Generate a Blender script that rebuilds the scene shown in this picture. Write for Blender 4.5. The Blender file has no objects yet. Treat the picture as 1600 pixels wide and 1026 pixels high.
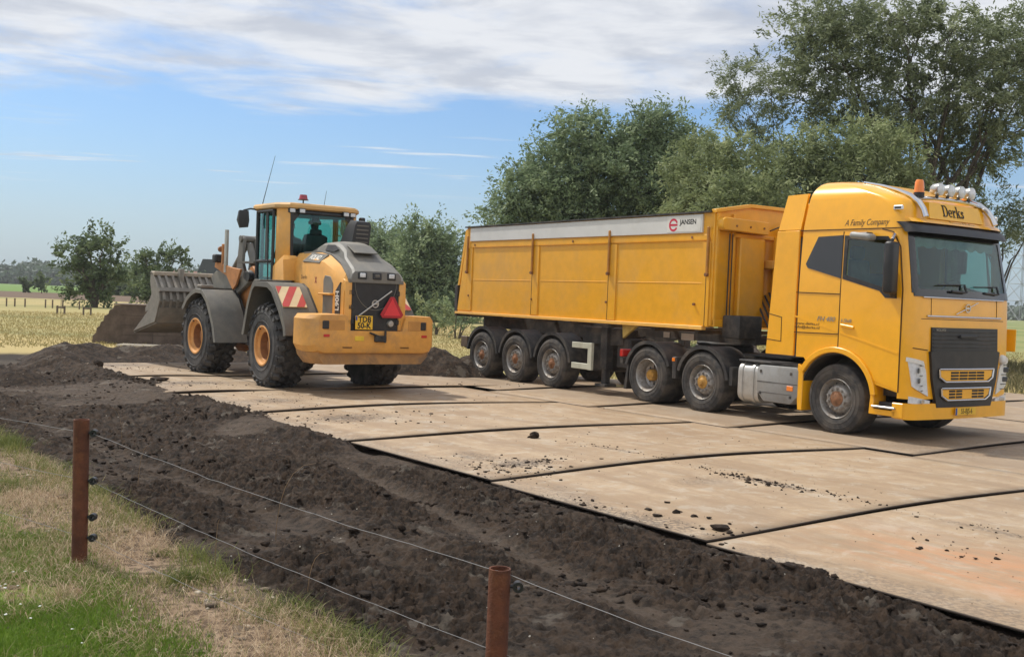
import bpy, bmesh, math, random
import numpy as np
from mathutils import Vector, Matrix
random.seed(7); np.random.seed(7)
PI = math.pi
S = bpy.context.scene
COL = S.collection
R = math.radians

# ------------------------------------------------------------------ camera
PITCH, ROLL, CAMH, FPX = -0.0315, 0.0409, 1.85, 1681.0
cam_d = bpy.data.cameras.new('camera'); cam = bpy.data.objects.new('camera', cam_d); COL.objects.link(cam)
cam_d.sensor_width = 36.0; cam_d.lens = FPX / 1600 * 36; cam_d.clip_end = 6000; cam_d.clip_start = 0.05
_fw = Vector((0, math.cos(PITCH), math.sin(PITCH))); _up = Vector((0, -math.sin(PITCH), math.cos(PITCH))); _rt = Vector((1, 0, 0))
_r2 = _rt * math.cos(ROLL) + _up * math.sin(ROLL); _u2 = -_rt * math.sin(ROLL) + _up * math.cos(ROLL)
M = Matrix((_r2, _u2, -_fw)).transposed().to_4x4(); M.translation = (0, 0, CAMH)
cam.matrix_world = M
S.camera = cam

def at(u, v, dist):
    """world point seen at photograph position (u, v) at forward distance dist"""
    return Vector((0, 0, CAMH)) + (_fw + _r2 * ((u - 800) / FPX) - _u2 * ((v - 513) / FPX)) * dist

# ------------------------------------------------------------------ sky and sun
SUN_EL, SUN_V = R(56), Vector((-0.80, 0.60, 0)).normalized()
sun_az = math.atan2(SUN_V.x, SUN_V.y)          # clockwise from +Y
w = bpy.data.worlds.new("World"); S.world = w; w.use_nodes = True
nt = w.node_tree; nt.nodes.clear()
def N(t, tree=None, **k):
    n = (tree or nt).nodes.new(t)
    for a, b in k.items(): setattr(n, a, b)
    return n
def math_n(tree, op, a, b=None, c=None, clamp=False):
    n = tree.nodes.new('ShaderNodeMath'); n.operation = op; n.use_clamp = clamp
    for i, x in enumerate((a, b, c)):
        if x is None: continue
        if isinstance(x, (int, float)): n.inputs[i].default_value = x
        else: tree.links.new(x, n.inputs[i])
    return n.outputs[0]
def smooth_n(tree, x, lo, hi):
    n = tree.nodes.new('ShaderNodeMapRange'); n.interpolation_type = 'SMOOTHSTEP'
    tree.links.new(x, n.inputs[0]); n.inputs[1].default_value = lo; n.inputs[2].default_value = hi
    return n.outputs[0]
def noise_n(tree, vec, scale, detail=4, rough=0.5, dist=0.0, lac=2.0):
    n = tree.nodes.new('ShaderNodeTexNoise'); n.inputs['Scale'].default_value = scale; n.inputs['Detail'].default_value = detail
    n.inputs['Roughness'].default_value = rough; n.inputs['Distortion'].default_value = dist; n.inputs['Lacunarity'].default_value = lac
    if vec is not None: tree.links.new(vec, n.inputs['Vector'])
    return n.outputs['Fac']
def mix_n(tree, f, a, b, mode='MIX'):
    n = tree.nodes.new('ShaderNodeMix'); n.data_type = 'RGBA'; n.blend_type = mode
    for i, x in ((0, f), (6, a), (7, b)):
        if isinstance(x, (int, float)): n.inputs[i].default_value = x
        elif isinstance(x, (tuple, list)): n.inputs[i].default_value = (x[0], x[1], x[2], 1)
        else: tree.links.new(x, n.inputs[i])
    return n.outputs[2]
sky = N('ShaderNodeTexSky', sky_type='NISHITA', sun_disc=False)
sky.sun_elevation = SUN_EL; sky.sun_rotation = sun_az; sky.air_density = 1.0; sky.dust_density = 1.2; sky.ozone_density = 2.5
tc = N('ShaderNodeTexCoord'); sp = N('ShaderNodeSeparateXYZ'); nt.links.new(tc.outputs['Generated'], sp.inputs[0])
zc = math_n(nt, 'MAXIMUM', sp.outputs[2], 0.03)
px = math_n(nt, 'DIVIDE', sp.outputs[0], zc); py = math_n(nt, 'DIVIDE', sp.outputs[1], zc)
cv = N('ShaderNodeCombineXYZ'); nt.links.new(px, cv.inputs[0]); nt.links.new(py, cv.inputs[1])
n1 = noise_n(nt, cv.outputs[0], 0.9, 9, 0.62, 0.4)
n2 = noise_n(nt, cv.outputs[0], 0.33, 3, 0.5, 0.2)
dens = math_n(nt, 'ADD', math_n(nt, 'MULTIPLY', n1, 0.55), math_n(nt, 'MULTIPLY', n2, 0.45))
edge = math_n(nt, 'MULTIPLY', math_n(nt, 'SUBTRACT', 6.05, py), 0.13)
edge = math_n(nt, 'MINIMUM', math_n(nt, 'MAXIMUM', edge, -0.40), 0.13)
bank = smooth_n(nt, math_n(nt, 'ADD', dens, edge), 0.47, 0.66)
# thin streaks low over the horizon
mp = N('ShaderNodeMapping'); mp.inputs['Scale'].default_value = (0.42, 1.3, 1); mp.inputs['Location'].default_value = (3.1, 1.7, 0)
nt.links.new(cv.outputs[0], mp.inputs[0])
st = smooth_n(nt, noise_n(nt, mp.outputs[0], 0.85, 5, 0.55), 0.56, 0.66)
stm = math_n(nt, 'MULTIPLY', smooth_n(nt, py, 6.6, 7.2), math_n(nt, 'SUBTRACT', 1.0, smooth_n(nt, py, 9.5, 12.0)))
streak = math_n(nt, 'MULTIPLY', math_n(nt, 'MULTIPLY', st, stm), 0.85)
cl = math_n(nt, 'MAXIMUM', math_n(nt, 'MULTIPLY', bank, 0.93), streak)
shade = noise_n(nt, cv.outputs[0], 1.7, 6, 0.6, 0.3)
ccol = mix_n(nt, smooth_n(nt, math_n(nt, 'ADD', shade, math_n(nt, 'MULTIPLY', py, 0.012)), 0.38, 0.66), (5.2, 5.45, 6.0), (7.5, 7.6, 7.8))
over = smooth_n(nt, py, 3.0, 1.2)  # brightening added to unseen clouds overhead and behind the camera, for more ambient light
ccol = mix_n(nt, math_n(nt, 'MULTIPLY', over, 0.9), ccol, (9.0, 9.0, 9.2))
# pale haze close to the horizon
hz = math_n(nt, 'SUBTRACT', 1.0, smooth_n(nt, sp.outputs[2], 0.0, 0.16))
skyt = mix_n(nt, 1.0, sky.outputs[0], (0.74, 0.96, 1.18), 'MULTIPLY')
skyh = mix_n(nt, math_n(nt, 'MULTIPLY', hz, 0.45), skyt, (4.0, 5.1, 6.3))
out = mix_n(nt, cl, skyh, ccol)
bg = N('ShaderNodeBackground'); bg.inputs[1].default_value = 0.105; nt.links.new(out, bg.inputs[0])
wo = N('ShaderNodeOutputWorld'); nt.links.new(bg.outputs[0], wo.inputs[0])

ld = bpy.data.lights.new('sun', 'SUN'); ld.energy = 3.7; ld.angle = R(2.0); ld.color = (1, 0.95, 0.87)
lo = bpy.data.objects.new('sun', ld); COL.objects.link(lo)
sdir = Vector((SUN_V.x * math.cos(SUN_EL), SUN_V.y * math.cos(SUN_EL), math.sin(SUN_EL)))
lo.rotation_euler = sdir.to_track_quat('Z', 'Y').to_euler(); lo.location = (0, 0, 30)
S.view_settings.view_transform = 'Standard'; S.view_settings.look = 'None'; S.view_settings.exposure = 0.15; S.view_settings.gamma = 1.0
S.view_settings.use_curve_mapping = False
S.render.resolution_x = 1024; S.render.resolution_y = 656
S.cycles.max_bounces = 8; S.cycles.transparent_max_bounces = 16

# ------------------------------------------------------------------ materials
MATS = {}
def mat(name, color, rough=0.6, metal=0.0, var=0.12, vscale=6.0, dirt=0.0, dirtcol=(0.23, 0.18, 0.12), bump=0.0, bscale=40.0,
        coat=0.0, spec=0.5, var2=None, dscale=2.5, dlo=0.5, dhi=0.7, sheen=0.0, trans=0.0, detail=5):
    m = bpy.data.materials.new(name); m.use_nodes = True; t = m.node_tree; b = t.nodes['Principled BSDF']
    c = t.nodes.new('ShaderNodeTexCoord'); v = c.outputs['Object']
    col = tuple(color)
    n = noise_n(t, v, vscale, detail, 0.6)
    lo_ = tuple(x * (1 - var) for x in col); hi_ = var2 if var2 else tuple(min(1, x * (1 + var)) for x in col)
    o = mix_n(t, smooth_n(t, n, 0.3, 0.7), lo_, hi_)
    rg = None
    if dirt > 0:
        d = noise_n(t, v, dscale, 8, 0.68, 0.2)
        f = math_n(t, 'MULTIPLY', smooth_n(t, d, dlo, dhi), dirt)
        o = mix_n(t, f, o, dirtcol)
        rg = math_n(t, 'ADD', rough, math_n(t, 'MULTIPLY', f, max(0.0, 0.85 - rough)))
    t.links.new(o, b.inputs['Base Color'])
    if rg is not None: t.links.new(rg, b.inputs['Roughness'])
    else: b.inputs['Roughness'].default_value = rough
    b.inputs['Metallic'].default_value = metal
    b.inputs['Coat Weight'].default_value = coat; b.inputs['Coat Roughness'].default_value = 0.08
    b.inputs['Specular IOR Level'].default_value = spec
    if trans: b.inputs['Transmission Weight'].default_value = trans
    if bump > 0:
        bn = t.nodes.new('ShaderNodeBump'); bn.inputs['Strength'].default_value = bump; bn.inputs['Distance'].default_value = 0.02
        t.links.new(noise_n(t, v, bscale, 5, 0.6), bn.inputs['Height']); t.links.new(bn.outputs[0], b.inputs['Normal'])
    MATS[name] = m
    return m
def glass(name, tint, clear, rough=0.02):
    m = bpy.data.materials.new(name); m.use_nodes = True; t = m.node_tree; t.nodes.clear()
    o = t.nodes.new('ShaderNodeOutputMaterial'); mx = t.nodes.new('ShaderNodeMixShader'); tr = t.nodes.new('ShaderNodeBsdfTransparent')
    gl = t.nodes.new('ShaderNodeBsdfGlossy'); gl.inputs['Roughness'].default_value = rough; gl.inputs['Color'].default_value = (0.9, 0.95, 1, 1)
    tr.inputs['Color'].default_value = (tint[0] * clear, tint[1] * clear, tint[2] * clear, 1)
    fr = t.nodes.new('ShaderNodeFresnel'); ge = t.nodes.new('ShaderNodeNewGeometry')
    t.links.new(math_n(t, 'SUBTRACT', 1.5, math_n(t, 'MULTIPLY', ge.outputs['Backfacing'], 0.83333)), fr.inputs['IOR'])
    t.links.new(fr.outputs[0], mx.inputs[0]); t.links.new(tr.outputs[0], mx.inputs[1]); t.links.new(gl.outputs[0], mx.inputs[2])
    t.links.new(mx.outputs[0], o.inputs[0]); MATS[name] = m
    return m

# ------------------------------------------------------------------ mesh helpers
def tag(o, label=None, cat=None, group=None, kind=None):
    if label: o['label'] = label
    if cat: o['category'] = cat
    if group: o['group'] = group
    if kind: o['kind'] = kind
    return o
def empty(name, loc=(0, 0, 0), rz=0.0, label=None, cat=None, group=None):
    o = bpy.data.objects.new(name, None); COL.objects.link(o); o.location = loc; o.rotation_euler = (0, 0, rz); o.empty_display_size = 0.2
    return tag(o, label, cat, group)
def kids(o): return [c for c in bpy.data.objects if c.parent == o]
def copy_tree(o, parent=None):
    c = o.copy(); COL.objects.link(c); c.parent = parent
    for ch in kids(o):
        copy_tree(ch, c)
    return c
def np_obj(name, verts, faces, m, parent=None, smooth=False, cols=None, fn=4):
    """fast mesh from numpy arrays; faces all with fn corners"""
    me = bpy.data.meshes.new(name); nv = len(verts); nf = len(faces)
    me.vertices.add(nv); me.vertices.foreach_set('co', np.asarray(verts, np.float32).ravel())
    me.loops.add(nf * fn); me.loops.foreach_set('vertex_index', np.asarray(faces, np.int32).ravel())
    me.polygons.add(nf); me.polygons.foreach_set('loop_start', np.arange(0, nf * fn, fn, dtype=np.int32))
    me.polygons.foreach_set('loop_total', np.full(nf, fn, np.int32))
    if cols is not None:
        a = me.attributes.new('tone', 'FLOAT', 'FACE'); a.data.foreach_set('value', np.asarray(cols, np.float32))
    me.update(calc_edges=True); me.validate()
    if smooth: me.polygons.foreach_set('use_smooth', np.ones(nf, bool))
    me.materials.append(m)
    o = bpy.data.objects.new(name, me); COL.objects.link(o)
    if parent: o.parent = parent
    return o
class MB:
    def __init__(s): s.b = bmesh.new()
    def _mx(s, loc=(0, 0, 0), rot=(0, 0, 0)):
        from mathutils import Euler
        return Matrix.Translation(Vector(loc)) @ Euler(rot).to_matrix().to_4x4()
    def box(s, c, d, rot=(0, 0, 0), bev=0.0, taper=None, seg=1):
        r = bmesh.ops.create_cube(s.b, size=1.0); vs = r['verts']
        for v in vs:
            v.co = Vector((v.co.x * d[0], v.co.y * d[1], v.co.z * d[2]))
            if taper and v.co.z > 0: v.co.x *= taper[0]; v.co.y *= taper[1]
        if bev:
            es = list({e for v in vs for e in v.link_edges})
            q = bmesh.ops.bevel(s.b, geom=es, offset=bev, segments=seg, affect='EDGES', profile=0.5)
            vs = list({v for f in q['faces'] for v in f.verts} | {v for v in vs if v.is_valid})
        bmesh.ops.transform(s.b, matrix=s._mx(c, rot), verts=vs)
        return s
    def box2(s, a, b, bev=0.0, seg=1):
        c = [(a[i] + b[i]) / 2 for i in range(3)]; d = [abs(b[i] - a[i]) for i in range(3)]
        return s.box(c, d, bev=bev, seg=seg)
    def prism(s, pts, axis, a, b, bev=0.0, seg=1, loc=None, rot=None):
        """polygon pts in the plane normal to axis ('x','y','z'), extruded from a to b. axis y: pts are (x,z); x: (y,z); z: (x,y)"""
        def P(p, t):
            return Vector((p[0], t, p[1])) if axis == 'y' else Vector((t, p[0], p[1])) if axis == 'x' else Vector((p[0], p[1], t))
        v0 = [s.b.verts.new(P(p, a)) for p in pts]; v1 = [s.b.verts.new(P(p, b)) for p in pts]; n = len(pts)
        fs = [s.b.faces.new(v0), s.b.faces.new(v1[::-1])]
        for i in range(n): fs.append(s.b.faces.new((v0[i], v1[i], v1[(i + 1) % n], v0[(i + 1) % n])))
        bmesh.ops.recalc_face_normals(s.b, faces=fs)
        vs = v0 + v1
        if bev:
            es = list({e for f in fs for e in f.edges})
            q = bmesh.ops.bevel(s.b, geom=es, offset=bev, segments=seg, affect='EDGES', profile=0.5, clamp_overlap=True)
            vs = list({v for f in q['faces'] for v in f.verts} | {v for v in vs if v.is_valid})
        if loc or rot: bmesh.ops.transform(s.b, matrix=s._mx(loc or (0, 0, 0), rot or (0, 0, 0)), verts=vs)
        return s
    def tube(s, pts, r, n=10, cap=True, closed=False):
        pts = [Vector(p) for p in pts]; rings = []; m = len(pts); rr = r if isinstance(r, (list, tuple)) else [r] * m
        prev = None
        for i, p in enumerate(pts):
            if closed: t = pts[(i + 1) % m] - pts[i - 1]
            else: t = pts[min(i + 1, m - 1)] - pts[max(i - 1, 0)]
            t.normalize()
            if prev is None:
                a = Vector((0, 0, 1)) if abs(t.z) < 0.9 else Vector((1, 0, 0)); u = t.cross(a).normalized()
            else: u = (prev - t * prev.dot(t)).normalized()
            prev = u; w_ = t.cross(u)
            rings.append([s.b.verts.new(p + (u * math.cos(2 * PI * k / n) + w_ * math.sin(2 * PI * k / n)) * rr[i]) for k in range(n)])
        for i in range(m if closed else m - 1):
            A, B = rings[i], rings[(i + 1) % m]
            for k in range(n): s.b.faces.new((A[k], A[(k + 1) % n], B[(k + 1) % n], B[k]))
        if cap and not closed: s.b.faces.new(rings[0][::-1]); s.b.faces.new(rings[-1])
        return s
    def lathe(s, prof, axis='y', c=(0, 0, 0), n=48, a0=0.0, a1=2 * PI, closed=False):
        """prof: (radius, offset along axis)"""
        full = abs(a1 - a0 - 2 * PI) < 1e-6; m = n if full else n + 1; rings = []
        for k in range(m):
            t = a0 + (a1 - a0) * k / n; cs, sn = math.cos(t), math.sin(t)
            ring = []
            for r, h in prof:
                p = (r * cs, h, r * sn) if axis == 'y' else (h, r * cs, r * sn) if axis == 'x' else (r * cs, r * sn, h)
                ring.append(s.b.verts.new(Vector(p) + Vector(c)))
            rings.append(ring)
        L = len(prof); fs = []
        for k in range(n):
            A, B = rings[k], rings[(k + 1) % m]
            for i in range(L if closed else L - 1):
                j = (i + 1) % L
                fs.append(s.b.faces.new((A[i], A[j], B[j], B[i])))
        if not full and closed: fs.append(s.b.faces.new(rings[0][::-1])); fs.append(s.b.faces.new(rings[-1]))
        return s
    def cyl(s, a, b, r, n=16, r2=None):
        return s.tube([a, b], [r, r if r2 is None else r2], n)
    def quad(s, *p):
        s.b.faces.new([s.b.verts.new(Vector(q)) for q in p]); return s
    def loft(s, rings, closed=True, cap=True):
        R_ = [[s.b.verts.new(Vector(p)) for p in r] for r in rings]; n = len(rings[0])
        for A, B in zip(R_[:-1], R_[1:]):
            for k in range(n if closed else n - 1): s.b.faces.new((A[k], A[(k + 1) % n], B[(k + 1) % n], B[k]))
        if cap: s.b.faces.new(R_[0][::-1]); s.b.faces.new(R_[-1])
        return s
    def build(s, name, m, parent=None, loc=None, rot=None, angle=35, recalc=True, weld=False):
        if weld: bmesh.ops.remove_doubles(s.b, verts=s.b.verts, dist=0.0005)
        if recalc: bmesh.ops.recalc_face_normals(s.b, faces=s.b.faces)
        for f in s.b.faces: f.smooth = True
        ca = math.cos(R(angle))
        for e in s.b.edges:
            if len(e.link_faces) == 2:
                if e.link_faces[0].normal.dot(e.link_faces[1].normal) < ca: e.smooth = False
            else: e.smooth = False
        me = bpy.data.meshes.new(name); s.b.to_mesh(me); s.b.free(); me.materials.append(m)
        o = bpy.data.objects.new(name, me); COL.objects.link(o)
        if parent: o.parent = parent
        if loc: o.location = loc
        if rot: o.rotation_euler = rot
        return o
def boolean(o, cutters, op='DIFFERENCE', angle=35):
    """apply boolean cuts, keep a plain mesh; the cutters are removed"""
    for c in cutters:
        md = o.modifiers.new('cut', 'BOOLEAN'); md.object = c; md.operation = op; md.solver = 'EXACT'
    bpy.context.view_layer.update()
    dg = bpy.context.evaluated_depsgraph_get(); me = bpy.data.meshes.new_from_object(o.evaluated_get(dg))
    o.modifiers.clear(); old = o.data; o.data = me; me.name = old.name
    for c in cutters: bpy.data.objects.remove(c)
    b = bmesh.new(); b.from_mesh(me); ca = math.cos(R(angle))
    for e in b.edges: e.smooth = len(e.link_faces) == 2 and e.link_faces[0].normal.dot(e.link_faces[1].normal) > ca
    for f in b.faces: f.smooth = True
    b.to_mesh(me); b.free()
    return o
def text(name, body, m, size, loc, rot, parent, depth=0.002, align='CENTER', sx=1.0, shear=0.0, mapf=None, xoff=0.0):
    cu = bpy.data.curves.new(name, 'FONT'); cu.body = body; cu.size = size; cu.align_x = align; cu.align_y = 'CENTER'; cu.extrude = depth; cu.shear = shear
    cu.offset = xoff; cu.resolution_u = 3
    t = bpy.data.objects.new(name, cu); COL.objects.link(t); bpy.context.view_layer.update()
    me = bpy.data.meshes.new_from_object(t.evaluated_get(bpy.context.evaluated_depsgraph_get())); bpy.data.objects.remove(t)
    me.name = name
    for v in me.vertices:
        v.co.x *= sx
        if mapf: v.co = mapf(v.co)
    me.materials.clear(); me.materials.append(m)
    o = bpy.data.objects.new(name, me); COL.objects.link(o); o.parent = parent; o.location = loc; o.rotation_euler = rot
    return o
# value noise in numpy
_perm = np.random.RandomState(3).rand(256, 256).astype(np.float64)
def vnoise(x, y):
    xi = np.floor(x).astype(int); yi = np.floor(y).astype(int); fx = x - xi; fy = y - yi
    fx = fx * fx * (3 - 2 * fx); fy = fy * fy * (3 - 2 * fy)
    g = lambda a, b: _perm[a & 255, b & 255]
    return (g(xi, yi) * (1 - fx) + g(xi + 1, yi) * fx) * (1 - fy) + (g(xi, yi + 1) * (1 - fx) + g(xi + 1, yi + 1) * fx) * fy
def fbm(x, y, sc, oct=4, gain=0.5, seed=0.0):
    a = 1.0; t = 0.0; n = 0.0; x = x * sc + 17.3 + seed * 31.7; y = y * sc + 5.1 + seed * 13.9
    for i in range(oct):
        t = t + a * vnoise(x, y); n += a; a *= gain
        x, y = 1.92 * (x * 0.8 - y * 0.6) + 7.7, 1.92 * (x * 0.6 + y * 0.8) + 3.1
    return t / n
def worley(x, y, sc, seed=0):
    """broken flakes: a random height and tilt for every jittered cell"""
    x = x * sc; y = y * sc; xi = np.floor(x).astype(int); yi = np.floor(y).astype(int); best = np.full(x.shape, 9.0); out = np.zeros(x.shape)
    for i in (-1, 0, 1):
        for j in (-1, 0, 1):
            a = xi + i; b = yi + j; r1 = _perm[(a * 3 + seed) & 255, (b * 7 + a) & 255]; r2 = _perm[(a * 5 + 91) & 255, (b * 3 + seed + a * 2) & 255]; r3 = _perm[(a * 11 + 17) & 255, (b * 13 + 5 + seed) & 255]
            dx = x - (a + r1); dy = y - (b + r2); d = dx * dx + dy * dy; k = d < best
            out = np.where(k, (r3 - .5) + dx * (r1 - .5) * 1.5 + dy * (r2 - .5) * 1.5, out); best = np.where(k, d, best)
    return out
def ss(x, a, b):
    t = np.clip((x - a) / (b - a), 0, 1); return t * t * (3 - 2 * t)
# ================================================================== the ground
E0 = np.array([3.06, 6.27]); AL = np.array([-0.601, 0.799]); AC = np.array([0.799, 0.601])    # road frame: along, across
def road(ac, al, z=0.0): return Vector((E0[0] + AC[0] * ac + AL[0] * al, E0[1] + AC[1] * ac + AL[1] * al, z))
def to_road(x, y): return (x - E0[0]) * AC[0] + (y - E0[1]) * AC[1], (x - E0[0]) * AL[0] + (y - E0[1]) * AL[1]

def far_drop(x, y):
    d = np.sqrt(x * x + y * y); s = np.where(x < 0, 1.0, 1.0 - np.clip(x / (0.25 * d + 1), 0, 1))
    return -0.0055 * np.maximum(0, d - 55) * s
def ground_z(x, y):
    ac, al = to_road(x, y)
    z = -0.05 + 0.035 * (fbm(x, y, 0.5, 4) - 0.5)
    road_m = ss(ac, -3.6, -2.6) * (1 - ss(al, 24, 27))
    z = z * (1 - road_m) + (-0.16) * road_m
    lift = (1 - ss(ac, -3.7, -3.0)) * (1 - ss(al, 14, 18))
    z = z + lift * (0.035 + 0.05 * (fbm(x, y, 1.3, 4, seed=2) - 0.5))
    return z + far_drop(x, y)
# radial sheet: fine near the camera, coarse far away, reaches the horizon
ang = np.radians(np.concatenate([np.linspace(-40, 40, 420), np.linspace(40, 320, 90)[1:-1]]))
rad = np.concatenate([[0.3], 1.2 * (4000 / 1.2) ** (np.linspace(0, 1, 420) ** 1.15)])
A_, R_ = np.meshgrid(ang, rad); X = np.sin(A_) * R_; Y = np.cos(A_) * R_
Z = ground_z(X, Y)
na, nr = len(ang), len(rad); idx = np.arange(na * nr).reshape(nr, na)
F = np.stack([idx[:-1, :], idx[1:, :], np.roll(idx, -1, 1)[1:, :], np.roll(idx, -1, 1)[:-1, :]], -1).reshape(-1, 4)
gm = bpy.data.materials.new('ground'); gm.use_nodes = True; t = gm.node_tree; b = t.nodes['Principled BSDF']
geo = t.nodes.new('ShaderNodeNewGeometry'); pos = geo.outputs['Position']
def dotn(t, v, w3):
    n = t.nodes.new('ShaderNodeVectorMath'); n.operation = 'DOT_PRODUCT'; t.links.new(v, n.inputs[0]); n.inputs[1].default_value = w3; return n.outputs['Value']
acn = math_n(t, 'SUBTRACT', dotn(t, pos, (AC[0], AC[1], 0)), float(E0 @ AC)); aln = math_n(t, 'SUBTRACT', dotn(t, pos, (AL[0], AL[1], 0)), float(E0 @ AL))
big = noise_n(t, pos, 0.055, 5, 0.55); mid = noise_n(t, pos, 0.6, 6, 0.6); fin = noise_n(t, pos, 14, 5, 0.7)
mpg = t.nodes.new('ShaderNodeMapping'); mpg.inputs['Scale'].default_value = (0.25, 1.6, 1); t.links.new(pos, mpg.inputs[0]); band = noise_n(t, mpg.outputs[0], 0.12, 4, 0.6)
field = mix_n(t, smooth_n(t, big, 0.38, 0.62), (0.41, 0.32, 0.145), (0.31, 0.27, 0.115))
field = mix_n(t, math_n(t, 'MULTIPLY', smooth_n(t, band, 0.52, 0.66), 0.65), field, (0.17, 0.18, 0.07))
field = mix_n(t, math_n(t, 'MULTIPLY', smooth_n(t, fin, 0.55, 0.75), 0.5), field, (0.22, 0.16, 0.07))
dry = mix_n(t, smooth_n(t, fin, 0.42, 0.58), (0.095, 0.066, 0.045), (0.27, 0.195, 0.13))
dry = mix_n(t, smooth_n(t, mid, 0.50, 0.66), dry, (0.17, 0.125, 0.085))
grn = mix_n(t, smooth_n(t, fin, 0.35, 0.65), (0.075, 0.13, 0.016), (0.16, 0.24, 0.03))
gl_ = math_n(t, 'ADD', acn, math_n(t, 'MULTIPLY', math_n(t, 'SUBTRACT', mid, 0.5), 1.1))
verge = mix_n(t, smooth_n(t, gl_, -4.55, -4.25), grn, dry)
soil = mix_n(t, smooth_n(t, mid, 0.4, 0.65), (0.035, 0.027, 0.02), (0.07, 0.055, 0.04))
c1 = mix_n(t, smooth_n(t, math_n(t, 'ADD', acn, math_n(t, 'MULTIPLY', math_n(t, 'SUBTRACT', mid, 0.5), 0.5)), -3.6, -3.4), verge, soil)
endn = math_n(t, 'ADD', aln, math_n(t, 'MULTIPLY', math_n(t, 'SUBTRACT', mid, 0.5), 2.0))
far_m = math_n(t, 'MAXIMUM', smooth_n(t, endn, 25.0, 26.0), smooth_n(t, math_n(t, 'ADD', acn, math_n(t, 'MULTIPLY', mid, 2)), 19.0, 20.0))
# right of the trailer's tail the field comes up to the plates
far_m = math_n(t, 'MAXIMUM', far_m, math_n(t, 'MULTIPLY', smooth_n(t, acn, 9.6, 10.0), smooth_n(t, aln, 11.2, 11.8)))
far_m = math_n(t, 'MAXIMUM', far_m, math_n(t, 'MULTIPLY', math_n(t, 'SUBTRACT', 1.0, smooth_n(t, acn, -5.5, -4.6)), smooth_n(t, aln, 13.0, 15.0)))
c2 = mix_n(t, far_m, c1, field)
# beyond the field: a brown reedy strip, then a green dike meadow
ym = dotn(t, pos, (0.1, 1, 0)); yj = math_n(t, 'ADD', ym, math_n(t, 'MULTIPLY', math_n(t, 'SUBTRACT', mid, 0.5), 6))
c3 = mix_n(t, math_n(t, 'MULTIPLY', smooth_n(t, yj, 96, 99), 0.92), c2, (0.115, 0.075, 0.055))
c4 = mix_n(t, smooth_n(t, yj, 150, 158), c3, (0.13, 0.21, 0.05))
sx = t.nodes.new('ShaderNodeSeparateXYZ'); t.links.new(pos, sx.inputs[0])
lft = math_n(t, 'SUBTRACT', 1.0, smooth_n(t, sx.outputs[0], 2.0, 10.0))
mead = mix_n(t, smooth_n(t, big, 0.4, 0.6), (0.15, 0.19, 0.06), (0.24, 0.24, 0.10))
c5 = mix_n(t, smooth_n(t, yj, 42, 60), c2, mead)
t.links.new(mix_n(t, lft, c5, c4), b.inputs['Base Color']); b.inputs['Roughness'].default_value = 0.95; b.inputs['Specular IOR Level'].default_value = 0.2
bn = t.nodes.new('ShaderNodeBump'); bn.inputs['Strength'].default_value = 0.7; bn.inputs['Distance'].default_value = 0.03
t.links.new(noise_n(t, pos, 9, 8, 0.7), bn.inputs['Height']); t.links.new(bn.outputs[0], b.inputs['Normal'])
g = np_obj('ground', np.stack([X, Y, Z], -1).reshape(-1, 3), F, gm, smooth=True); tag(g, kind='structure')
bm_ = bmesh.new(); bm_.from_mesh(g.data); bmesh.ops.recalc_face_normals(bm_, faces=bm_.faces)
bm_.faces.ensure_lookup_table()
if bm_.faces[5000].normal.z < 0: bmesh.ops.reverse_faces(bm_, faces=bm_.faces)
bm_.to_mesh(g.data); bm_.free()

# ------------------------------------------------------------------ churned mud between the verge and the plates
def ridge(n): return 1 - np.abs(2 * n - 1)
def mud_h(ac, al, x, y):
    """top of the loose soil; low values dive under the plates / the verge"""
    h = -0.055 + 0.10 * (fbm(x, y, 0.55, 3, seed=5) - 0.5)
    rough = ss(fbm(x, y, 0.55, 4, seed=9), 0.40, 0.58)
    lay = fbm(ac, al, 2.6, 3, seed=11)
    h = h + rough * (0.075 * ridge(fbm(ac * 1.0, al * 1.0, 1.8, 4, 0.55, seed=4)) - 0.05)
    h = h + (0.30 + rough) * 0.045 * (ridge(fbm(ac, al, 5.5, 4, 0.6, seed=6)) - 0.6)
    h = h + (0.3 + rough) * 0.045 * (ridge(fbm(x, y, 17, 3, 0.6, seed=8)) - 0.6)
    h = h + 0.020 * (fbm(x, y, 32, 2, seed=3) - 0.5) * 2 * (.4 + rough)
    wx_ = x + 0.05 * (fbm(x, y, 9, 2, seed=61) - .5); wy_ = y + 0.05 * (fbm(x, y, 9, 2, seed=62) - .5)
    h = h + (0.25 + rough) * (0.026 * worley(wx_, wy_, 5.5, 3) + 0.022 * worley(wx_, wy_, 13, 9) + 0.014 * worley(x, y, 27, 5))
    q = h / 0.03; h = h * 0.6 + 0.4 * 0.03 * (np.floor(q) + ss(q - np.floor(q), 0.6, 1.0))
    rut = np.exp(-((ac + 1.15 - 0.16 * (al - 4)) / 0.16) ** 2) * ss(al, 0.5, 2.0) * (1 - ss(al, 6.5, 8)) + 0.8 * np.exp(-((ac + 2.5 + 0.05 * (al - 6)) / 0.15) ** 2) * ss(al, 2, 4) * (1 - ss(al, 11, 13))
    h = h * (1 - 0.75 * rut) + rut * (-0.085)
    # spoil ridge against the plates
    wob = 0.55 * (fbm(al, al * 0.3, 0.9, 3, seed=14) - 0.5)
    amt = -0.01 + 0.14 * ss(al, 7.6, 8.6) - 0.02 * ss(al, 11.5, 13) + 0.10 * np.exp(-((al - 1.75) / .45) ** 2) + 0.1 * ss(al, 15.5, 19)
    h = h + amt * np.exp(-((ac + 0.30 - wob) / 0.42) ** 2)
    # verge side
    e = 0.30 * (fbm(al, al, 0.8, 3, seed=21) - 0.5)
    h = h + 0.05 * np.exp(-((ac + 3.3 + e) / 0.3) ** 2)
    return h
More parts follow.
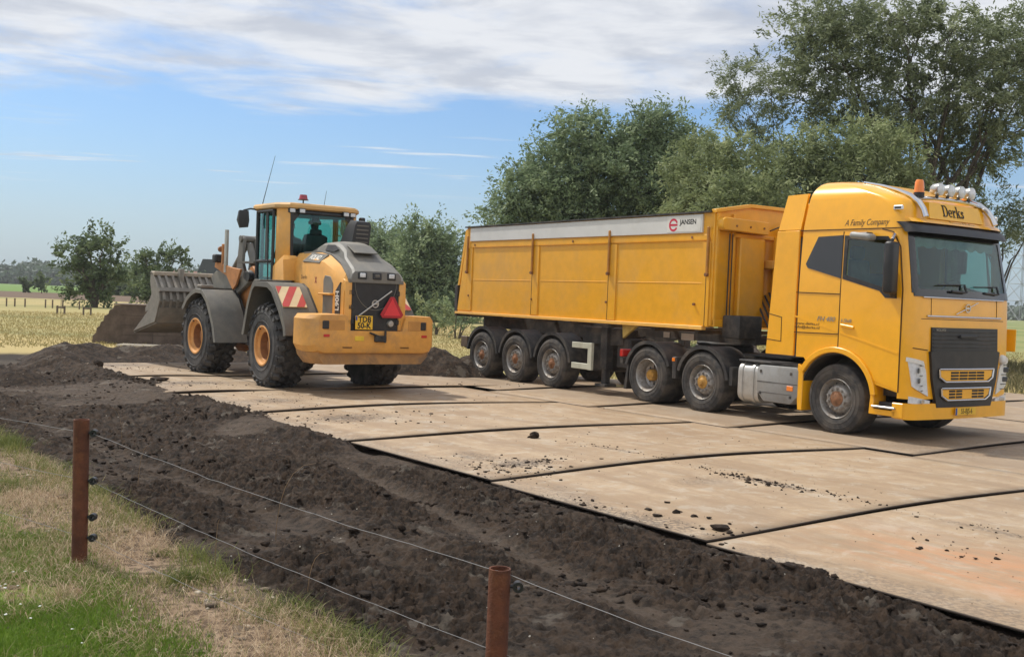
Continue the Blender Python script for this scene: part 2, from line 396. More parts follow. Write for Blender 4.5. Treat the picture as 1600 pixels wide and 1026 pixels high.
def mud_patch(name, ac0, ac1, al0, al1, res, extra=None):
    nx = int((ac1 - ac0) / res) + 1; ny = int((al1 - al0) / res) + 1
    a, l = np.meshgrid(np.linspace(ac0, ac1, nx), np.linspace(al0, al1, ny))
    x = E0[0] + AC[0] * a + AL[0] * l; y = E0[1] + AC[1] * a + AL[1] * l
    z = extra(a, l, x, y)
    i = np.arange(nx * ny).reshape(ny, nx)
    f = np.stack([i[:-1, :-1], i[:-1, 1:], i[1:, 1:], i[1:, :-1]], -1).reshape(-1, 4)
    keep = (z.ravel()[f] > -0.155).any(1)
    return np.stack([x, y, z], -1).reshape(-1, 3), f[keep]
def mud_main(a, l, x, y):
    z = mud_h(a, l, x, y)
    # fades below the plates past their edge, with spills over it
    spill = (0.04 + 0.30 * ss(l, 7.4, 8.4)) * (fbm(l, l * 0.2, 0.75, 4, seed=31) - 0.52) - 0.04 + 1.0 * ss(l, 7.9, 8.7) * (1 - ss(l, 8.7, 9.6)) * fbm(l, a, 1.5, 2, seed=2) \
        + 1.0 * ss(l, 9.2, 12.0) * (1 - ss(l, 15.5, 17.5)) * (0.35 + fbm(l, a, 0.8, 3, seed=5)) + 0.45 * np.exp(-((l - 1.75) / .4) ** 2) * fbm(l, a, 2.5, 2, seed=6)
    k = ss(a, spill - 0.12, spill + 0.16)
    z = z * (1 - k) + np.where(l < 7.5, -0.052, -0.10) * k
    e = 0.45 * (fbm(l, l * 0.3, 0.9, 4, seed=41) - 0.5)
    k2 = ss(-a, 3.38 + e, 3.75 + e); k2 = np.where(l > 15, ss(-a, 4.6, 5.6), k2)
    z = z * (1 - k2) + (-0.22) * k2
    return z
mudm = bpy.data.materials.new('mud'); mudm.use_nodes = True; t = mudm.node_tree; b = t.nodes['Principled BSDF']
geo = t.nodes.new('ShaderNodeNewGeometry'); pos = geo.outputs['Position']
nA = noise_n(t, pos, 0.85, 6, 0.62); nB = noise_n(t, pos, 10, 9, 0.78); nC = noise_n(t, pos, 2.2, 5, 0.6)
c = mix_n(t, smooth_n(t, nB, 0.40, 0.62), (0.016, 0.0102, 0.0062), (0.066, 0.041, 0.0245))
atn = t.nodes.new('ShaderNodeAttribute'); atn.attribute_name = 'tone'
c = mix_n(t, math_n(t, 'MULTIPLY', math_n(t, 'MULTIPLY', atn.outputs['Fac'], smooth_n(t, nB, 0.30, 0.55)), 0.55), c, (0.125, 0.092, 0.065))
c = mix_n(t, math_n(t, 'MULTIPLY', smooth_n(t, nA, 0.54, 0.68), 0.40), c, (0.120, 0.090, 0.066))
c = mix_n(t, math_n(t, 'MULTIPLY', smooth_n(t, nC, 0.60, 0.66), 0.55), c, (0.175, 0.150, 0.120))
spk = t.nodes.new('ShaderNodeTexVoronoi'); spk.inputs['Scale'].default_value = 14; t.links.new(pos, spk.inputs['Vector'])
sf = math_n(t, 'MULTIPLY', math_n(t, 'LESS_THAN', spk.outputs['Distance'], 0.09), math_n(t, 'GREATER_THAN', noise_n(t, pos, 5.3, 2), 0.60))
c = mix_n(t, sf, c, (0.45, 0.42, 0.36))
t.links.new(c, b.inputs['Base Color']); b.inputs['Roughness'].default_value = 0.88; b.inputs['Specular IOR Level'].default_value = 0.3
bn = t.nodes.new('ShaderNodeBump'); bn.inputs['Strength'].default_value = 1.0; bn.inputs['Distance'].default_value = 0.045
t.links.new(noise_n(t, pos, 24, 9, 0.8), bn.inputs['Height']); t.links.new(bn.outputs[0], b.inputs['Normal'])
Va, Fa = mud_patch('m', -4.2, 1.6, -3.5, 7.5, 0.018, mud_main)
Vb, Fb = mud_patch('m', -5.8, 2.6, 7.5, 21.0, 0.035, mud_main)
# seam row shared closely enough: the second patch starts 2 cm earlier under the first
Fb = Fb + len(Va)
Vm = np.concatenate([Va, Vb]); Fm = np.concatenate([Fa, Fb]); fc = Vm[Fm].mean(1); ca_, cl_ = to_road(fc[:, 0], fc[:, 1])
rutc = np.exp(-((ca_ + 1.15 - 0.16 * (cl_ - 4)) / 0.14) ** 2) * ss(cl_, 0.5, 2.0) * (1 - ss(cl_, 6.5, 8)) + .7 * np.exp(-((ca_ + 2.5 + 0.05 * (cl_ - 6)) / 0.15) ** 2) * ss(cl_, 2, 4) * (1 - ss(cl_, 11, 13))
np_obj('mud', Vm, Fm, mudm, smooth=False, cols=np.maximum(1 - ss(fbm(fc[:, 0], fc[:, 1], 0.55, 4, seed=9), 0.36, 0.52), rutc))
tag(bpy.data.objects['mud'], 'dark churned soil in a band between the grass verge and the steel plates', 'soil', kind='stuff')

# heaps of dug soil
def heap(name, blobs, res, label, seed, x0, x1, y0, y1):
    nx = int((x1 - x0) / res); ny = int((y1 - y0) / res); x, y = np.meshgrid(np.linspace(x0, x1, nx), np.linspace(y0, y1, ny))
    z = np.full_like(x, -0.25)
    for bx, by, rx, ry, h, rot in blobs:
        c_, s_ = math.cos(rot), math.sin(rot); dx = (x - bx) * c_ + (y - by) * s_; dy = -(x - bx) * s_ + (y - by) * c_
        r2 = (dx / rx) ** 2 + (dy / ry) ** 2; z = np.maximum(z, -0.25 + (h + 0.25) * np.exp(-r2 * 1.3) - 0.12 * r2 * 0.2)
    m = np.clip((z + 0.2) / 0.4, 0, 1)
    z = z + m * (0.22 * (fbm(x, y, 1.3, 4, 0.6, seed) - 0.5) + 0.10 * (ridge(fbm(x, y, 3.5, 4, 0.6, seed + 2)) - 0.6) + 0.05 * (ridge(fbm(x, y, 10, 3, 0.6, seed + 3)) - 0.6))
    i = np.arange(nx * ny).reshape(ny, nx); f = np.stack([i[:-1, :-1], i[:-1, 1:], i[1:, 1:], i[1:, :-1]], -1).reshape(-1, 4)
    f = f[(z.ravel()[f] > -0.14).any(1)]
    o = np_obj(name, np.stack([x, y, z], -1).reshape(-1, 3), f, mudm, smooth=False); tag(o, label, 'soil heap')
    return o
def gp(u, v, z=0.0):
    p0 = Vector((0, 0, CAMH)); d = at(u, v, 1.0) - p0; k = (z - CAMH) / d.z; q = p0 + d * k; return (q.x, q.y)
hb = []
for u, v, rx, ry, h in [(90, 560, .9, .9, .28), (110, 553, 1.2, .9, .34), (150, 551, 1.3, .9, .36), (190, 552, 1.3, .9, .30), (225, 554, 1.2, .8, .26), (262, 552, 1.2, .9, .34), (300, 552, 1.2, .9, .36), (60, 578, .8, .8, .22), (335, 552, 1.5, .9, .3)]:
    x_, y_ = gp(u, v); hb.append((x_, y_, rx, ry, h * .62, 0))
heap('soil_heap', hb, 0.05, 'long dark heap of dug soil at the far left end of the plates', 3, -14.5, -5.5, 21.5, 29.5)
hb = []
for u, v, rx, ry, h in [(650, 583, .9, .8, .42), (680, 583, .9, .8, .55), (705, 586, .7, .7, .40), (640, 580, .8, .8, .3), (735, 586, .7, .6, .42), (760, 588, .6, .6, .3)]:
    x_, y_ = gp(u, v); hb.append((x_, y_, rx, ry, h, 0))
heap('soil_heap', hb, 0.05, 'low brown soil heap between the loader and the trailer tail', 7, -4.6, 1.6, 22.0, 28.0)
hb = []
for u, v, rx, ry, h in [(-20, 592, .9, .7, .24), (20, 594, .8, .7, .2), (-60, 590, .9, .7, .2)]:
    x_, y_ = gp(u, v); hb.append((x_, y_, rx, ry, h, 0))
heap('soil_heap', hb, 0.04, 'small dark soil hump at the left edge of the photo, by the dry field', 9, -13.5, -7.5, 17.0, 22.5)

# ------------------------------------------------------------------ clods
def rock_set(name, pts, sizes, m, label, cat, flat=0.6, seed=1):
    rs = np.random.RandomState(seed)
    b0 = bmesh.new(); bmesh.ops.create_icosphere(b0, subdivisions=1, radius=1.0); V0 = np.array([v.co for v in b0.verts]); F0 = np.array([[v.index for v in f.verts] for f in b0.faces]); b0.free()
    n = len(pts); k = len(V0); jit = 1 + 0.55 * (rs.rand(n, k, 1) - 0.5) * 2
    V = V0[None] * jit; V = V * np.stack([0.7 + 0.6 * rs.rand(n), 0.7 + 0.6 * rs.rand(n), flat * (0.7 + 0.6 * rs.rand(n))], -1)[:, None]
    a = rs.rand(n) * 2 * PI; c_, s_ = np.cos(a)[:, None], np.sin(a)[:, None]
    V = np.stack([V[..., 0] * c_ - V[..., 1] * s_, V[..., 0] * s_ + V[..., 1] * c_, V[..., 2]], -1) * np.asarray(sizes)[:, None, None]
    V = V + np.asarray(pts)[:, None]
    F_ = F0[None] + (np.arange(n) * k)[:, None, None]
    o = np_obj(name, V.reshape(-1, 3), F_.reshape(-1, 3), m, fn=3); tag(o, label, cat, kind='stuff'); return o
rs = np.random.RandomState(12)
n = 8000; ac = -3.4 + 3.5 * rs.rand(n); al = -3.2 + 22 * rs.rand(n) ** 1.3; x = E0[0] + AC[0] * ac + AL[0] * al; y = E0[1] + AC[1] * ac + AL[1] * al
keep = fbm(x, y, 0.8, 3, seed=50) + 0.25 * rs.rand(n) > 0.58; ac, al, x, y = ac[keep], al[keep], x[keep], y[keep]
sz = 0.006 + 0.032 * rs.rand(len(x)) ** 4; z = mud_main(ac, al, x, y) + sz * 0.2
rock_set('soil_clods', np.stack([x, y, z], -1), sz, mudm, 'loose dark clods strewn over the churned soil', 'soil')
# ================================================================== steel road plates
pm = bpy.data.materials.new('dusty_steel'); pm.use_nodes = True; t = pm.node_tree; b = t.nodes['Principled BSDF']
geo = t.nodes.new('ShaderNodeNewGeometry'); pos = geo.outputs['Position']
acn = math_n(t, 'SUBTRACT', dotn(t, pos, (AC[0], AC[1], 0)), float(E0 @ AC)); aln = math_n(t, 'SUBTRACT', dotn(t, pos, (AL[0], AL[1], 0)), float(E0 @ AL))
cb = t.nodes.new('ShaderNodeCombineXYZ'); t.links.new(math_n(t, 'MULTIPLY', acn, 1.6), cb.inputs[0]); t.links.new(math_n(t, 'MULTIPLY', aln, 0.22), cb.inputs[1])
st = noise_n(t, cb.outputs[0], 1.5, 8, 0.65, 0.3); st2 = noise_n(t, cb.outputs[0], 0.5, 4, 0.5); blot = noise_n(t, pos, 0.8, 7, 0.62); finep = noise_n(t, pos, 26, 6, 0.75)
c = mix_n(t, smooth_n(t, st, 0.30, 0.70), (0.265, 0.185, 0.112), (0.385, 0.285, 0.182))
c = mix_n(t, math_n(t, 'MULTIPLY', smooth_n(t, blot, 0.52, 0.72), 0.55), c, (0.42, 0.37, 0.30))
c = mix_n(t, math_n(t, 'MULTIPLY', smooth_n(t, blot, 0.47, 0.33), 0.5), c, (0.235, 0.168, 0.108))
c = mix_n(t, math_n(t, 'MULTIPLY', smooth_n(t, st, 0.58, 0.74), 0.35), c, (0.225, 0.18, 0.135))
c = mix_n(t, math_n(t, 'MULTIPLY', smooth_n(t, finep, 0.56, 0.68), 0.42), c, (0.21, 0.155, 0.105))
cb2 = t.nodes.new('ShaderNodeCombineXYZ'); t.links.new(math_n(t, 'MULTIPLY', acn, 4.0), cb2.inputs[0]); t.links.new(math_n(t, 'MULTIPLY', aln, 1.0), cb2.inputs[1])
st3 = noise_n(t, cb2.outputs[0], 1.6, 9, 0.75, 0.6); med = noise_n(t, pos, 3.2, 9, 0.7, 0.5)
c = mix_n(t, math_n(t, 'MULTIPLY', smooth_n(t, st3, 0.51, 0.60), 0.28), c, (0.235, 0.178, 0.125))
c = mix_n(t, math_n(t, 'MULTIPLY', smooth_n(t, st3, 0.48, 0.40), 0.20), c, (0.44, 0.36, 0.27))
c = mix_n(t, math_n(t, 'MULTIPLY', smooth_n(t, med, 0.50, 0.58), 0.45), c, (0.27, 0.185, 0.115))
c = mix_n(t, math_n(t, 'MULTIPLY', smooth_n(t, med, 0.47, 0.39), 0.40), c, (0.42, 0.37, 0.30))
# orange rust swept along the near plates
rm = math_n(t, 'MULTIPLY', math_n(t, 'MULTIPLY', smooth_n(t, acn, 0.25, 1.0), math_n(t, 'SUBTRACT', 1.0, smooth_n(t, acn, 1.3, 2.3))), math_n(t, 'SUBTRACT', 1.0, smooth_n(t, aln, 0.5, 3.0)))
c = mix_n(t, math_n(t, 'MULTIPLY', rm, smooth_n(t, math_n(t, 'MULTIPLY', math_n(t, 'ADD', st, st3), 0.5), 0.42, 0.58)), c, (0.43, 0.215, 0.105))
# wheel-worn darker road under the vehicles
wm = math_n(t, 'MULTIPLY', smooth_n(t, acn, 5.6, 7.0), smooth_n(t, st2, 0.35, 0.6))
c = mix_n(t, math_n(t, 'MULTIPLY', wm, 0.6), c, (0.255, 0.195, 0.14))
# soil trodden over the verge side edge
em = smooth_n(t, math_n(t, 'SUBTRACT', math_n(t, 'MULTIPLY', blot, 1.7), acn), 0.42, 0.62)
c = mix_n(t, math_n(t, 'MULTIPLY', em, math_n(t, 'MULTIPLY', smooth_n(t, finep, 0.4, 0.6), 0.75)), c, (0.16, 0.12, 0.085))
# dragged smears of dark soil
def smear(u, v, ra, rl, k, rot=0.0):
    global c
    p0 = Vector((0, 0, CAMH)); d = at(u, v, 1.0) - p0; kk = -CAMH / d.z; q = p0 + d * kk; a0, l0 = to_road(q.x, q.y)
    da = math_n(t, 'SUBTRACT', acn, a0); dl = math_n(t, 'SUBTRACT', aln, l0)
    r2 = math_n(t, 'ADD', math_n(t, 'POWER', math_n(t, 'DIVIDE', da, ra), 2), math_n(t, 'POWER', math_n(t, 'DIVIDE', dl, rl), 2))
    m_ = smooth_n(t, math_n(t, 'ADD', math_n(t, 'MULTIPLY', r2, -0.16), finep), 0.38, 0.52)
    c = mix_n(t, math_n(t, 'MULTIPLY', m_, k), c, (0.065, 0.047, 0.034))
for a_ in ((812, 728, .55, .30, .85), (1205, 762, .12, .8, .8), (960, 709, .09, .6, .6), (900, 792, .35, .6, .6), (1010, 815, .3, .5, .5), (1565, 838, .1, .7, .5), (740, 715, .3, .5, .5), (545, 655, .8, .5, .8), (300, 600, .9, .5, .8), (430, 628, .7, .5, .6), (180, 570, 1.0, .6, .7), (1100, 757, .5, .25, .3), (690, 640, 1.2, .2, .35), (1480, 700, 1.2, 1.0, .35)): smear(*a_)
# the cut edges of the plates are dark steel
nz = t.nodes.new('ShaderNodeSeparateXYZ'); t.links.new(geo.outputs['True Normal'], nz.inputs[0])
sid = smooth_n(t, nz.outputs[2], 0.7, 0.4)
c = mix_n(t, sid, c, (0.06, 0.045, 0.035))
t.links.new(c, b.inputs['Base Color']); t.links.new(math_n(t, 'ADD', 0.55, math_n(t, 'MULTIPLY', blot, 0.3)), b.inputs['Roughness']); b.inputs['Specular IOR Level'].default_value = 0.35
bn = t.nodes.new('ShaderNodeBump'); bn.inputs['Strength'].default_value = 0.25; bn.inputs['Distance'].default_value = 0.01
t.links.new(noise_n(t, pos, 9, 8, 0.7), bn.inputs['Height']); t.links.new(bn.outputs[0], b.inputs['Normal'])

def plate(ac0, ac1, al0, al1, lift, label, base=0.0, skew=0.0):
    nxt = [p[4] for p in PL if abs(p[2] - al1) < .1 and abs(p[0] - ac0) < 2.6 and p[0] < ac1 - 1]; lf2 = nxt[0] if nxt else 0.0
    nx, ny = 26, 16; th = 0.018
    u, v = np.meshgrid(np.linspace(0, 1, nx), np.linspace(0, 1, ny))
    a = ac0 + (ac1 - ac0) * u; l = al0 + (al1 - al0) * v + skew * (u - 0.5)
    rr = np.random.RandomState(int(abs(ac0 * 37 + al0 * 91)) + 3)
    pk = 0.47
    arch = np.clip(np.where(u < pk, u / pk, (1 - u) / (1 - pk)), 0, 1); arch = np.sin(arch * PI / 2) ** 1.3
    z = base + arch * (1.1 * lift * (1 - v) ** 1.5 + 1.1 * lf2 * v ** 1.5) + (0.012 + 0.010 * arch) * (1 - v) - 0.006 * v + 0.008 * (fbm(a, l, 0.5, 2, seed=60) - 0.5)
    x = E0[0] + AC[0] * a + AL[0] * l; y = E0[1] + AC[1] * a + AL[1] * l
    top = np.stack([x, y, z], -1).reshape(-1, 3); bot = top - np.array([0, 0, th]); V = np.concatenate([top, bot]); n = nx * ny
    i = np.arange(n).reshape(ny, nx)
    q = lambda A: np.stack([A[:-1, :-1], A[:-1, 1:], A[1:, 1:], A[1:, :-1]], -1).reshape(-1, 4)
    F_ = [q(i), q(i)[:, ::-1] + n]
    for e in (i[0], i[-1][::-1], i[:, 0][::-1], i[:, -1]): F_.append(np.stack([e[1:], e[:-1], e[:-1] + n, e[1:] + n], -1))
    o = np_obj('steel_road_plate', V, np.concatenate(F_)[:, ::-1] if False else np.concatenate(F_), pm)
    return tag(o, label, 'road plate', 'steel plates laid as a site road')
G = 0.03
PL = [  # across0, across1, along0, along1, lift
    (0.0, 6.1, -3.4, -0.45, .02, 'steel road plate cut off by the bottom right corner of the photo'),
    (0.0, 6.1, -0.42, 2.48, .03, 'nearest wide steel plate, with a broad orange rust streak beside the mud'),
    (0.02, 6.12, 2.5, 5.36, .045, 'steel plate with crumbled soil in its middle, next beyond the rust-streaked plate'),
    (0.05, 6.2, 5.39, 8.3, .062, 'steel plate in the mud-side row with a dark soil patch near its mud-side corner'),
    (-0.05, 5.95, 8.33, 11.28, .035, 'steel plate in the mud-side row half covered by a tongue of dark soil'),
    (-0.3, 5.7, 11.3, 14.2, .05, 'steel plate under the near rear tyre of the wheel loader'),
    (-0.6, 2.1, 14.22, 17.2, .02, 'narrow steel plate left of the loader front tyre, with a flat dark clod on it'),
    (-0.5, 2.0, 17.22, 20.9, .02, 'farthest left steel plate, ending at the soil heap with one round clod on it'),
    (2.12, 7.0, 14.22, 17.2, .015, 'steel plate beneath the middle of the wheel loader'),
    (2.02, 6.9, 17.22, 20.9, .015, 'steel plate under the front wheels of the wheel loader'),
    (6.14, 12.1, -4.2, -1.3, .02, 'steel plate at the right photo edge, nearer than the truck shadow'),
    (6.15, 12.1, -1.27, 1.68, .02, 'steel plate at the right photo edge in front of the truck, in the middle row'),
    (6.16, 12.15, 1.71, 4.66, .02, 'steel plate in the middle row under the front bumper of the truck'),
    (6.24, 12.15, 4.69, 7.6, .03, 'steel plate in the middle row under the front wheel of the truck'),
    (5.99, 12.0, 7.63, 10.5, .02, 'steel plate in the middle row under the two rear axles of the truck'),
    (5.76, 11.8, 10.53, 13.4, .03, 'steel plate in the middle row under the trailer wheels'),
    (6.0, 10.6, 13.45, 16.3, .03, 'last steel plate of the middle row, next to the brown heap behind the trailer'),
    (12.18, 18.1, -2.9, 0.0, .02, 'steel plate of the far row at the right photo edge, nearest of that row'),
    (12.2, 18.1, 0.03, 2.9, .02, 'steel plate of the far row right of the truck, second from the near end'),
    (12.19, 18.2, 2.93, 5.8, .02, 'steel plate of the far row seen right of the truck at headlamp height'),
    (12.2, 18.3, 5.83, 8.6, .02, 'steel plate of the far row right of the truck grille, second from the grass'),
    (12.05, 18.6, 8.63, 11.4, .02, 'farthest steel plate right of the truck, touching the rough grass'),
]
for p in PL: plate(*p)
# soil trodden and dropped on the plates
def plate_z(a, l):
    best = -0.05
    for p in PL:
        if p[0] <= a <= p[1] and p[2] <= l <= p[3]:
            nxt = [q[4] for q in PL if abs(q[2] - p[3]) < .1 and abs(q[0] - p[0]) < 2.6 and q[0] < p[1] - 1]; lf2 = nxt[0] if nxt else 0.0
            u = (a - p[0]) / (p[1] - p[0]); v = (l - p[2]) / (p[3] - p[2]); pk = .47; ar = math.sin(min(1, max(0, u / pk if u < pk else (1 - u) / (1 - pk))) * PI / 2) ** 1.3
            best = max(best, ar * 1.1 * (p[4] * (1 - v) ** 1.5 + lf2 * v ** 1.5) + (.012 + .01 * ar) * (1 - v) - .006 * v + .001)
    return best
def crumbs(u, v, ru, rv, n, s0, s1, seed, rot=0.0):
    rs = np.random.RandomState(seed); out = []; sz = []
    cx, cy = gp(u, v, 0.01)
    for k in range(n):
        a, b_ = rs.randn() * ru, rs.randn() * rv
        x = cx + AC[0] * a + AL[0] * b_; y = cy + AC[1] * a + AL[1] * b_; s = s0 + (s1 - s0) * rs.rand() ** 3
        zz = plate_z(*to_road(x, y))
        if zz > -.04: out.append((x, y, zz + s * 0.25)); sz.append(s)
    return out, sz
P_, Z_ = [], []
for a in [(812, 728, .55, .28, 260, .006, .035, 1), (790, 738, .35, .3, 140, .006, .03, 2), (1205, 760, .09, .75, 260, .005, .028, 3), (1170, 754, .1, .3, 80, .006, .04, 4),
          (960, 708, .08, .6, 90, .005, .02, 5), (900, 790, .35, .5, 90, .006, .04, 6), (1010, 812, .3, .5, 70, .006, .05, 7), (1110, 830, .2, .3, 25, .01, .05, 8), (1565, 835, .1, .5, 60, .005, .03, 9),
          (1490, 865, .15, .2, 25, .008, .04, 10), (830, 686, .05, .05, 4, .02, .05, 11), (700, 715, .25, .5, 50, .006, .03, 12), (530, 655, .8, .6, 160, .008, .05, 13), (450, 650, .8, .6, 130, .008, .05, 14),
          (400, 630, .4, .5, 60, .008, .03, 15), (300, 603, .9, .6, 160, .01, .05, 16), (420, 622, .8, .8, 90, .008, .03, 17), (1100, 760, .9, .9, 60, .005, .018, 18), (1300, 740, 1.4, .9, 80, .005, .016, 19),
          (1350, 830, 1.2, .9, 60, .005, .016, 20), (1500, 890, 1.0, .8, 50, .005, .016, 21), (980, 690, 1.4, .9, 80, .005, .018, 22), (700, 660, 1.6, 1.0, 90, .006, .02, 23), (560, 620, 1.6, 1., 60, .008, .03, 24),
          (248, 577, .3, .5, 60, .01, .04, 25), (180, 570, .8, 1.0, 80, .01, .05, 26), (740, 603, 1.2, .4, 70, .008, .05, 27), (1230, 700, .6, .5, 40, .006, .02, 28)]:
    a = list(a); a[4] = int(a[4] * .75); a[5] *= .6; a[6] *= .7 if a[7] < 12 else .5; p, s = crumbs(*a); P_ += p; Z_ += s
rock_set('soil_crumbs', P_, Z_, mudm, 'dark crumbs of soil dropped and dragged over the steel plates', 'soil', flat=0.45, seed=5)
def clod(u, v, r, label, fl=0.75, seed=0):
    rs = random.Random(seed); b0 = bmesh.new(); bmesh.ops.create_icosphere(b0, subdivisions=3, radius=r)
    for v_ in b0.verts:
        q = v_.co * (9 / (r * 40)); n_ = float(fbm(np.array([q.x * 4 + seed]), np.array([q.y * 4 + q.z * 5]), 1.2, 3)[0]) - 0.5
        v_.co *= 1 + n_ * 0.9; v_.co.z *= fl
    me = bpy.data.meshes.new('clod'); b0.to_mesh(me); b0.free(); me.materials.append(mudm); o = bpy.data.objects.new('soil_clod', me); COL.objects.link(o)
    x, y = gp(u, v); o.location = (x, y, plate_z(*to_road(x, y)) + r * fl * 0.62); tag(o, label, 'soil clod')
clod(148, 577, 0.14, 'round dark clod lying alone on the farthest left plate', 0.85, 1)
clod(249, 596, 0.15, 'flat dark clod on the narrow plate left of the loader', 0.3, 2)
clod(834, 688, 0.06, 'small reddish brown clod alone on a plate, between two dark seams', 0.8, 3)
clod(1125, 831, 0.07, 'flat pebble-like clod near the mud edge of the nearest plates', 0.4, 4)

# ================================================================== fence: rusty steel tube posts and wire
rustm = mat('rust', (0.115, 0.036, 0.015), 0.82, var=0.35, vscale=9, dirt=0.7, dirtcol=(0.23, 0.085, 0.03), dscale=5, bump=0.5, bscale=90)
blackp = mat('black_plastic', (0.012, 0.012, 0.013), 0.45, var=0.2)
wirem = mat('galvanised_wire', (0.30, 0.30, 0.30), 0.5, metal=0.8, var=0.1)
P1 = Vector((-2.745, 6.93, 0)); P2 = Vector((-0.010, 4.73, 0)); PD = (P2 - P1).normalized()
def post(base, z0, z1, label, lean=(0, 0), ins=()):
    o = empty('fence_post', base, 0, label, 'fence post', 'rusty tube posts of the wire fence')
    m = MB(); ro, ri = 0.049, 0.042; m.lathe([(ro, z0), (ro, z1), (ri, z1), (ri, z1 - 0.35)], 'z', n=40)
    tb = m.build('tube', rustm, o, rot=(lean[1], lean[0], 0)); tb['label'] = 'rusty brown steel tube, open at the top'
    for z in ins:
        m = MB(); px_, py_ = PD.x, PD.y; x = ro + math.tan(lean[0]) * z
        m.cyl((x - 0.005, 0, z), (x + 0.03, 0, z), 0.009, 8)
        for q in range(3): m.lathe([(0.010, -.007), (0.024, -.007), (0.024, .007), (0.010, .007)], 'y', (x + 0.035 + 0.0 * q, -0.014 + 0.014 * q, z), 14, closed=True)
        m.build('insulator', blackp, o)
    return o
post((P1.x, P1.y, 0), -0.3, 0.93, 'brown rusted tube post standing on the verge at the left, with three black insulators', (R(-0.7), 0), (0.165, 0.30, 0.535, 0.845))
post((P2.x, P2.y, -0.1), -0.4, 0.738, 'orange-brown rusted tube post cut by the bottom edge, its open top rim visible', (0, 0), (0.66,))
def wire(za, zb, label, sag=0.02, zl=None, zr=None, kink=0.0, off=0.055):
    sd = Vector((PD.y, -PD.x, 0)) * -0.0
    A = P1 + Vector((off, 0.0, 0)); B = P2 + Vector((off * 0.4, 0, 0)); pts = []; rs = random.Random(int(za * 100))
    L = P1 - PD * 6.0; Rr = P2 + PD * 2.6
    def seg(p, z0, q, z1, n, s):
        for k in range(n): 
            t_ = k / n; r_ = p.lerp(q, t_); pts.append((r_.x + rs.uniform(-1, 1) * .004, r_.y + rs.uniform(-1, 1) * .004, z0 + (z1 - z0) * t_ - s * 4 * t_ * (1 - t_) + rs.uniform(-1, 1) * kink))
    seg(L, (zl if zl is not None else za), A, za, 24, sag); seg(A, za, B, zb, 30, sag); seg(B, zb, Rr, (zr if zr is not None else zb), 14, sag); pts.append((Rr.x, Rr.y, zr if zr is not None else zb))
    o = MB().tube(pts, 0.0013, 5).build('fence_wire', wirem); tag(o, label, 'fence wire', 'strands of the wire fence')
wire(0.845, 0.62, 'top strand of bare fence wire running post to post at their heads', 0.035, 0.80, 0.46, 0.004)
wire(0.535, 0.26, 'middle strand of bare fence wire, crossing low over the dark mud', 0.03, 0.45, 0.1, 0.003)
wire(0.165, -0.02, 'lowest strand of bare fence wire, close above the dry verge', 0.03, 0.15, -0.05, 0.003)

# ================================================================== grass
def grassmat(name, a, b_, c_):
    m = bpy.data.materials.new(name); m.use_nodes = True; t = m.node_tree; bs = t.nodes['Principled BSDF']
    at_ = t.nodes.new('ShaderNodeAttribute'); at_.attribute_name = 'tone'
    k = mix_n(t, smooth_n(t, at_.outputs['Fac'], 0.0, 0.55), a, b_); k = mix_n(t, smooth_n(t, at_.outputs['Fac'], 0.55, 1.0), k, c_)
    t.links.new(k, bs.inputs['Base Color']); bs.inputs['Roughness'].default_value = 0.6; bs.inputs['Specular IOR Level'].default_value = 0.25
    bs.inputs['Subsurface Weight'].default_value = 0.0
    tl = t.nodes.new('ShaderNodeBsdfTranslucent'); mx = t.nodes.new('ShaderNodeMixShader'); mx.inputs[0].default_value = 0.35
    o = t.nodes['Material Output']; t.links.new(k, tl.inputs[0]); t.links.new(bs.outputs[0], mx.inputs[1]); t.links.new(tl.outputs[0], mx.inputs[2]); t.links.new(mx.outputs[0], o.inputs[0])
    return m
green_g = grassmat('green_grass', (0.070, 0.135, 0.014), (0.135, 0.225, 0.024), (0.24, 0.30, 0.06))
verge_g = grassmat('verge_grass', (0.085, 0.12, 0.03), (0.20, 0.22, 0.06), (0.40, 0.34, 0.15))
straw_g = grassmat('straw', (0.28, 0.19, 0.11), (0.46, 0.34, 0.215), (0.62, 0.50, 0.34))
field_g = grassmat('field_grass', (0.25, 0.22, 0.085), (0.37, 0.30, 0.13), (0.50, 0.40, 0.19))
def blades(name, base, hgt, wid, lean, m, label, cat='grass', seed=1, tone=None):
    rs = np.random.RandomState(seed); n = len(base); base = np.asarray(base, float)
    a = rs.rand(n) * 2 * PI; d = np.stack([np.cos(a), np.sin(a)], -1); f = rs.rand(n) * 2 * PI; s = np.stack([np.cos(f), np.sin(f)], -1) * (np.asarray(wid) / 2)[:, None]
    le = np.asarray(lean) * (0.5 + rs.rand(n)); h = np.asarray(hgt)
    V = np.zeros((n, 6, 3))
    for j, (tt, ww, dd) in enumerate(((0, 1, 0), (0.55, .8, .3), (1, .12, 1))):
        c = base + np.stack([d[:, 0] * le * h * dd, d[:, 1] * le * h * dd, h * tt * np.sqrt(np.clip(1 - (le * dd * .7) ** 2, .04, 1))], -1)
        V[:, 2 * j, :] = c; V[:, 2 * j + 1, :] = c; V[:, 2 * j, :2] += s * ww; V[:, 2 * j + 1, :2] -= s * ww
    i = np.arange(n)[:, None] * 6
    F_ = np.concatenate([i + np.array([0, 1, 3, 2]), i + np.array([2, 3, 5, 4])])
    tn = rs.rand(n) if tone is None else tone
    o = np_obj(name, V.reshape(-1, 3), F_, m, cols=np.concatenate([tn, tn])); tag(o, label, cat, kind='stuff'); return o
def scatter(n, ac0, ac1, al0, al1, seed):
    rs = np.random.RandomState(seed); a = ac0 + (ac1 - ac0) * rs.rand(n); l = al0 + (al1 - al0) * rs.rand(n)
    return a, l, E0[0] + AC[0] * a + AL[0] * l, E0[1] + AC[1] * a + AL[1] * l, rs
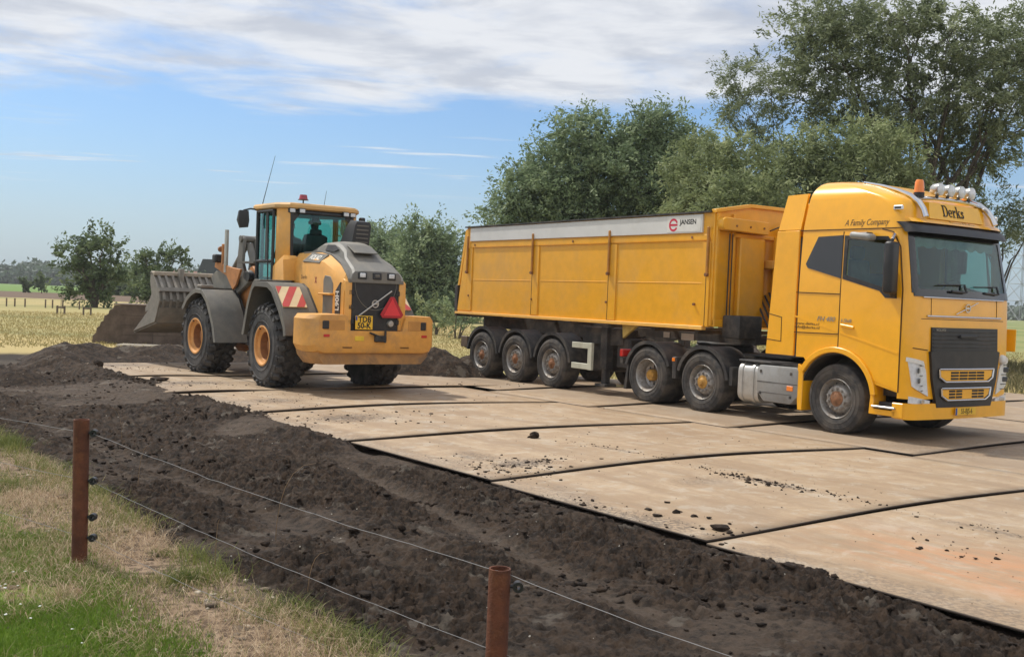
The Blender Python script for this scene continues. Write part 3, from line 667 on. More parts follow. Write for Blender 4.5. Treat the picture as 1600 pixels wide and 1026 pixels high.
# lawn-like green grass in the near left corner
a, l, x, y, rs = scatter(260000, -8.5, -4.0, 0.0, 9.5, 3)
nz = fbm(x, y, 0.9, 4, seed=70); edge_ = -4.45 + 1.3 * (nz - 0.5)
bpx, bpy_ = gp(45, 925); bare = ((x - bpx) / .34) ** 2 + ((y - bpy_) / .22) ** 2 < 1 + .8 * (fbm(x, y, 5, 2, seed=77) - .5)
k = (a < edge_ + 0.10 * rs.randn(len(a))) & ~bare; x, y, l = x[k], y[k], l[k]
z = ground_z(x, y) - 0.004; hh = (0.035 + 0.05 * fbm(x, y, 2.2, 3, seed=71)) * (0.6 + 0.7 * rs.rand(len(x)))
tn = np.clip(0.15 + 0.55 * fbm(x, y, 1.6, 3, seed=72) + 0.35 * (rs.rand(len(x)) - 0.4), 0, 1)
blades('green_grass', np.stack([x, y, z], -1), hh, 0.0045 + 0 * x, 0.6 + 0 * x, green_g, 'short bright green grass in the near left corner', tone=tn)
# thin growth over the dry part of the verge
a, l, x, y, rs = scatter(90000, -6.5, -3.2, -1.0, 13.0, 4)
nz = fbm(x, y, 1.1, 4, seed=73); k = (nz + 0.18 * rs.rand(len(a)) > 0.66) & (a < -3.45 + 0.3 * (nz - 0.5)); x, y, nz = x[k], y[k], nz[k]
blades('verge_grass', np.stack([x, y, ground_z(x, y) - 0.003], -1), (0.03 + 0.10 * np.clip(nz - 0.5, 0, 1) * 2 * rs.rand(len(x))) + 0.015, 0.004 + 0 * x, 0.8 + 0 * x, verge_g, 'thin olive tufts over the dry verge', seed=5)
# longer grass fringe along the mud
a, l, x, y, rs = scatter(26000, -3.95, -3.25, 0.5, 15.0, 6)
c0 = -3.55 + 0.45 * (fbm(l, l * 0.3, 0.9, 4, seed=41) - 0.5); den = np.exp(-((a - c0) / 0.13) ** 2) * ss(fbm(l, l, 0.9, 3, seed=74) + 0.25 * ss(l, 3.5, 6), 0.38, 0.56); k = rs.rand(len(a)) < den; x, y = x[k], y[k]
tn = np.clip(0.2 + 0.8 * rs.rand(len(x)) * fbm(x, y, 1.5, 3, seed=75) * 1.6, 0, 1)
blades('verge_grass', np.stack([x, y, ground_z(x, y) - 0.01], -1), 0.05 + 0.13 * rs.rand(len(x)) ** 1.8, 0.005 + 0 * x, 0.8 + 0 * x, verge_g, 'longer yellow-green grass fringing the mud bank', seed=7, tone=tn)
# dead straw lying about
a, l, x, y, rs = scatter(60000, -5.6, -3.35, 0.0, 13.0, 8)
nz = fbm(x, y, 1.3, 4, seed=76); k = (nz + 0.22 * rs.rand(len(a)) > 0.58) & (a < -3.5 + 0.4 * (nz - .5)); x, y = x[k], y[k]
blades('straw', np.stack([x, y, ground_z(x, y) + 0.004], -1), 0.05 + 0.10 * rs.rand(len(x)), 0.0028 + 0 * x, 1.35 + 0 * x, straw_g, 'pale dead straw strewn over the dry verge', seed=9)
# tussocks
P_ = []; H_ = []
for u, v, r_, n_, h_ in [(288, 915, .13, 420, .11), (118, 735, .16, 380, .12), (60, 700, .2, 520, .13), (20, 700, .2, 420, .15), (10, 770, .16, 300, .12), (480, 955, .12, 260, .09), (560, 1008, .2, 320, .1), (415, 970, .22, 260, .07), (205, 640 + 60, .2, 0, .1), (250, 872, .08, 120, .06), (165, 775, .1, 220, .1)]:
    x0, y0 = gp(u, v, -0.04)
    for q in range(n_): P_.append((x0 + random.gauss(0, r_ * .5), y0 + random.gauss(0, r_ * .5), -0.05)); H_.append(h_ * random.uniform(.5, 1.2))
P_ = np.array(P_); P_[:, 2] = ground_z(P_[:, 0], P_[:, 1]) - 0.005
blades('verge_grass', P_, np.array(H_), np.full(len(P_), .0045), np.full(len(P_), .7), verge_g, 'olive green tussocks dotted over the dry verge', seed=11, tone=np.random.RandomState(1).rand(len(P_)) * .6)
# tall single stalks at the mud edge
m = MB()
for u, v, hh_, dx in [(430, 850, .62, .28), (215, 770, .45, .1), (190, 690, .4, -.12), (335, 905, .4, .02), (480, 935, .3, .1), (30, 720, .5, .25)]:
    x0, y0 = gp(u, v, -0.05); m.tube([(x0 + dx * (q / 6) ** 2.2, y0, -0.06 + hh_ * math.sin(q / 6 * PI * .5)) for q in range(7)], [.0028, .0026, .0024, .0022, .002, .0016, .001], 4)
tag(m.build('straw', straw_g), 'single tall dead stalks leaning over the mud edge', 'grass', kind='stuff')
# pebbles, shells and daisies on the verge
a, l, x, y, rs = scatter(420, -5.4, -3.4, 0.3, 9.0, 10)
rock_set('pebbles', np.stack([x, y, ground_z(x, y) + .004], -1), 0.006 + 0.014 * rs.rand(len(x)) ** 2, mat('pale_pebble', (0.42, 0.36, 0.28), 0.8, var=.4, vscale=3), 'pale pebbles and lumps on the dry verge soil', 'pebbles', seed=3)
a, l, x, y, rs = scatter(260, -7.0, -4.6, 0.3, 6.0, 13)
rock_set('daisies', np.stack([x, y, ground_z(x, y) + .06], -1), 0.006 + 0.004 * rs.rand(len(x)), mat('petal_white', (0.75, 0.75, 0.68), 0.6), 'tiny white flowers dotted in the green grass', 'flowers', seed=4, flat=.3)
a, l, x, y, rs = scatter(900, -5.6, -3.4, 0.0, 12.0, 15)
dk = mat('verge_soil', (0.13, 0.10, 0.07), 0.95, var=.45, vscale=12)
rock_set('soil_lumps', np.stack([x, y, ground_z(x, y)], -1), 0.012 + 0.035 * rs.rand(len(x)) ** 3, dk, 'dry brown lumps of soil on the verge', 'soil', seed=6, flat=.5)
# dry field grass: tufts thinning into the distance
rs = np.random.RandomState(20); n = 150000; d = 17 + 45 * rs.rand(n) ** 1.6; an = np.radians(-33 + 62 * rs.rand(n)); x = np.sin(an) * d; y = np.cos(an) * d
ac_, al_ = to_road(x, y)
k = ((al_ > 26.5 + 1.2 * rs.rand(n)) | (ac_ > 19) | ((ac_ > 11.2) & (al_ > 12.2)) | ((ac_ < -5.0) & (al_ > 14.2))); x, y, d = x[k], y[k], d[k]
tn = np.clip(fbm(x, y, 0.10, 3, seed=81) * 1.3 - 0.15 + 0.25 * (rs.rand(len(x)) - .5), 0, 1)
blades('field_grass', np.stack([x, y, ground_z(x, y) - .01], -1), 0.04 + 0.08 * rs.rand(len(x)), 0.010 + 0.0004 * d, 0.8 + 0 * x, field_g, 'dry straw-coloured grass standing in the field', seed=12, tone=tn)
# ================================================================== vehicles: shared materials and wheels
yel = mat('truck_yellow', (0.86, 0.405, 0.006), 0.30, var=0.04, coat=0.5, dirt=0.16, dirtcol=(0.58, 0.36, 0.12), dscale=1.3, dlo=0.5, dhi=0.8)
tyel = mat('trailer_yellow', (0.78, 0.375, 0.014), 0.40, var=0.05, coat=0.2, dirt=0.42, dirtcol=(0.50, 0.31, 0.13), dscale=0.9, dlo=0.42, dhi=0.75)
blk = mat('black_trim', (0.016, 0.016, 0.018), 0.45, var=0.2, dirt=0.35, dirtcol=(0.10, 0.085, 0.07), dscale=3)
dblk = mat('dusty_black', (0.028, 0.027, 0.027), 0.65, var=0.25, dirt=0.7, dirtcol=(0.12, 0.10, 0.08), dscale=3.0, dlo=0.42, dhi=0.68)
seamm = mat('seam', (0.05, 0.022, 0.004), 0.8)
tyrem = mat('tyre', (0.030, 0.029, 0.029), 0.85, var=0.2, dirt=0.75, dirtcol=(0.115, 0.098, 0.08), dscale=4, dlo=0.38, dhi=0.66, bump=0.25, bscale=60)
chrome = mat('chrome', (0.60, 0.60, 0.60), 0.22, metal=1.0, var=0.03)
steel = mat('wheel_steel', (0.36, 0.35, 0.33), 0.45, metal=0.6, var=0.15, dirt=0.7, dirtcol=(0.16, 0.12, 0.09), dscale=6, dlo=0.4, dhi=0.62)
rusty = mat('rusty_hub', (0.22, 0.10, 0.045), 0.8, var=0.4, vscale=14, dirt=0.6, dirtcol=(0.12, 0.08, 0.05))
yhub = mat('ochre_hub', (0.42, 0.22, 0.04), 0.6, var=0.3, vscale=14, dirt=0.6, dirtcol=(0.18, 0.11, 0.05), dscale=8)
greyp = mat('grey_cover', (0.27, 0.27, 0.26), 0.5, var=0.06, dirt=0.4, dirtcol=(0.20, 0.17, 0.13), metal=0.1)
alu = mat('aluminium', (0.48, 0.47, 0.44), 0.38, metal=0.6, var=0.06, dirt=0.4, dirtcol=(0.26, 0.22, 0.17), bump=0.08, bscale=25)
orange = mat('amber', (0.85, 0.22, 0.02), 0.25, var=0.05, coat=0.5); redl = mat('red_lens', (0.50, 0.02, 0.015), 0.3, coat=0.5); white = mat('white_paint', (0.68, 0.67, 0.63), 0.45, var=0.05, dirt=0.3, dirtcol=(0.45, 0.41, 0.33))
platem = mat('plate_yellow', (0.80, 0.48, 0.03), 0.45, var=0.04); inkm = mat('black_ink', (0.012, 0.012, 0.012), 0.6); brownink = mat('brown_ink', (0.10, 0.05, 0.01), 0.6); bluem = mat('plate_blue', (0.02, 0.07, 0.35), 0.5)
lensm = mat('lamp_lens', (0.62, 0.64, 0.66), 0.12, var=0.1, coat=0.6, vscale=20); frit = mat('black_glass_edge', (0.012, 0.013, 0.015), 0.12, coat=0.5)
seatm = mat('seat_fabric', (0.16, 0.16, 0.165), 0.85, var=0.2); dashm = mat('dashboard', (0.085, 0.085, 0.085), 0.6, var=0.2); curt = mat('curtain', (0.55, 0.52, 0.45), 0.9, var=0.2)
wsg = glass('windscreen_glass', (0.66, 0.88, 0.84), 0.76); swg = glass('side_glass', (0.75, 0.92, 0.90), 0.90)

TZ = 0.012
def truck_wheel(parent, x, y, side, r=0.508, w=0.31, kind='steer'):
    """outer face towards -y when side=-1; wheel built around its centre"""
    o = empty('wheel', (x, y, r - 0.006)); o.parent = parent; s = side
    P = lambda pr: [(a, b * s) for a, b in pr]
    m = MB(); m.lathe(P([(0.292, -0.02), (0.30, 0.008), (0.34, 0.022), (r - .10, 0.028), (r - .045, 0.018), (r - .012, -0.002), (r, -0.03), (r, -w + .03), (r - .02, -w + 0.005), (r - .08, -w - .01), (0.32, -w), (0.292, -w + .03)]), 'y', n=64, closed=True)
    for g_ in (0.22, 0.5, 0.78): m.lathe([(r - 0.002, s * (-w * g_ - .004)), (r + .0035, s * (-w * g_ - .03)), (r + .0035, s * (-w * g_ - .07)), (r - 0.002, s * (-w * g_ - .075))], 'y', n=64)
    for q in range(2): m.lathe(P([(r - .07 - q * .07, .024), (r - .075 - q * .07, .030), (r - .08 - q * .07, .024)]), 'y', n=64)
    m.build('tyre', tyrem, o, recalc=True)
    m = MB()
    if kind == 'drive':
        m.lathe(P([(0.298, 0.012), (0.288, 0.020), (0.275, 0.008), (0.262, -0.05), (0.235, -0.09), (0.222, -0.15), (0.20, -0.165), (0.10, -0.17), (0.0, -0.17)]), 'y', n=48)
    else:
        m.lathe(P([(0.298, 0.006), (0.289, 0.016), (0.280, 0.006), (0.262, -0.06), (0.240, -0.10), (0.215, -0.075), (0.190, -0.020), (0.175, -0.010), (0.12, -0.008), (0.0, -0.008)]), 'y', n=48)
    m.build('rim', steel, o)
    if kind == 'drive':
        m = MB()
        for k in range(8):
            a = k * PI / 4; m.lathe([(0.026, 0), (0.0, 0.0)], 'y', (0.165 * math.cos(a), -0.166 * s, 0.165 * math.sin(a)), 12)
        m.build('hand_hole', blk, o)
        m = MB(); m.lathe(P([(0.0, -0.045), (0.085, -0.048), (0.10, -0.07), (0.105, -0.168)]), 'y', n=28); m.build('hub', yhub, o)
        m = MB()
        for k in range(10):
            a = (k + .5) * PI / 5; c = (0.125 * math.cos(a), 0, 0.125 * math.sin(a)); m.cyl((c[0], -0.17 * s, c[2]), (c[0], -0.14 * s, c[2]), 0.014, 6)
        m.build('wheel_nuts', steel, o)
    else:
        m = MB()
        for k in range(10):
            a = (k + .5) * PI / 5; c = (0.150 * math.cos(a), 0, 0.150 * math.sin(a)); m.cyl((c[0], -0.012 * s, c[2]), (c[0], 0.022 * s, c[2]), 0.017, 6); m.lathe([(0.024, -0.0075 * s), (0.024, 0.002 * s), (0, 0.002 * s)], 'y', c, 10)
        m.build('wheel_nuts', steel, o)
        pr = {'steer': [(0.0, 0.018), (0.06, 0.016), (0.085, 0.0), (0.112, -0.002), (0.115, -0.012)], 'push': [(0.0, 0.055), (0.045, 0.052), (0.055, 0.03), (0.070, 0.01), (0.112, 0.0), (0.115, -0.012)], 'trail': [(0.0, 0.050), (0.040, 0.048), (0.048, 0.03), (0.060, 0.004), (0.10, -0.002), (0.115, -0.012)]}[kind]
        m = MB(); m.lathe(P(pr), 'y', n=28); m.build('hub', yhub if kind == 'push' else rusty, o)
        m = MB()
        for k in range(10):
            a = k * PI / 5; m.lathe([(0.018, 0.0), (0.0, 0.0)], 'y', (0.222 * math.cos(a), s * (-0.078), 0.222 * math.sin(a)), 10)
        m.build('hand_hole', blk, o)
    return o

def arc_pts(cx, cz, r, a0, a1, n):
    return [(cx + r * math.cos(R(a0 + (a1 - a0) * k / n)), cz + r * math.sin(R(a0 + (a1 - a0) * k / n))) for k in range(n + 1)]
def fender(parent, cx, cz, r, a0, a1, y0, y1, m_, name='mudguard', th=0.03, lip=0.05, flat=None):
    out = arc_pts(cx, cz, r, a0, a1, 20); inn = arc_pts(cx, cz, r - th, a0, a1, 20)[::-1]
    m = MB(); m.prism(out + inn, 'y', y0, y1)
    lipo = arc_pts(cx, cz, r + 0.012, a0, a1, 20); lipi = arc_pts(cx, cz, r - lip, a0, a1, 20)[::-1]
    ye = y0 if abs(y0) > abs(y1) else y1; s = -1 if ye < 0 else 1
    m.prism(lipo + lipi, 'y', ye, ye + s * 0.022)
    return m.build(name, m_, parent)
def panel(poly, mapf, th, cuts=(), name='panel', m_=None, parent=None, bevel=0.0):
    """polygon (a,b) cut along the lines a=.. / b=.. then mapped with mapf(a, b, depth) and given thickness"""
    b = bmesh.new(); f = b.faces.new([b.verts.new((p[0], p[1], 0)) for p in poly]); bmesh.ops.triangulate(b, faces=[f])
    for ax, val in cuts:
        n_ = Vector((1, 0, 0)) if ax == 0 else Vector((0, 1, 0)); bmesh.ops.bisect_plane(b, geom=b.verts[:] + b.edges[:] + b.faces[:], plane_co=n_ * val, plane_no=n_, dist=1e-5)
    r = bmesh.ops.extrude_face_region(b, geom=b.faces[:]); top = {v for v in r['geom'] if isinstance(v, bmesh.types.BMVert)}
    for v in b.verts: v.co = Vector(mapf(v.co.x, v.co.y, -th if v in top else 0.0))
    bmesh.ops.recalc_face_normals(b, faces=b.faces)
    mb = MB(); mb.b.free(); mb.b = b
    return mb.build(name, m_, parent, angle=30)
def lerp_tab(tab, z):
    if z <= tab[0][0]: return tab[0][1]
    for (a, b_), (c, d) in zip(tab[:-1], tab[1:]):
        if z <= c: return b_ + (d - b_) * (z - a) / (c - a)
    return tab[-1][1]

# ================================================================== truck tractor (x forward, y left, origin under the front axle)
TA = -0.9673
truck = empty('truck_tractor', (5.781, 16.448, TZ), TA, 'yellow truck tractor with chrome light bar on its roof, coupled to the tipping trailer', 'truck')
XF = [(0.30, 1.27), (0.6, 1.28), (1.3, 1.28), (2.05, 1.245), (2.9, 1.085), (3.1, 1.03), (3.3, 0.97), (3.40, 0.90), (3.47, 0.78), (3.54, 0.60), (3.62, 0.38), (3.69, 0.12), (3.735, -0.12), (3.76, -0.36)]
HW = [(0.3, 1.235), (2.1, 1.245), (3.0, 1.205), (3.35, 1.165), (3.47, 1.145), (3.54, 1.115), (3.62, 1.05), (3.69, 0.95), (3.735, 0.82), (3.76, 0.62)]
RC = [(0.3, 0.16), (2.0, 0.15), (3.1, 0.17), (3.4, 0.25), (3.76, 0.40)]
XRE = -0.80
def xfront(y, z):
    xf, hw, rc = lerp_tab(XF, z), lerp_tab(HW, z), lerp_tab(RC, z); a = abs(y)
    t_ = min(1, max(0, (a - (hw - rc)) / rc)); return xf - 0.05 * (a / 1.1) ** 2 - rc * (1 - math.sqrt(max(0, 1 - t_ * t_)))
def ring(z, off=0.0):
    hw, rc = lerp_tab(HW, z), lerp_tab(RC, z); ys = [hw]
    ys = [hw * q for q in ()] + [(hw - rc) + rc * math.sin(R(a)) for a in (90, 83, 75, 65, 52, 38, 22, 0)] + [(hw - rc) * q for q in (0.75, 0.5, 0.25, 0)]
    ys = ys + [-y for y in ys[::-1][1:]]; xr = XRE + max(0, z - 3.0) * 0.12
    pts = [(xr + 0.05, hw - 0.0, z), (xr + 0.35, hw, z), (-0.1, hw, z), (0.45, hw, z)]
    if lerp_tab(XF, z) < 0.7: pts = [(xr + 0.05, hw, z), (xr + 0.1, hw, z), (xr + 0.15, hw, z), (xr + 0.2, hw, z)]
    pts += [(xfront(y, z), y, z) for y in ys] + [(p[0], -p[1], z) for p in pts[::-1]]
    pts += [(xr, -hw + 0.06, z), (xr, hw - 0.06, z)]
    return pts
zs = [0.62, 0.9, 1.2, 1.6, 2.0, 2.3, 2.6, 2.9, 3.05, 3.2, 3.3, 3.36, 3.40, 3.44, 3.47, 3.505, 3.54, 3.58, 3.62, 3.655, 3.69, 3.715, 3.735, 3.75, 3.76]
body = MB().loft([ring(z) for z in zs]).build('cab_shell', yel, truck, angle=28)
cuts = []
cuts.append(MB().prism([(-0.66, 1.45), (1.08, 1.45), (1.12, 2.0), (0.96, 2.96), (-0.66, 2.96)], 'y', -1.12, 1.12).build('c', blk, truck))
cuts.append(MB().prism([(-1.09, 2.12), (1.09, 2.12), (1.04, 2.92), (-1.04, 2.92)], 'x', 0.75, 1.6).build('c', blk, truck))
WIN = [(-0.43, 2.885), (-0.64, 2.48), (-0.60, 2.42), (-0.02, 2.275), (0.70, 2.095), (0.80, 2.00), (0.99, 2.00), (0.97, 2.25), (0.93, 2.72), (0.80, 2.87), (0.70, 2.90)]
for s in (-1, 1):
    cuts.append(MB().prism([(0.04, 2.87), (0.04, 2.29), (0.68, 2.13), (0.84, 2.08), (0.93, 2.08), (0.90, 2.70), (0.78, 2.85)], 'y', s * 1.0, s * 1.5).build('c', blk, truck))
    cuts.append(MB().prism(arc_pts(0, 0.53, 0.655, 0, 180, 24) + [(-0.655, 0.2), (0.655, 0.2)], 'y', s * 0.55, s * 1.5).build('c', blk, truck))
cuts.append(MB().prism([(-1.2, 0.3), (-0.45, 0.3), (-0.45, 0.9), (-0.60, 1.075), (-1.2, 1.075)], 'y', -1.5, 1.5).build('c', blk, truck))
cuts.append(MB().prism([(0.4, 0.3), (1.06, 0.3), (1.06, 0.70), (0.60, 0.80), (0.4, 0.8)], 'y', -1.5, -0.95).build('c', blk, truck))
boolean(body, cuts, angle=28)
smap = lambda off, s=-1: (lambda a, b_, d: (a - 0.02 * max(0, b_ - 2.1), s * (lerp_tab(HW, b_) + off + d), b_))
zc_ = [(1, z) for z in (0.9, 1.5, 2.1, 2.4, 2.7, 3.0, 3.2, 3.35, 3.47)]
fmap = lambda off: (lambda a, b_, d: (xfront(a, b_) + off + d, a, b_))
fc_ = [(0, y) for y in (-1.22, -1.19, -1.15, -1.1, -1.04, -.95, -.8, -.6, -.4, -.2, 0, .2, .4, .6, .8, .95, 1.04, 1.1, 1.15, 1.19, 1.22)] + [(1, z) for z in (0.6, 0.9, 1.3, 1.7, 2.05, 2.3, 2.6, 2.9, 3.05)]
def keyhole(outer, inner):
    return outer + [outer[0]] + inner + [inner[0]]
for s in (-1, 1):
    dp = [(0.035, 1.24), (0.035, 2.93), (0.68, 2.955), (0.86, 2.90), (0.965, 2.76), (1.035, 2.2), (1.06, 2.1), (1.065, 0.72), (0.66, 0.84), (0.60, 0.99), (0.50, 1.10), (0.40, 1.17), (0.25, 1.22)]
    dr = panel(dp, smap(0.006, s), 0.012, zc_, 'door', yel, truck)
    cc = [MB().prism([(0.055, 2.86), (0.055, 2.30), (0.70, 2.14), (0.84, 2.09), (0.92, 2.09), (0.885, 2.70), (0.77, 2.845)], 'y', s * 1.0, s * 1.5).build('c', blk, truck)]
    boolean(dr, cc, angle=30)
    # dark glazing: rear quarter window is nearly black, the door window is clear glass in a black surround
    panel([(-0.43, 2.885), (-0.64, 2.48), (-0.60, 2.42), (0.02, 2.268), (0.02, 2.90)], smap(0.010, s), 0.014, zc_, 'quarter_window', frit, truck)
    wo_ = [(0.05, 2.895), (0.05, 2.262), (0.70, 2.10), (0.80, 2.005), (0.99, 2.00), (0.965, 2.30), (0.915, 2.73), (0.79, 2.87)]
    fr_ = panel(wo_, smap(0.012, s), 0.014, zc_, 'window_surround', blk, dr)
    boolean(fr_, [MB().prism([(0.10, 2.83), (0.10, 2.32), (0.70, 2.165), (0.84, 2.12), (0.885, 2.12), (0.85, 2.68), (0.75, 2.82)], 'y', s * 1.0, s * 1.5).build('c', blk, truck)], angle=30)
    panel([(0.09, 2.84), (0.09, 2.31), (0.70, 2.155), (0.84, 2.11), (0.895, 2.11), (0.86, 2.69), (0.76, 2.83)], smap(0.004, s), 0.006, zc_, 'door_glass', swg, dr)
    m = MB(); m.box((0.18, s * 1.262, 1.575), (0.24, 0.022, 0.04), rot=(0, 0.12, 0), bev=0.008); m.build('door_handle', yel, dr)
# panel gaps
def gap(pts, w_, s=-1, off=0.008, name='panel_gap'):
    P_ = []
    for (a, b_), (c, d) in zip(pts[:-1], pts[1:]):
        n_ = Vector((-(d - b_), c - a)).normalized() * w_ / 2
        P_.append(panel([(a + n_.x, b_ + n_.y), (c + n_.x, d + n_.y), (c - n_.x, d - n_.y), (a - n_.x, b_ - n_.y)], smap(off, s), 0.010, zc_, name, seamm, None))
    m = MB()
    for o in P_: m.b.from_mesh(o.data); bpy.data.objects.remove(o)
    return m
for s in (-1, 1):
    m = gap([(-0.78, 2.985), (1.0, 2.985)], 0.012, s)
    for seg_ in ([(0.025, 1.22), (0.025, 2.95)], [(-0.79, 2.05), (0.02, 2.04)], [(-0.80, 1.445), (0.02, 1.455)], [(1.075, 0.70), (1.075, 2.12), (1.0, 2.72), (0.87, 2.93), (0.68, 2.975)], [(0.72, 2.985), (0.72, 2.985)][:0]):
        if seg_:
            g2 = gap(seg_, 0.012, s); me_ = bpy.data.meshes.new('t'); g2.b.to_mesh(me_); m.b.from_mesh(me_); g2.b.free()
    m.build('panel_gap', seamm, truck)
    # soft swage running down the side
    panel([(-0.80, 1.70), (0.0, 1.50), (0.0, 1.475), (-0.80, 1.675)], smap(0.003, s), 0.014, zc_, 'swage_line', yel, truck)
    panel([(0.05, 1.49), (1.05, 1.255), (1.05, 1.225), (0.05, 1.465)], smap(0.011, s), 0.018, zc_, 'swage_line', yel, truck)
# side fairings behind the cab
for s in (-1, 1):
    m = MB(); m.prism([(-0.815, 1.08), (-1.37, 1.08), (-1.24, 2.985), (-0.80, 2.985)], 'y', s * 1.235, s * 1.19, bev=0.008); f1 = m.build('side_fairing', yel, truck, rot=(0, 0, 0))
    m = MB(); m.loft([[(-0.80, s * 1.212, 3.0), (-1.235, s * 1.212, 3.0), (-1.235, s * 1.17, 3.0), (-0.80, s * 1.17, 3.0)], [(-0.745, s * 1.135, 3.55), (-1.15, s * 1.125, 3.54), (-1.15, s * 1.09, 3.54), (-0.745, s * 1.09, 3.55)]]); m.build('side_fairing', yel, truck)
    y_ = s * 1.2365
    m = MB()
    for a, b_ in (((-1.345, 1.71), (-1.07, 1.66)), ((-1.07, 1.66), (-1.065, 1.29)), ((-1.065, 1.29), (-1.365, 1.31))):
        d = Vector((b_[0] - a[0], b_[1] - a[1])); m.box(((a[0] + b_[0]) / 2, y_, (a[1] + b_[1]) / 2), (d.length + .008, 0.005, 0.010), rot=(0, -math.atan2(d.y, d.x), 0))
    m.build('locker_seam', seamm, f1)
MB().box2((-1.30, -1.0, 2.9), (-0.82, 1.0, 3.42), bev=0.05, seg=2).build('roof_fairing', yel, truck)
# wheel arch trims, mud flap, steps
for s in (-1, 1):
    m = MB(); o_ = arc_pts(0, 0.53, 0.735, 8, 150, 24); i_ = arc_pts(0, 0.53, 0.655, 8, 150, 24)[::-1]; m.prism(o_ + i_, 'y', s * 1.20, s * 1.282, bev=0.008); m.build('wheel_arch_trim', yel, truck)
    m = MB(); m.prism([(-0.70, 0.97), (-0.60, 0.93), (-0.60, 0.27), (-0.68, 0.27), (-0.72, 0.7)], 'y', s * 1.24, s * 0.75, bev=0.006); m.build('mud_flap', yel, truck)
    m = MB(); o_ = arc_pts(0, 0.53, 0.66, -10, 185, 24); i_ = arc_pts(0, 0.53, 0.63, -10, 185, 24)[::-1]; m.prism(o_ + i_, 'y', s * 0.6, s * 1.22); m.build('wheel_arch_liner', dblk, truck)
    st_ = MB(); st_.box2((0.66, s * 1.02, 0.62), (1.03, s * 0.95, 0.84)); st_.build('step_well', dblk, truck)
    m = MB(); m.prism([(0.60, 0.36), (0.63, 0.78), (0.68, 0.76), (0.68, 0.44), (1.04, 0.44), (1.04, 0.36)], 'y', s * 1.235, s * 0.95, bev=0.008); m.build('step_frame', yel, truck)
    m = MB(); m.box((0.855, s * 1.15, 0.475), (0.38, 0.24, 0.028), bev=0.006); m.build('step', alu, truck)
# bumper, black lower grille frame, lamps
bp_ = [(-1.215, 0.335), (1.215, 0.335), (1.22, 0.56), (-1.22, 0.56)]
bcut = [(0, y) for y in (-1.21, -1.18, -1.14, -1.09, -1.0, -.8, -.5, -.2, .2, .5, .8, 1.0, 1.09, 1.14, 1.18, 1.21)]
bumper = panel(bp_, lambda a, b_, d: (xfront(a, 0.5) + 0.035 + d, a, b_), 0.16, bcut, 'bumper', yel, truck)
MB().box2((0.7, -1.13, 0.34), (1.1, 1.13, 0.54)).build('bumper_core', dblk, truck)
for s in (-1, 1): MB().box2((0.98, s * 1.2, 0.345), (1.16, s * 1.235, 0.555), bev=0.01).build('bumper_corner', yel, truck)
panel([(-0.66, 0.50), (0.66, 0.50), (0.78, 0.9), (0.84, 1.28), (0.74, 1.30), (-0.74, 1.30), (-0.84, 1.28), (-0.78, 0.9)], fmap(0.040), 0.06, fc_, 'grille_frame', blk, truck)
gu = panel([(-0.80, 1.25), (0.80, 1.25), (0.80, 1.62), (-0.80, 1.62)], fmap(0.022), 0.04, fc_, 'upper_grille', blk, truck)
m = MB()
for k in range(6):
    z_ = 1.29 + k * 0.055; m.tube([(xfront(y, z_) + 0.026, y, z_) for y in np.linspace(-.78, .78, 12)], 0.008, 6)
m.build('grille_bar', dblk, gu)
m = MB(); m.box((1.31, 0, 1.50), (0.03, 0.42, 0.05), bev=.01); m.build('grille_handle', blk, gu)
for z0, z1, wt, wb_, mid_ in ((0.86, 1.04, .66, .52, 0), (0.60, 0.77, .60, .46, 1)):
    ou = [(-wt, z1), (wt, z1), (wt - 0.02, z0 + .06), (wb_, z0), (-wb_, z0), (-wt + 0.02, z0 + .06)]; inn = [(a * 0.955, z1 - .018 if b_ == z1 else b_ + .018 if b_ == z0 else b_ + .012) for a, b_ in ou]
    ins = panel(inn, fmap(0.052), 0.03, fc_, 'lower_grille', yel, truck)
    m = MB()
    for a, b_ in zip(ou, ou[1:] + ou[:1]):
        n_ = 8 if abs(a[0] - b_[0]) > .5 else 2; m.tube([(xfront(a[0] + (b_[0] - a[0]) * q / n_, z0) + 0.056, a[0] + (b_[0] - a[0]) * q / n_, a[1] + (b_[1] - a[1]) * q / n_) for q in range(n_ + 1)], 0.014, 8)
    m.build('chrome_surround', chrome, ins)
    m = MB(); zz = [z0 + .045, z0 + .088, z0 + .13]
    for z_ in zz:
        for y0, y1 in ([(-.40, -.22), (-.20, -.01), (.01, .20), (.22, .40)] if not mid_ else [(-.42, -.28), (-.26, -.12), (.12, .26), (.28, .42)]):
            m.box((xfront((y0 + y1) / 2, z_) + 0.052, (y0 + y1) / 2, z_), (0.008, y1 - y0, 0.028))
    m.build('grille_slot', inkm, ins)
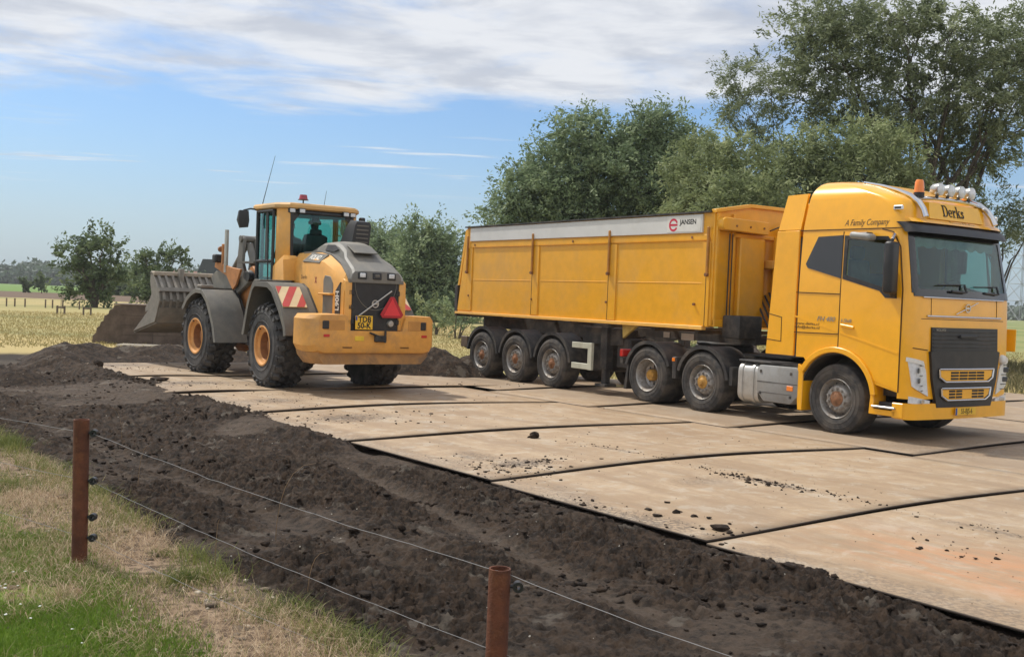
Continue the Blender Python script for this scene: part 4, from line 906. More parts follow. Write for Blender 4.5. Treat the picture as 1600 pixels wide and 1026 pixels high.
for s in (-1, 1):
    hl = [(s * 1.20, 1.17), (s * 0.96, 1.12), (s * 0.90, 1.02), (s * 0.83, 0.66), (s * 1.08, 0.76), (s * 1.14, 0.80)]
    if s > 0: hl = hl[::-1]
    h = panel(hl, fmap(0.018), 0.03, fc_, 'headlamp', lensm, truck)
    m = MB()
    for z_, yy in ((1.02, 1.04), (0.88, 1.02)):
        m.box((xfront(yy, z_) + 0.022, s * yy, z_), (0.02, 0.14, 0.075), rot=(0, 0, -s * 0.45), bev=.01)
    for z_ in (1.09, .95, .81, .74): m.box((xfront(.99, z_) + .020, s * (.99 - (1.1 - z_) * .12), z_), (.014, .17, .012), rot=(0, 0, -s * .40))
    m.build('lamp_reflector', mat('reflector%d' % (s + 1), (0.16, 0.17, 0.18), 0.15, metal=0.8, var=.3), h)
    drl = [(s * 1.215, 1.20), (s * 0.97, 1.15), (s * 0.94, 1.08), (s * 0.975, 1.09), (s * 1.215, 1.14)]
    if s > 0: drl = drl[::-1]
    panel(drl, fmap(0.030), 0.02, fc_, 'daylight_strip', white, h)
    fg = [(s * 1.17, 0.66), (s * 0.80, 0.60), (s * 0.80, 0.525), (s * 1.17, 0.565)]
    if s > 0: fg = fg[::-1]
    fl = panel(fg, fmap(0.028), 0.03, fc_, 'fog_lamp', lensm, truck)
    MB().box((xfront(.95, .59) + .036, s * 0.95, .59), (.012, .14, .05), rot=(0, 0, -s * .25), bev=.006).build('fog_bulb', chrome, fl)
    pl = [(s * 1.22, 0.69), (s * 1.22, 0.56), (s * 1.10, 0.56), (s * 1.10, 0.70)]
# chrome strips, badge
for z_, hw_ in ((1.775, 0.90), (2.035, 0.98)):
    m = MB(); m.tube([(xfront(y, z_) + 0.012, y, z_) for y in np.linspace(-hw_, hw_, 20)], 0.016 if z_ < 2 else 0.012, 8); m.build('chrome_strip', chrome, truck)
m = MB(); m.lathe([(0.050, 0.0), (0.062, 0.0), (0.062, 0.014), (0.050, 0.014)], 'x', (1.268, 0, 1.905), 28, closed=True); m.tube([(1.272, -.27, 1.815), (1.272, -.05, 1.888)], 0.007, 6); m.tube([(1.272, .05, 1.922), (1.272, .25, 1.988)], 0.007, 6); m.box((1.272, 0, 1.905), (.008, .11, .022)); m.build('badge', chrome, truck)
m = MB()
for s in (-1, 1): m.tube([(xfront(s * .80, z_) + .002, s * .80, z_) for z_ in np.linspace(1.78, 2.03, 5)], 0.005, 4)
m.tube([(xfront(y, 1.74) + .001, y, 1.735) for y in np.linspace(-1.0, 1.0, 12)], 0.004, 4)
m.tube([(xfront(-y, 1.30) + .002, -y, 1.30 + (y - .86) * .1) for y in np.linspace(.86, 1.15, 6)], 0.006, 4)
m.build('front_seam', seamm, truck)
# windscreen
panel([(-1.14, 2.045), (1.14, 2.045), (1.145, 2.15), (-1.145, 2.15)], fmap(0.008), 0.03, fc_, 'scuttle_panel', frit, truck)
ws = panel([(-1.10, 2.11), (1.10, 2.11), (1.05, 2.93), (-1.05, 2.93)], fmap(-0.002), 0.008, fc_, 'windscreen', wsg, truck)
for s in (-1, 1):
    a_ = [(s * 1.165, 2.09), (s * 1.055, 2.09), (s * 1.01, 2.93), (s * 1.115, 2.93)]
    if s > 0: a_ = a_[::-1]
    panel(a_, fmap(0.006), 0.012, fc_, 'windscreen_edge', frit, ws)
panel([(-1.10, 2.875), (1.10, 2.875), (1.09, 2.96), (-1.09, 2.96)], fmap(0.006), 0.012, fc_, 'windscreen_edge', frit, ws)
for y0 in (-0.05, 0.80):
    m = MB(); m.tube([(xfront(y0, 2.15) + .05, y0, 2.12), (xfront(y0, 2.24) + .035, y0 - 0.02, 2.235)], 0.016, 6); m.tube([(xfront(y0, 2.22) + .03, y0, 2.235), (xfront(y0 - .5, 2.24) + .03, y0 - .62, 2.215)], 0.010, 6); m.tube([(xfront(y0, 2.1) + .03, y0 - .35, 2.135), (xfront(y0, 2.1) + .03, y0 - .02, 2.125)], 0.018, 6); m.build('wiper', blk, ws)
# cab interior
MB().prism([(0.62, 1.5), (1.10, 1.5), (1.12, 2.10), (0.92, 2.16), (0.66, 2.10), (0.60, 1.9)], 'y', -1.1, 1.1, bev=.02).build('dashboard', dashm, truck)
sw = MB(); sw.tube([(0.60 + 0.10 * math.sin(a), 0.55 + .215 * math.cos(a), 2.14 + 0.19 * math.sin(a)) for a in np.linspace(0, 2 * PI, 24, endpoint=False)], 0.016, 8, closed=True); sw.tube([(0.60, .36, 2.14), (0.60, .74, 2.14)], .014, 6); sw.cyl((0.60, .55, 2.14), (0.80, .55, 2.0), .03, 8); sw.build('steering_wheel', blk, truck)
for yy in (-0.55, 0.55):
    st = MB().box((-0.02, yy, 1.85), (0.5, 0.5, 0.16), bev=.05, seg=2).box((-0.22, yy, 2.22), (0.16, 0.48, 0.72), rot=(0, -0.12, 0), bev=.06, seg=2).build('seat', seatm, truck); MB().box((-0.25, yy, 2.68), (0.10, 0.28, 0.20), bev=.04, seg=2).build('headrest', seatm, st)
MB().box((-0.55, 0, 2.25), (0.1, 2.0, 0.3), bev=.03).build('bunk_edge', seatm, truck)
m = MB(); n_ = 60
top_ = [(xfront(y, 2.9) - 0.06, y, 2.89) for y in np.linspace(-1.0, 1.0, n_)]; bot_ = [(p[0] - 0.004 * math.sin(i * 1.9), p[1], 2.765 - 0.04 * abs(math.sin(i * 0.42))) for i, p in enumerate(top_)]
m.loft([top_, bot_], closed=False, cap=False); m.build('curtain_fringe', curt, truck)
m = MB(); m.loft([[(xfront(-.98, z_) - .10 - .03 * math.sin(q * 2.1), -1.03 + q * .02, z_) for q in range(10)] for z_ in np.linspace(2.35, 2.9, 5)], closed=False, cap=False); m.build('curtain', curt, truck)
# visor, lit name box, chrome bar, lamps, beacons
vs = [(y, xfront(y, 3.0)) for y in np.linspace(-1.19, 1.19, 25)]
visor = MB().loft([[(x_ + 0.02, y, 3.075) for y, x_ in vs] + [(x_ - 0.03, y, 3.075) for y, x_ in vs[::-1]], [(x_ + 0.10, y, 3.02) for y, x_ in vs] + [(x_ + 0.05, y, 3.02) for y, x_ in vs[::-1]], [(x_ + 0.15, y * 1.005, 2.93) for y, x_ in vs] + [(x_ + 0.125, y * 1.005, 2.93) for y, x_ in vs[::-1]]]).build('sun_visor', blk, truck)
ys_ = np.linspace(-1.10, 1.13, 25)
MB().loft([[(xfront(y, 3.1) + .03, y, 3.135) for y in ys_] + [(xfront(y, 3.1) - .05, y, 3.135) for y in ys_[::-1]], [(xfront(y, 3.05) + .075, y, 3.08) for y in ys_] + [(xfront(y, 3.05) - .05, y, 3.08) for y in ys_[::-1]]]).build('visor_ledge', yel, truck)
sgy = mat('sign_yellow', (0.86, 0.46, 0.015), 0.35, var=0.03, coat=0.3)
sb = panel([(-0.66, 3.15), (0.66, 3.15), (0.60, 3.385), (-0.60, 3.385)], lambda a, b_, d: (1.045 - (b_ - 3.15) * 0.30 - 0.03 * a * a + d, a, b_), 0.09, [(0, y) for y in (-.5, -.3, -.1, .1, .3, .5)], 'name_box', sgy, truck)
smapf = lambda yc, zc0, sx_=1.0: (lambda co: Vector((1.047 - ((zc0 + co.y) - 3.15) * 0.30 - 0.03 * (yc + co.x) ** 2 + co.z, yc + co.x, zc0 + co.y)))
# serif capital and lower case drawn as solid strokes
def stroke_word(name, mat_, parent, mapf, glyphs, u0, v0, h, gapx):
    m = MB(); x0 = u0
    for wd, polys in glyphs:
        for pl_ in polys:
            pts = [(x0 + p[0] * h, v0 + p[1] * h) for p in pl_]
            a = [mapf(Vector((p[0], p[1], 0.006))) for p in pts]; b_ = [mapf(Vector((p[0], p[1], -0.003))) for p in pts]
            A = [m.b.verts.new(q) for q in a]; B = [m.b.verts.new(q) for q in b_]; n__ = len(A)
            m.b.faces.new(A); m.b.faces.new(B[::-1])
            for i in range(n__): m.b.faces.new((A[i], B[i], B[(i + 1) % n__], A[(i + 1) % n__]))
        x0 += (wd + gapx) * h
    return m.build(name, mat_, parent)
def ringseg(cx, cy, ro, ri, a0, a1, n=10, sx_=1.0, ti=1.0):
    """thick-and-thin curved stroke split into quads"""
    out = []
    for k in range(n):
        q = [a0 + (a1 - a0) * (k + e) / n for e in (0, 1)]
        P_ = []
        for a in q: P_.append((cx + ro * sx_ * math.cos(R(a)), cy + ro * math.sin(R(a))))
        for a in q[::-1]: th = ri * sx_; P_.append((cx + (ro * sx_ - (ro - ri) * (0.35 + 0.65 * abs(math.cos(R(a)))) * 1.0) * math.cos(R(a)), cy + (ro - (ro - ri) * 0.5) * math.sin(R(a))))
        out.append(P_)
    return out
rc_ = lambda x0, y0, x1, y1: [(x0, y0), (x1, y0), (x1, y1), (x0, y1)]
gD = (0.78, [rc_(.10, 0, .24, 1), rc_(0, 0, .40, .07), rc_(0, .93, .40, 1)] + ringseg(.38, .5, .5, .35, -90, 90, 12, .80))
ge = (0.52, ringseg(.27, .33, .33, .20, 20, 320, 14, .80) + [rc_(.07, .31, .50, .38), rc_(.40, .31, .52, .45)])
gr = (0.46, [rc_(.08, 0, .20, .64), rc_(0, 0, .30, .06), rc_(0, .58, .20, .64), [(.20, .40), (.26, .58), (.40, .64), (.34, .50)], rc_(.34, .46, .46, .64)])
gk = (0.62, [rc_(.08, 0, .20, 1), rc_(0, 0, .28, .06), rc_(0, .94, .20, 1), [(.20, .25), (.20, .36), (.46, .64), (.52, .64)], [(.26, .38), (.36, .44), (.62, .0), (.46, .0)], rc_(.40, 0, .66, .06), rc_(.36, .58, .60, .64)])
gs = (0.44, ringseg(.21, .47, .17, .06, 0, 200, 8, 1.0) + [[(.04, .46), (.10, .36), (.40, .20), (.36, .32), (.12, .44)]] + ringseg(.21, .18, .18, .06, -180, 20, 8, 1.0) + [rc_(.33, .44, .39, .62), rc_(.03, .02, .09, .20)])
stroke_word('lettering', inkm, sb, smapf(0, 3.20), [gD, ge, gr, gk, gs], -0.335, 0, 0.165, 0.07)
fl_ = lambda yc, zc0: (lambda co: Vector((xfront(yc + co.x, 3.1) + .055 + (3.11 - zc0 - co.y) * .8 + co.z, yc + co.x, zc0 + co.y)))
text('lettering', 'Transport & Verhuur', brownink, 0.062, (0, 0, 0), (0, 0, 0), truck, 0.002, mapf=fl_(0.05, 3.108), sx=1.15)
sidet = lambda xc, zc0, off=0.012: (lambda co: Vector((xc + co.x - 0.02 * max(0, zc0 - 2.1), -(lerp_tab(HW, zc0 + co.y) + off + co.z), zc0 + co.y)))
text('lettering', 'A Family Company', brownink, 0.125, (0, 0, 0), (0, 0, 0), truck, 0.001, mapf=sidet(0.40, 3.075, 0.0015), sx=0.78, shear=0.3)
text('lettering', 'FH 480', mat('badge_grey', (0.35, 0.33, 0.28), 0.35, metal=.5), 0.10, (0, 0, 0), (0, 0, 0), truck, 0.002, mapf=sidet(-0.22, 1.665, 0.004), sx=1.1, shear=0.3)
text('lettering', 'www.derks.nl\ninfo@derks.nl', brownink, 0.055, (0, 0, 0), (0, 0, 0), truck, 0.0015, mapf=sidet(-0.56, 1.555, 0.002), sx=1.5)
text('lettering', 'I-Shift', MATS['badge_grey'], 0.075, (0, 0, 0), (0, 0, 0), truck, 0.002, mapf=sidet(0.15, 1.655, 0.009), sx=1.1, shear=0.3)
text('lettering', 'VOLVO', MATS['badge_grey'], 0.045, (0, 0, 0), (0, 0, 0), truck, 0.002, mapf=lambda co: Vector((xfront(-.62 + co.x, 1.585) + .030 + co.z, -.62 + co.x, 1.585 + co.y)), sx=1.4)
npl = MB().box((1.335, -0.02, 0.44), (0.012, 0.50, 0.105), bev=.003).build('number_plate', platem, truck)
MB().box((1.343, -0.25, 0.44), (0.006, 0.035, 0.10)).build('plate_band', bluem, npl)
text('lettering', '55-BJS-6', inkm, 0.105, (0, 0, 0), (0, 0, 0), npl, 0.001, mapf=lambda co: Vector((1.3425 + co.z, 0.0 + co.x, 0.44 + co.y)), sx=0.78)
# light bar
def R3(y): return 0.99 - 0.10 * (y / 0.9) ** 2
bar = MB(); bar.tube([(R3(y) - 0.05, y, 3.455 - 0.05 * (y / .9) ** 4) for y in np.linspace(-.80, .80, 17)], 0.030, 10); bar.build('light_bar', chrome, truck)
for s in (-1, 1):
    m = MB(); m.tube([(0.00, s * 0.80, 3.70), (0.35, s * .81, 3.63), (0.62, s * .82, 3.55), (0.84, s * 0.83, 3.46), (0.97, s * .83, 3.36), (1.05, s * .84, 3.26), (1.10, s * .85, 3.15)], [.022, .024, .027, .040, .044, .044, .044], 10); m.build('chrome_rail', chrome, truck)
    m = MB()
    for x_, z_ in ((0.03, 3.66), (0.42, 3.57), (0.60, 3.52)): m.box((x_, s * .80, z_), (.05, .05, .09), bev=.01)
    m.build('rail_clamp', blk, truck)
    m = MB(); m.box((0.87, s * 1.155, 3.27), (0.16, 0.03, 0.07), bev=.012); m.build('marker_lamp', chrome, truck)
    m = MB(); m.box((0.87, s * 1.172, 3.27), (0.10, 0.012, 0.03), bev=.004); m.build('marker_lens', blk, truck)
for y in (-0.385, -0.13, 0.13, 0.385):
    l_ = MB().lathe([(0.0, -0.095), (0.06, -0.09), (0.082, -0.06), (0.090, 0.03), (0.090, 0.05), (0.0, 0.05)], 'x', (0.95, y, 3.585), 24).build('spot_lamp', mat('lamp_shell', (.42, .42, .40), .3, metal=.7, var=.1) if y < -.3 else MATS['lamp_shell'], truck)
    MB().lathe([(0.083, 0.0), (0.07, 0.010), (0.0, 0.014)], 'x', (1.002, y, 3.585), 24).build('lamp_glass', lensm, l_)
    MB().box((0.94, y, 3.50), (.03, .05, .09), bev=.005).build('lamp_bracket', blk, l_)
for x_, y in ((0.86, -0.69), (0.72, 0.69)):
    bb = MB().lathe([(0.0, 3.52), (0.068, 3.52), (0.066, 3.60), (0.060, 3.67), (0.045, 3.70), (0, 3.705)], 'z', (x_, y, 0), 20).build('beacon', orange, truck); MB().lathe([(0.0, 3.45), (0.072, 3.45), (0.075, 3.52), (0, 3.525)], 'z', (x_, y, 0), 20).build('beacon_base', blk, bb)
# mirrors
for s in (-1, 1):
    if s > 0: continue
    mm = MB().box((0.99, s * 1.42, 2.42), (0.14, 0.22, 0.72), rot=(0, 0, -s * 0.15), bev=.045, seg=3).build('mirror', blk, truck)
    MB().box((0.915, s * 1.415, 2.40), (0.006, 0.17, 0.60), rot=(0, 0, -s * 0.15), bev=.002).build('mirror_glass', frit, mm)
    MB().tube([(0.88, s * 1.20, 2.87), (0.95, s * 1.32, 2.88), (1.0, s * 1.43, 2.80)], 0.026, 8).build('mirror_arm', chrome, mm)
    MB().tube([(0.95, s * 1.22, 2.05), (0.98, s * 1.36, 2.04), (1.0, s * 1.42, 2.10)], 0.03, 8).build('mirror_arm', blk, mm)
    if s < 0:
        MB().box((0.50, -1.42, 2.86), (0.34, 0.20, 0.10), rot=(0, 0.12, 0.1), bev=.045, seg=3).build('kerb_mirror', greyp, truck)
        MB().box((0.46, -1.30, 2.90), (0.16, 0.16, 0.05), bev=.02).build('kerb_mirror_arm', blk, truck)
mm = MB().box((0.30, 1.31, 2.62), (0.14, 0.10, 0.36), bev=.04, seg=3).build('mirror', blk, truck); MB().tube([(0.34, 1.18, 2.85), (0.32, 1.30, 2.80)], 0.026, 8).build('mirror_arm', chrome, mm)
MB().box((1.24, 0.98, 1.17), (0.12, 0.14, 0.14), bev=.05, seg=3).build('front_mirror_lamp', white, truck)
MB().box((1.02, 1.42, 1.45), (0.30, 0.02, 0.34), rot=(0, 0, .3), bev=.008).build('side_board', yel, truck)
# chassis, tank, catwalk, stacks behind the cab
m = MB()
for s in (-1, 1): m.box2((-4.75, s * 0.44, 0.72), (0.9, s * 0.36, 0.98))
for x_ in (-4.7, -4.1, -3.3, -2.75, -1.9, -1.0): m.box2((x_ - .04, -.36, .76), (x_ + .04, .36, .94))
for x_ in (0, -2.77, -4.14): m.cyl((x_, -0.95, .50), (x_, .95, .50), 0.075, 12); m.box2((x_ - .14, -.2, .35), (x_ + .14, .2, .72), bev=.05)
m.build('chassis', dblk, truck)
m = MB(); m.box2((-0.7, -0.7, 0.45), (1.0, 0.7, 1.30)); m.build('engine_block', dblk, truck)
tk = MB(); 
def rr_rect(y0, y1, z0, z1, r, n=5):
    P_ = []
    for cy, cz, a0 in ((y1 - r, z1 - r, 0), (y0 + r, z1 - r, 90), (y0 + r, z0 + r, 180), (y1 - r, z0 + r, 270)):
        for k in range(n + 1): a = R(a0 + 90 * k / n); P_.append((cy + r * math.cos(a), cz + r * math.sin(a)))
    return P_
tkm = MB().prism(rr_rect(-1.22, -0.55, 0.28, 0.90, .14), 'x', -1.93, -1.50).build('fuel_tank', alu, truck)
for x_ in (-1.86, -1.62): MB().prism(rr_rect(-1.235, -0.54, 0.265, 0.915, .15), 'x', x_ - .03, x_ + .03, bev=.006).build('tank_strap', alu, tkm)
bx = MB().prism([(-1.51, 0.84), (-1.46, 0.895), (-0.72, 0.905), (-0.68, 0.86), (-0.68, 0.46), (-0.82, 0.33), (-1.36, 0.33), (-1.51, 0.48)], 'y', -1.245, -0.55, bev=.018, seg=2).build('tool_box', greyp, truck)
MB().box2((-1.50, -1.249, 0.635), (-0.69, -1.243, 0.643)).build('box_seam', dblk, bx); MB().box2((-1.45, -1.249, 0.47), (-0.80, -1.243, 0.476)).build('box_seam', dblk, bx)
m = MB()
for x_, z_ in ((-1.43, .80), (-0.82, .80), (-1.43, .46), (-0.82, .44)): m.box((x_, -1.247, z_), (.045, .012, .045), bev=.004)
m.build('latch', dblk, bx); MB().box((-0.83, -1.25, .575), (.12, .014, .075), bev=.004).build('side_reflector', orange, bx)
MB().prism(rr_rect(0.55, 1.22, 0.28, 0.90, .14), 'x', -2.0, -0.7).build('fuel_tank', alu, truck)
MB().box2((-1.95, -1.20, 0.915), (-0.62, -0.45, 0.95), bev=.008).build('catwalk', dblk, truck)
MB().box2((-2.3, -0.75, 0.99), (-1.25, 0.75, 1.02)).build('catwalk', dblk, truck)
MB().box2((-1.40, -0.55, 1.1), (-1.10, -0.20, 3.02), bev=.04, seg=2).build('air_intake', dblk, truck)
MB().box2((-1.25, -1.0, 1.1), (-0.85, 1.0, 2.9)).build('cab_rear_trim', dblk, truck)
m = MB()
for k in range(4): m.tube([(-1.35, -.25 + .15 * k, 1.9 - .05 * k), (-1.8, -.28 + .15 * k, 1.35 + .04 * k), (-2.2, -.2 + .12 * k, 1.35), (-2.60, -.15 + .1 * k, 1.9 + .05 * k)], .016, 6)
m.build('air_hose', blk, truck)
MB().lathe([(0.0, 0.0), (0.48, 0.0), (0.50, 0.04), (0.46, 0.09), (0, 0.09)], 'z', (-3.45, 0, 1.08), 32).box((-3.45, 0, 1.03), (.7, .8, .12), bev=.02).build('fifth_wheel', dblk, truck)
for x_, kind in ((0, 'steer'), (-2.767, 'push'), (-4.14, 'drive')):
    for s in (-1, 1):
        truck_wheel(truck, x_, s * 1.19, s, r=0.508 if kind != 'steer' else 0.512, w=0.34 if kind == 'steer' else 0.31 if kind == 'push' else .58, kind=kind)
for s in (-1, 1):
    for x_ in (-2.767, -4.14):
        fender(truck, x_, 0.50, 0.605, 8 if x_ > -3 else 20, 165, s * 1.20, s * 0.60, dblk)
    MB().box2((-3.50, s * 1.21, 0.50), (-3.40, s * 0.7, 0.88), bev=.01).build('mudguard_bridge', dblk, truck)
    MB().box((-3.45, s * 1.225, .83), (.07, .014, .06), bev=.004).build('side_reflector', orange, truck)
    MB().prism([(-4.70, 0.75), (-4.66, 0.75), (-4.72, 0.20), (-4.79, 0.20)], 'y', s * 1.18, s * 0.62).build('mud_flap', dblk, truck)
MB().prism([(-2.15, 0.50), (-2.15, 0.80), (-2.08, 0.80), (-2.08, 0.50)], 'y', -1.2, -.62).build('mudguard_bridge', dblk, truck)
tl = MB().box2((-4.95, -1.18, 0.78), (-4.86, -0.95, 0.92), bev=.015).build('tail_lamp', redl, truck); MB().box2((-4.92, -1.18, .66), (-4.84, .4, .76)).build('lamp_bracket', dblk, tl)
MB().box2((-4.95, 0.72, 0.72), (-4.86, 1.15, 0.95), bev=.015).build('tail_lamp', redl, truck)

# ================================================================== tipping trailer (same frame)
tr = empty('tipping_trailer', (5.781, 16.448, TZ), TA, 'long yellow tipping trailer with a pale grey band along its top, behind the cab', 'trailer')
BR, BF = -10.62, -2.66
side_prof = [(BR, 1.40), (-10.30, 3.29), (BF, 3.34), (BF, 1.43)]
for s in (-1, 1):
    w_ = MB().prism(side_prof, 'y', s * 1.225, s * 1.17).build('side_wall', tyel, tr)
    m = MB(); m.prism([(BR - .05, 1.355), (BR - .05, 1.405), (BF - .10, 1.44), (BF - .10, 1.375)], 'y', s * 1.275, s * 1.17, bev=.006)
    m.build('bottom_rail', mat('rail_yellow', (0.80, 0.45, 0.10), .4, var=.05, dirt=.3) if s < 0 else MATS['rail_yellow'], w_)
    tb = MB().prism([(-10.14, 2.985), (-2.86, 3.005), (-2.86, 3.315), (-10.14, 3.275)], 'y', s * 1.262, s * 1.20, bev=.004).build('grey_band', mat('pale_grey', (0.60, 0.60, 0.58), .55, var=.05, vscale=2, dirt=.25, dirtcol=(.38, .35, .29)) if s < 0 else MATS['pale_grey'], tr)
    MB().prism([(-10.34, 3.285), (-10.34, 3.315), (BF, 3.365), (BF, 3.335)], 'y', s * 1.285, s * 1.16).build('top_rail', dblk, tr)
    m = MB(); m.prism([(-10.18, 2.85), (-2.72, 2.88), (-2.72, 2.975), (-10.18, 2.955)], 'y', s * 1.248, s * 1.2, bev=.006)
    m.prism([(-10.02, 2.845), (-2.72, 2.872), (-2.72, 2.879), (-10.02, 2.853)], 'y', s * 1.252, s * 1.2)
    for a, b_ in ((-10.25, -10.05), (-7.78, -7.52), (-5.33, -5.07), (-2.84, -2.66)): m.box2((a, s * 1.2, 1.44), (b_, s * 1.246, 2.85), bev=.006)
    m.build('side_frame', tyel, w_)
    m = MB()
    for x_ in (-7.735, -5.285, -2.735): m.box2((x_ - .006, s * 1.2, 1.44), (x_ + .006, s * 1.2485, 2.9))
    m.prism([(-10.52, 1.95), (-10.30, 2.86), (-10.285, 2.86), (-10.505, 1.95)], 'y', s * 1.2, s * 1.232)
    m.build('panel_seam', seamm, w_)
    MB().prism([(-10.05, 2.12), (-2.84, 2.15), (-2.84, 2.168), (-10.05, 2.138)], 'y', s * 1.2, s * 1.230, bev=.003).build('panel_fold', tyel, w_)
    m = MB(); m.prism([(BR, 1.44), (-10.26, 1.44), (-10.26, 3.28), (-10.30, 3.28)], 'y', s * 1.2, s * 1.238, bev=.005); m.build('rear_gusset', tyel, w_)
    for x_ in (-10.22, -7.72, -5.27, -2.70):
        ar = MB().box2((x_ - .022, s * 1.25, 2.28), (x_ + .022, s * 1.29, 3.10), bev=.008).build('latch_arm', mat('dark_ochre', (.38, .17, .03), .6, var=.2) if (x_ < -10 and s < 0) else MATS['dark_ochre'], tr)
        MB().cyl((x_, s * 1.255, 2.30), (x_, s * 1.305, 2.30), .032, 10).build('latch_pin', rusty, ar)
    m = MB()
    for x_, z_ in ((-10.15, 1.78), (-7.72, 1.76), (-5.32, 1.77), (-3.0, 1.80), (-9.95, 2.90), (-6.4, 2.92), (-3.1, 2.93)): m.cyl((x_, s * 1.225, z_), (x_, s * 1.262, z_), .022, 8)
    m.build('bolt', rusty, w_)
MB().prism([(BR, 1.40), (BR + .06, 1.40), (-10.24, 3.28), (-10.30, 3.28)], 'y', -1.17, 1.17).build('tailgate', tyel, tr)
m = MB()
for s in (-1, 1): m.box2((BR - .13, s * 1.24, 1.36), (BR - .01, s * 1.10, 2.0), bev=.01)
m.box2((BR - .10, -1.24, 1.30), (BR - .02, 1.24, 1.40)); m.build('tailgate_latch', dblk, tr)
m = MB(); m.prism([(BR - .02, 2.0), (BR + .05, 2.0), (-10.30, 3.26), (-10.38, 3.24)], 'y', -1.235, -1.15); m.prism([(BR - .02, 2.0), (BR + .05, 2.0), (-10.30, 3.26), (-10.38, 3.24)], 'y', 1.15, 1.235); m.build('tailgate_hinge_bar', tyel, tr)
# headboard with a raised centre, cylinder box, ladder seams
hb_ = MB().prism([(-1.225, 1.45), (1.225, 1.45), (1.225, 3.35), (0.42, 3.49), (-0.42, 3.49), (-1.225, 3.35)], 'x', BF, BF + .05, bev=.005).build('headboard', tyel, tr)
m = MB(); m.prism([(-1.24, 3.33), (-0.42, 3.47), (0.42, 3.47), (1.24, 3.33), (1.24, 3.39), (0.43, 3.53), (-0.43, 3.53), (-1.24, 3.39)], 'x', BF - .02, BF + .10, bev=.006); m.build('headboard_rim', tyel, hb_)
m = MB()
for y in (-1.17, -.80, .80, 1.17): m.box2((BF + .045, y - .03, 1.45), (BF + .10, y + .03, 3.33), bev=.006)
m.box2((BF + .045, -1.2, 1.44), (BF + .11, 1.2, 1.56), bev=.006); m.box2((BF + .045, -.82, 2.95), (BF + .10, .82, 3.02), bev=.006); m.build('headboard_rib', tyel, hb_)
m = MB(); m.prism([(-0.70, 1.56), (-0.10, 1.56), (-0.10, 2.95), (-0.70, 2.95)], 'x', BF + .04, BF + .16, bev=.02); m.build('cylinder_housing', tyel, tr)
MB().cyl((BF + .27, 0.12, 1.3), (BF + .27, 0.12, 3.0), .10, 20).build('tipping_cylinder', tyel, tr)
mc = MB().prism([(-1.20, 3.10), (-1.16, 3.05), (-0.10, 3.02), (-0.10, 3.24), (-1.14, 3.26), (-1.20, 3.22)], 'x', BF + .06, BF + .22, bev=.012).build('cover_motor_box', tyel, tr)
m = MB()
for y in (-.88, -.55, -.22): m.cyl((BF + .21, y, 3.13), (BF + .232, y, 3.13), .018, 8)
m.build('bolt', rusty, mc)
m = MB(); m.tube([(BF + .12, -.93, 3.0), (BF + .12, -.93, 1.5)], .012, 6); m.tube([(BF + .12, -.86, 3.0), (BF + .12, -.86, 1.6), (BF + .14, -.95, 1.45)], .010, 6); m.tube([(BF + .1, -1.0, 1.40), (BF + .2, -.9, 1.33), (BF + .35, -.8, 1.40), (BF + .4, -.75, 1.55)], .014, 6); m.tube([(BF + .2, -.05, 3.1), (BF + .25, .25, 3.22), (BF + .3, .4, 3.0), (BF + .3, .4, 1.4)], .012, 6)
m.tube([(BF + .2, .3, 3.2), (BF + .2, .5, 3.28), (BF + .2, .8, 3.2), (BF + .2, .8, 2.2)], .012, 6); m.build('hydraulic_hose', blk, tr)
MB().box2((BF + .05, -.05, 2.45), (BF + .3, .5, 2.6), bev=.02).box2((BF + .05, .35, 1.4), (BF + .3, .75, 3.2), bev=.02).build('cylinder_frame', mat('deep_ochre', (.55, .27, .05), .6, var=.15, dirt=.5), tr)  # cylinder frame in a darker ochre than the trailer walls
MB().box2((BF + .12, -1.02, 1.26), (BF + .52, -.48, 1.64), bev=.03, seg=2).build('hydraulic_tank', dblk, tr)
# sticker
sg = MB().box2((-3.72, -1.266, 3.03), (-2.90, -1.262, 3.285)).build('maker_sign', white, tr)
tm_ = lambda xc, zc0: (lambda co: Vector((xc + co.x, -1.2665 - co.z, zc0 + co.y)))
text('lettering', 'JANSEN', inkm, 0.115, (0, 0, 0), (0, 0, 0), sg, 0.001, mapf=tm_(-3.20, 3.19), sx=1.0, xoff=.003)
m = MB(); m.lathe([(0.075, 0), (0.112, 0)], 'y', (0, 0, 0), 28, a0=R(20), a1=R(330)); m.box((0.01, 0, 0), (.18, .002, .035)); m.build('logo_mark', mat('logo_red', (.55, .02, .06), .5), sg, loc=(-3.56, -1.2675, 3.15))
# chassis
m = MB()
for s in (-1, 1):
    m.prism([(-10.45, 1.34), (-10.45, 1.08), (-5.6, 1.02), (-4.9, 1.16), (-2.15, 1.16), (-2.15, 1.28), (-10.0, 1.37)], 'y', s * 0.62, s * 0.52)
for x_ in (-10.2, -9, -7.7, -6.4, -5.2, -4.0, -2.9, -2.25): m.box2((x_ - .05, -.6, 1.16), (x_ + .05, .6, 1.28))
for x_ in (-10.1, -8.9, -7.7, -6.5, -5.3, -4.1, -3.0): m.box2((x_ - .04, -1.15, 1.30), (x_ + .04, 1.15, 1.37))
for x_ in (-7.014, -8.30, -9.59): m.cyl((x_, -.95, .50), (x_, .95, .50), .07, 12); m.box2((x_ - .35, -.62, .62), (x_ + .1, -.45, .78), bev=.02); m.box2((x_ - .35, .62, .62), (x_ + .1, .45, .78), bev=.02); m.cyl((x_ - .3, -.55, .78), (x_ - .3, -.55, 1.05), .12, 14); m.cyl((x_ - .3, .55, .78), (x_ - .3, .55, 1.05), .12, 14)
m.build('chassis', dblk, tr)
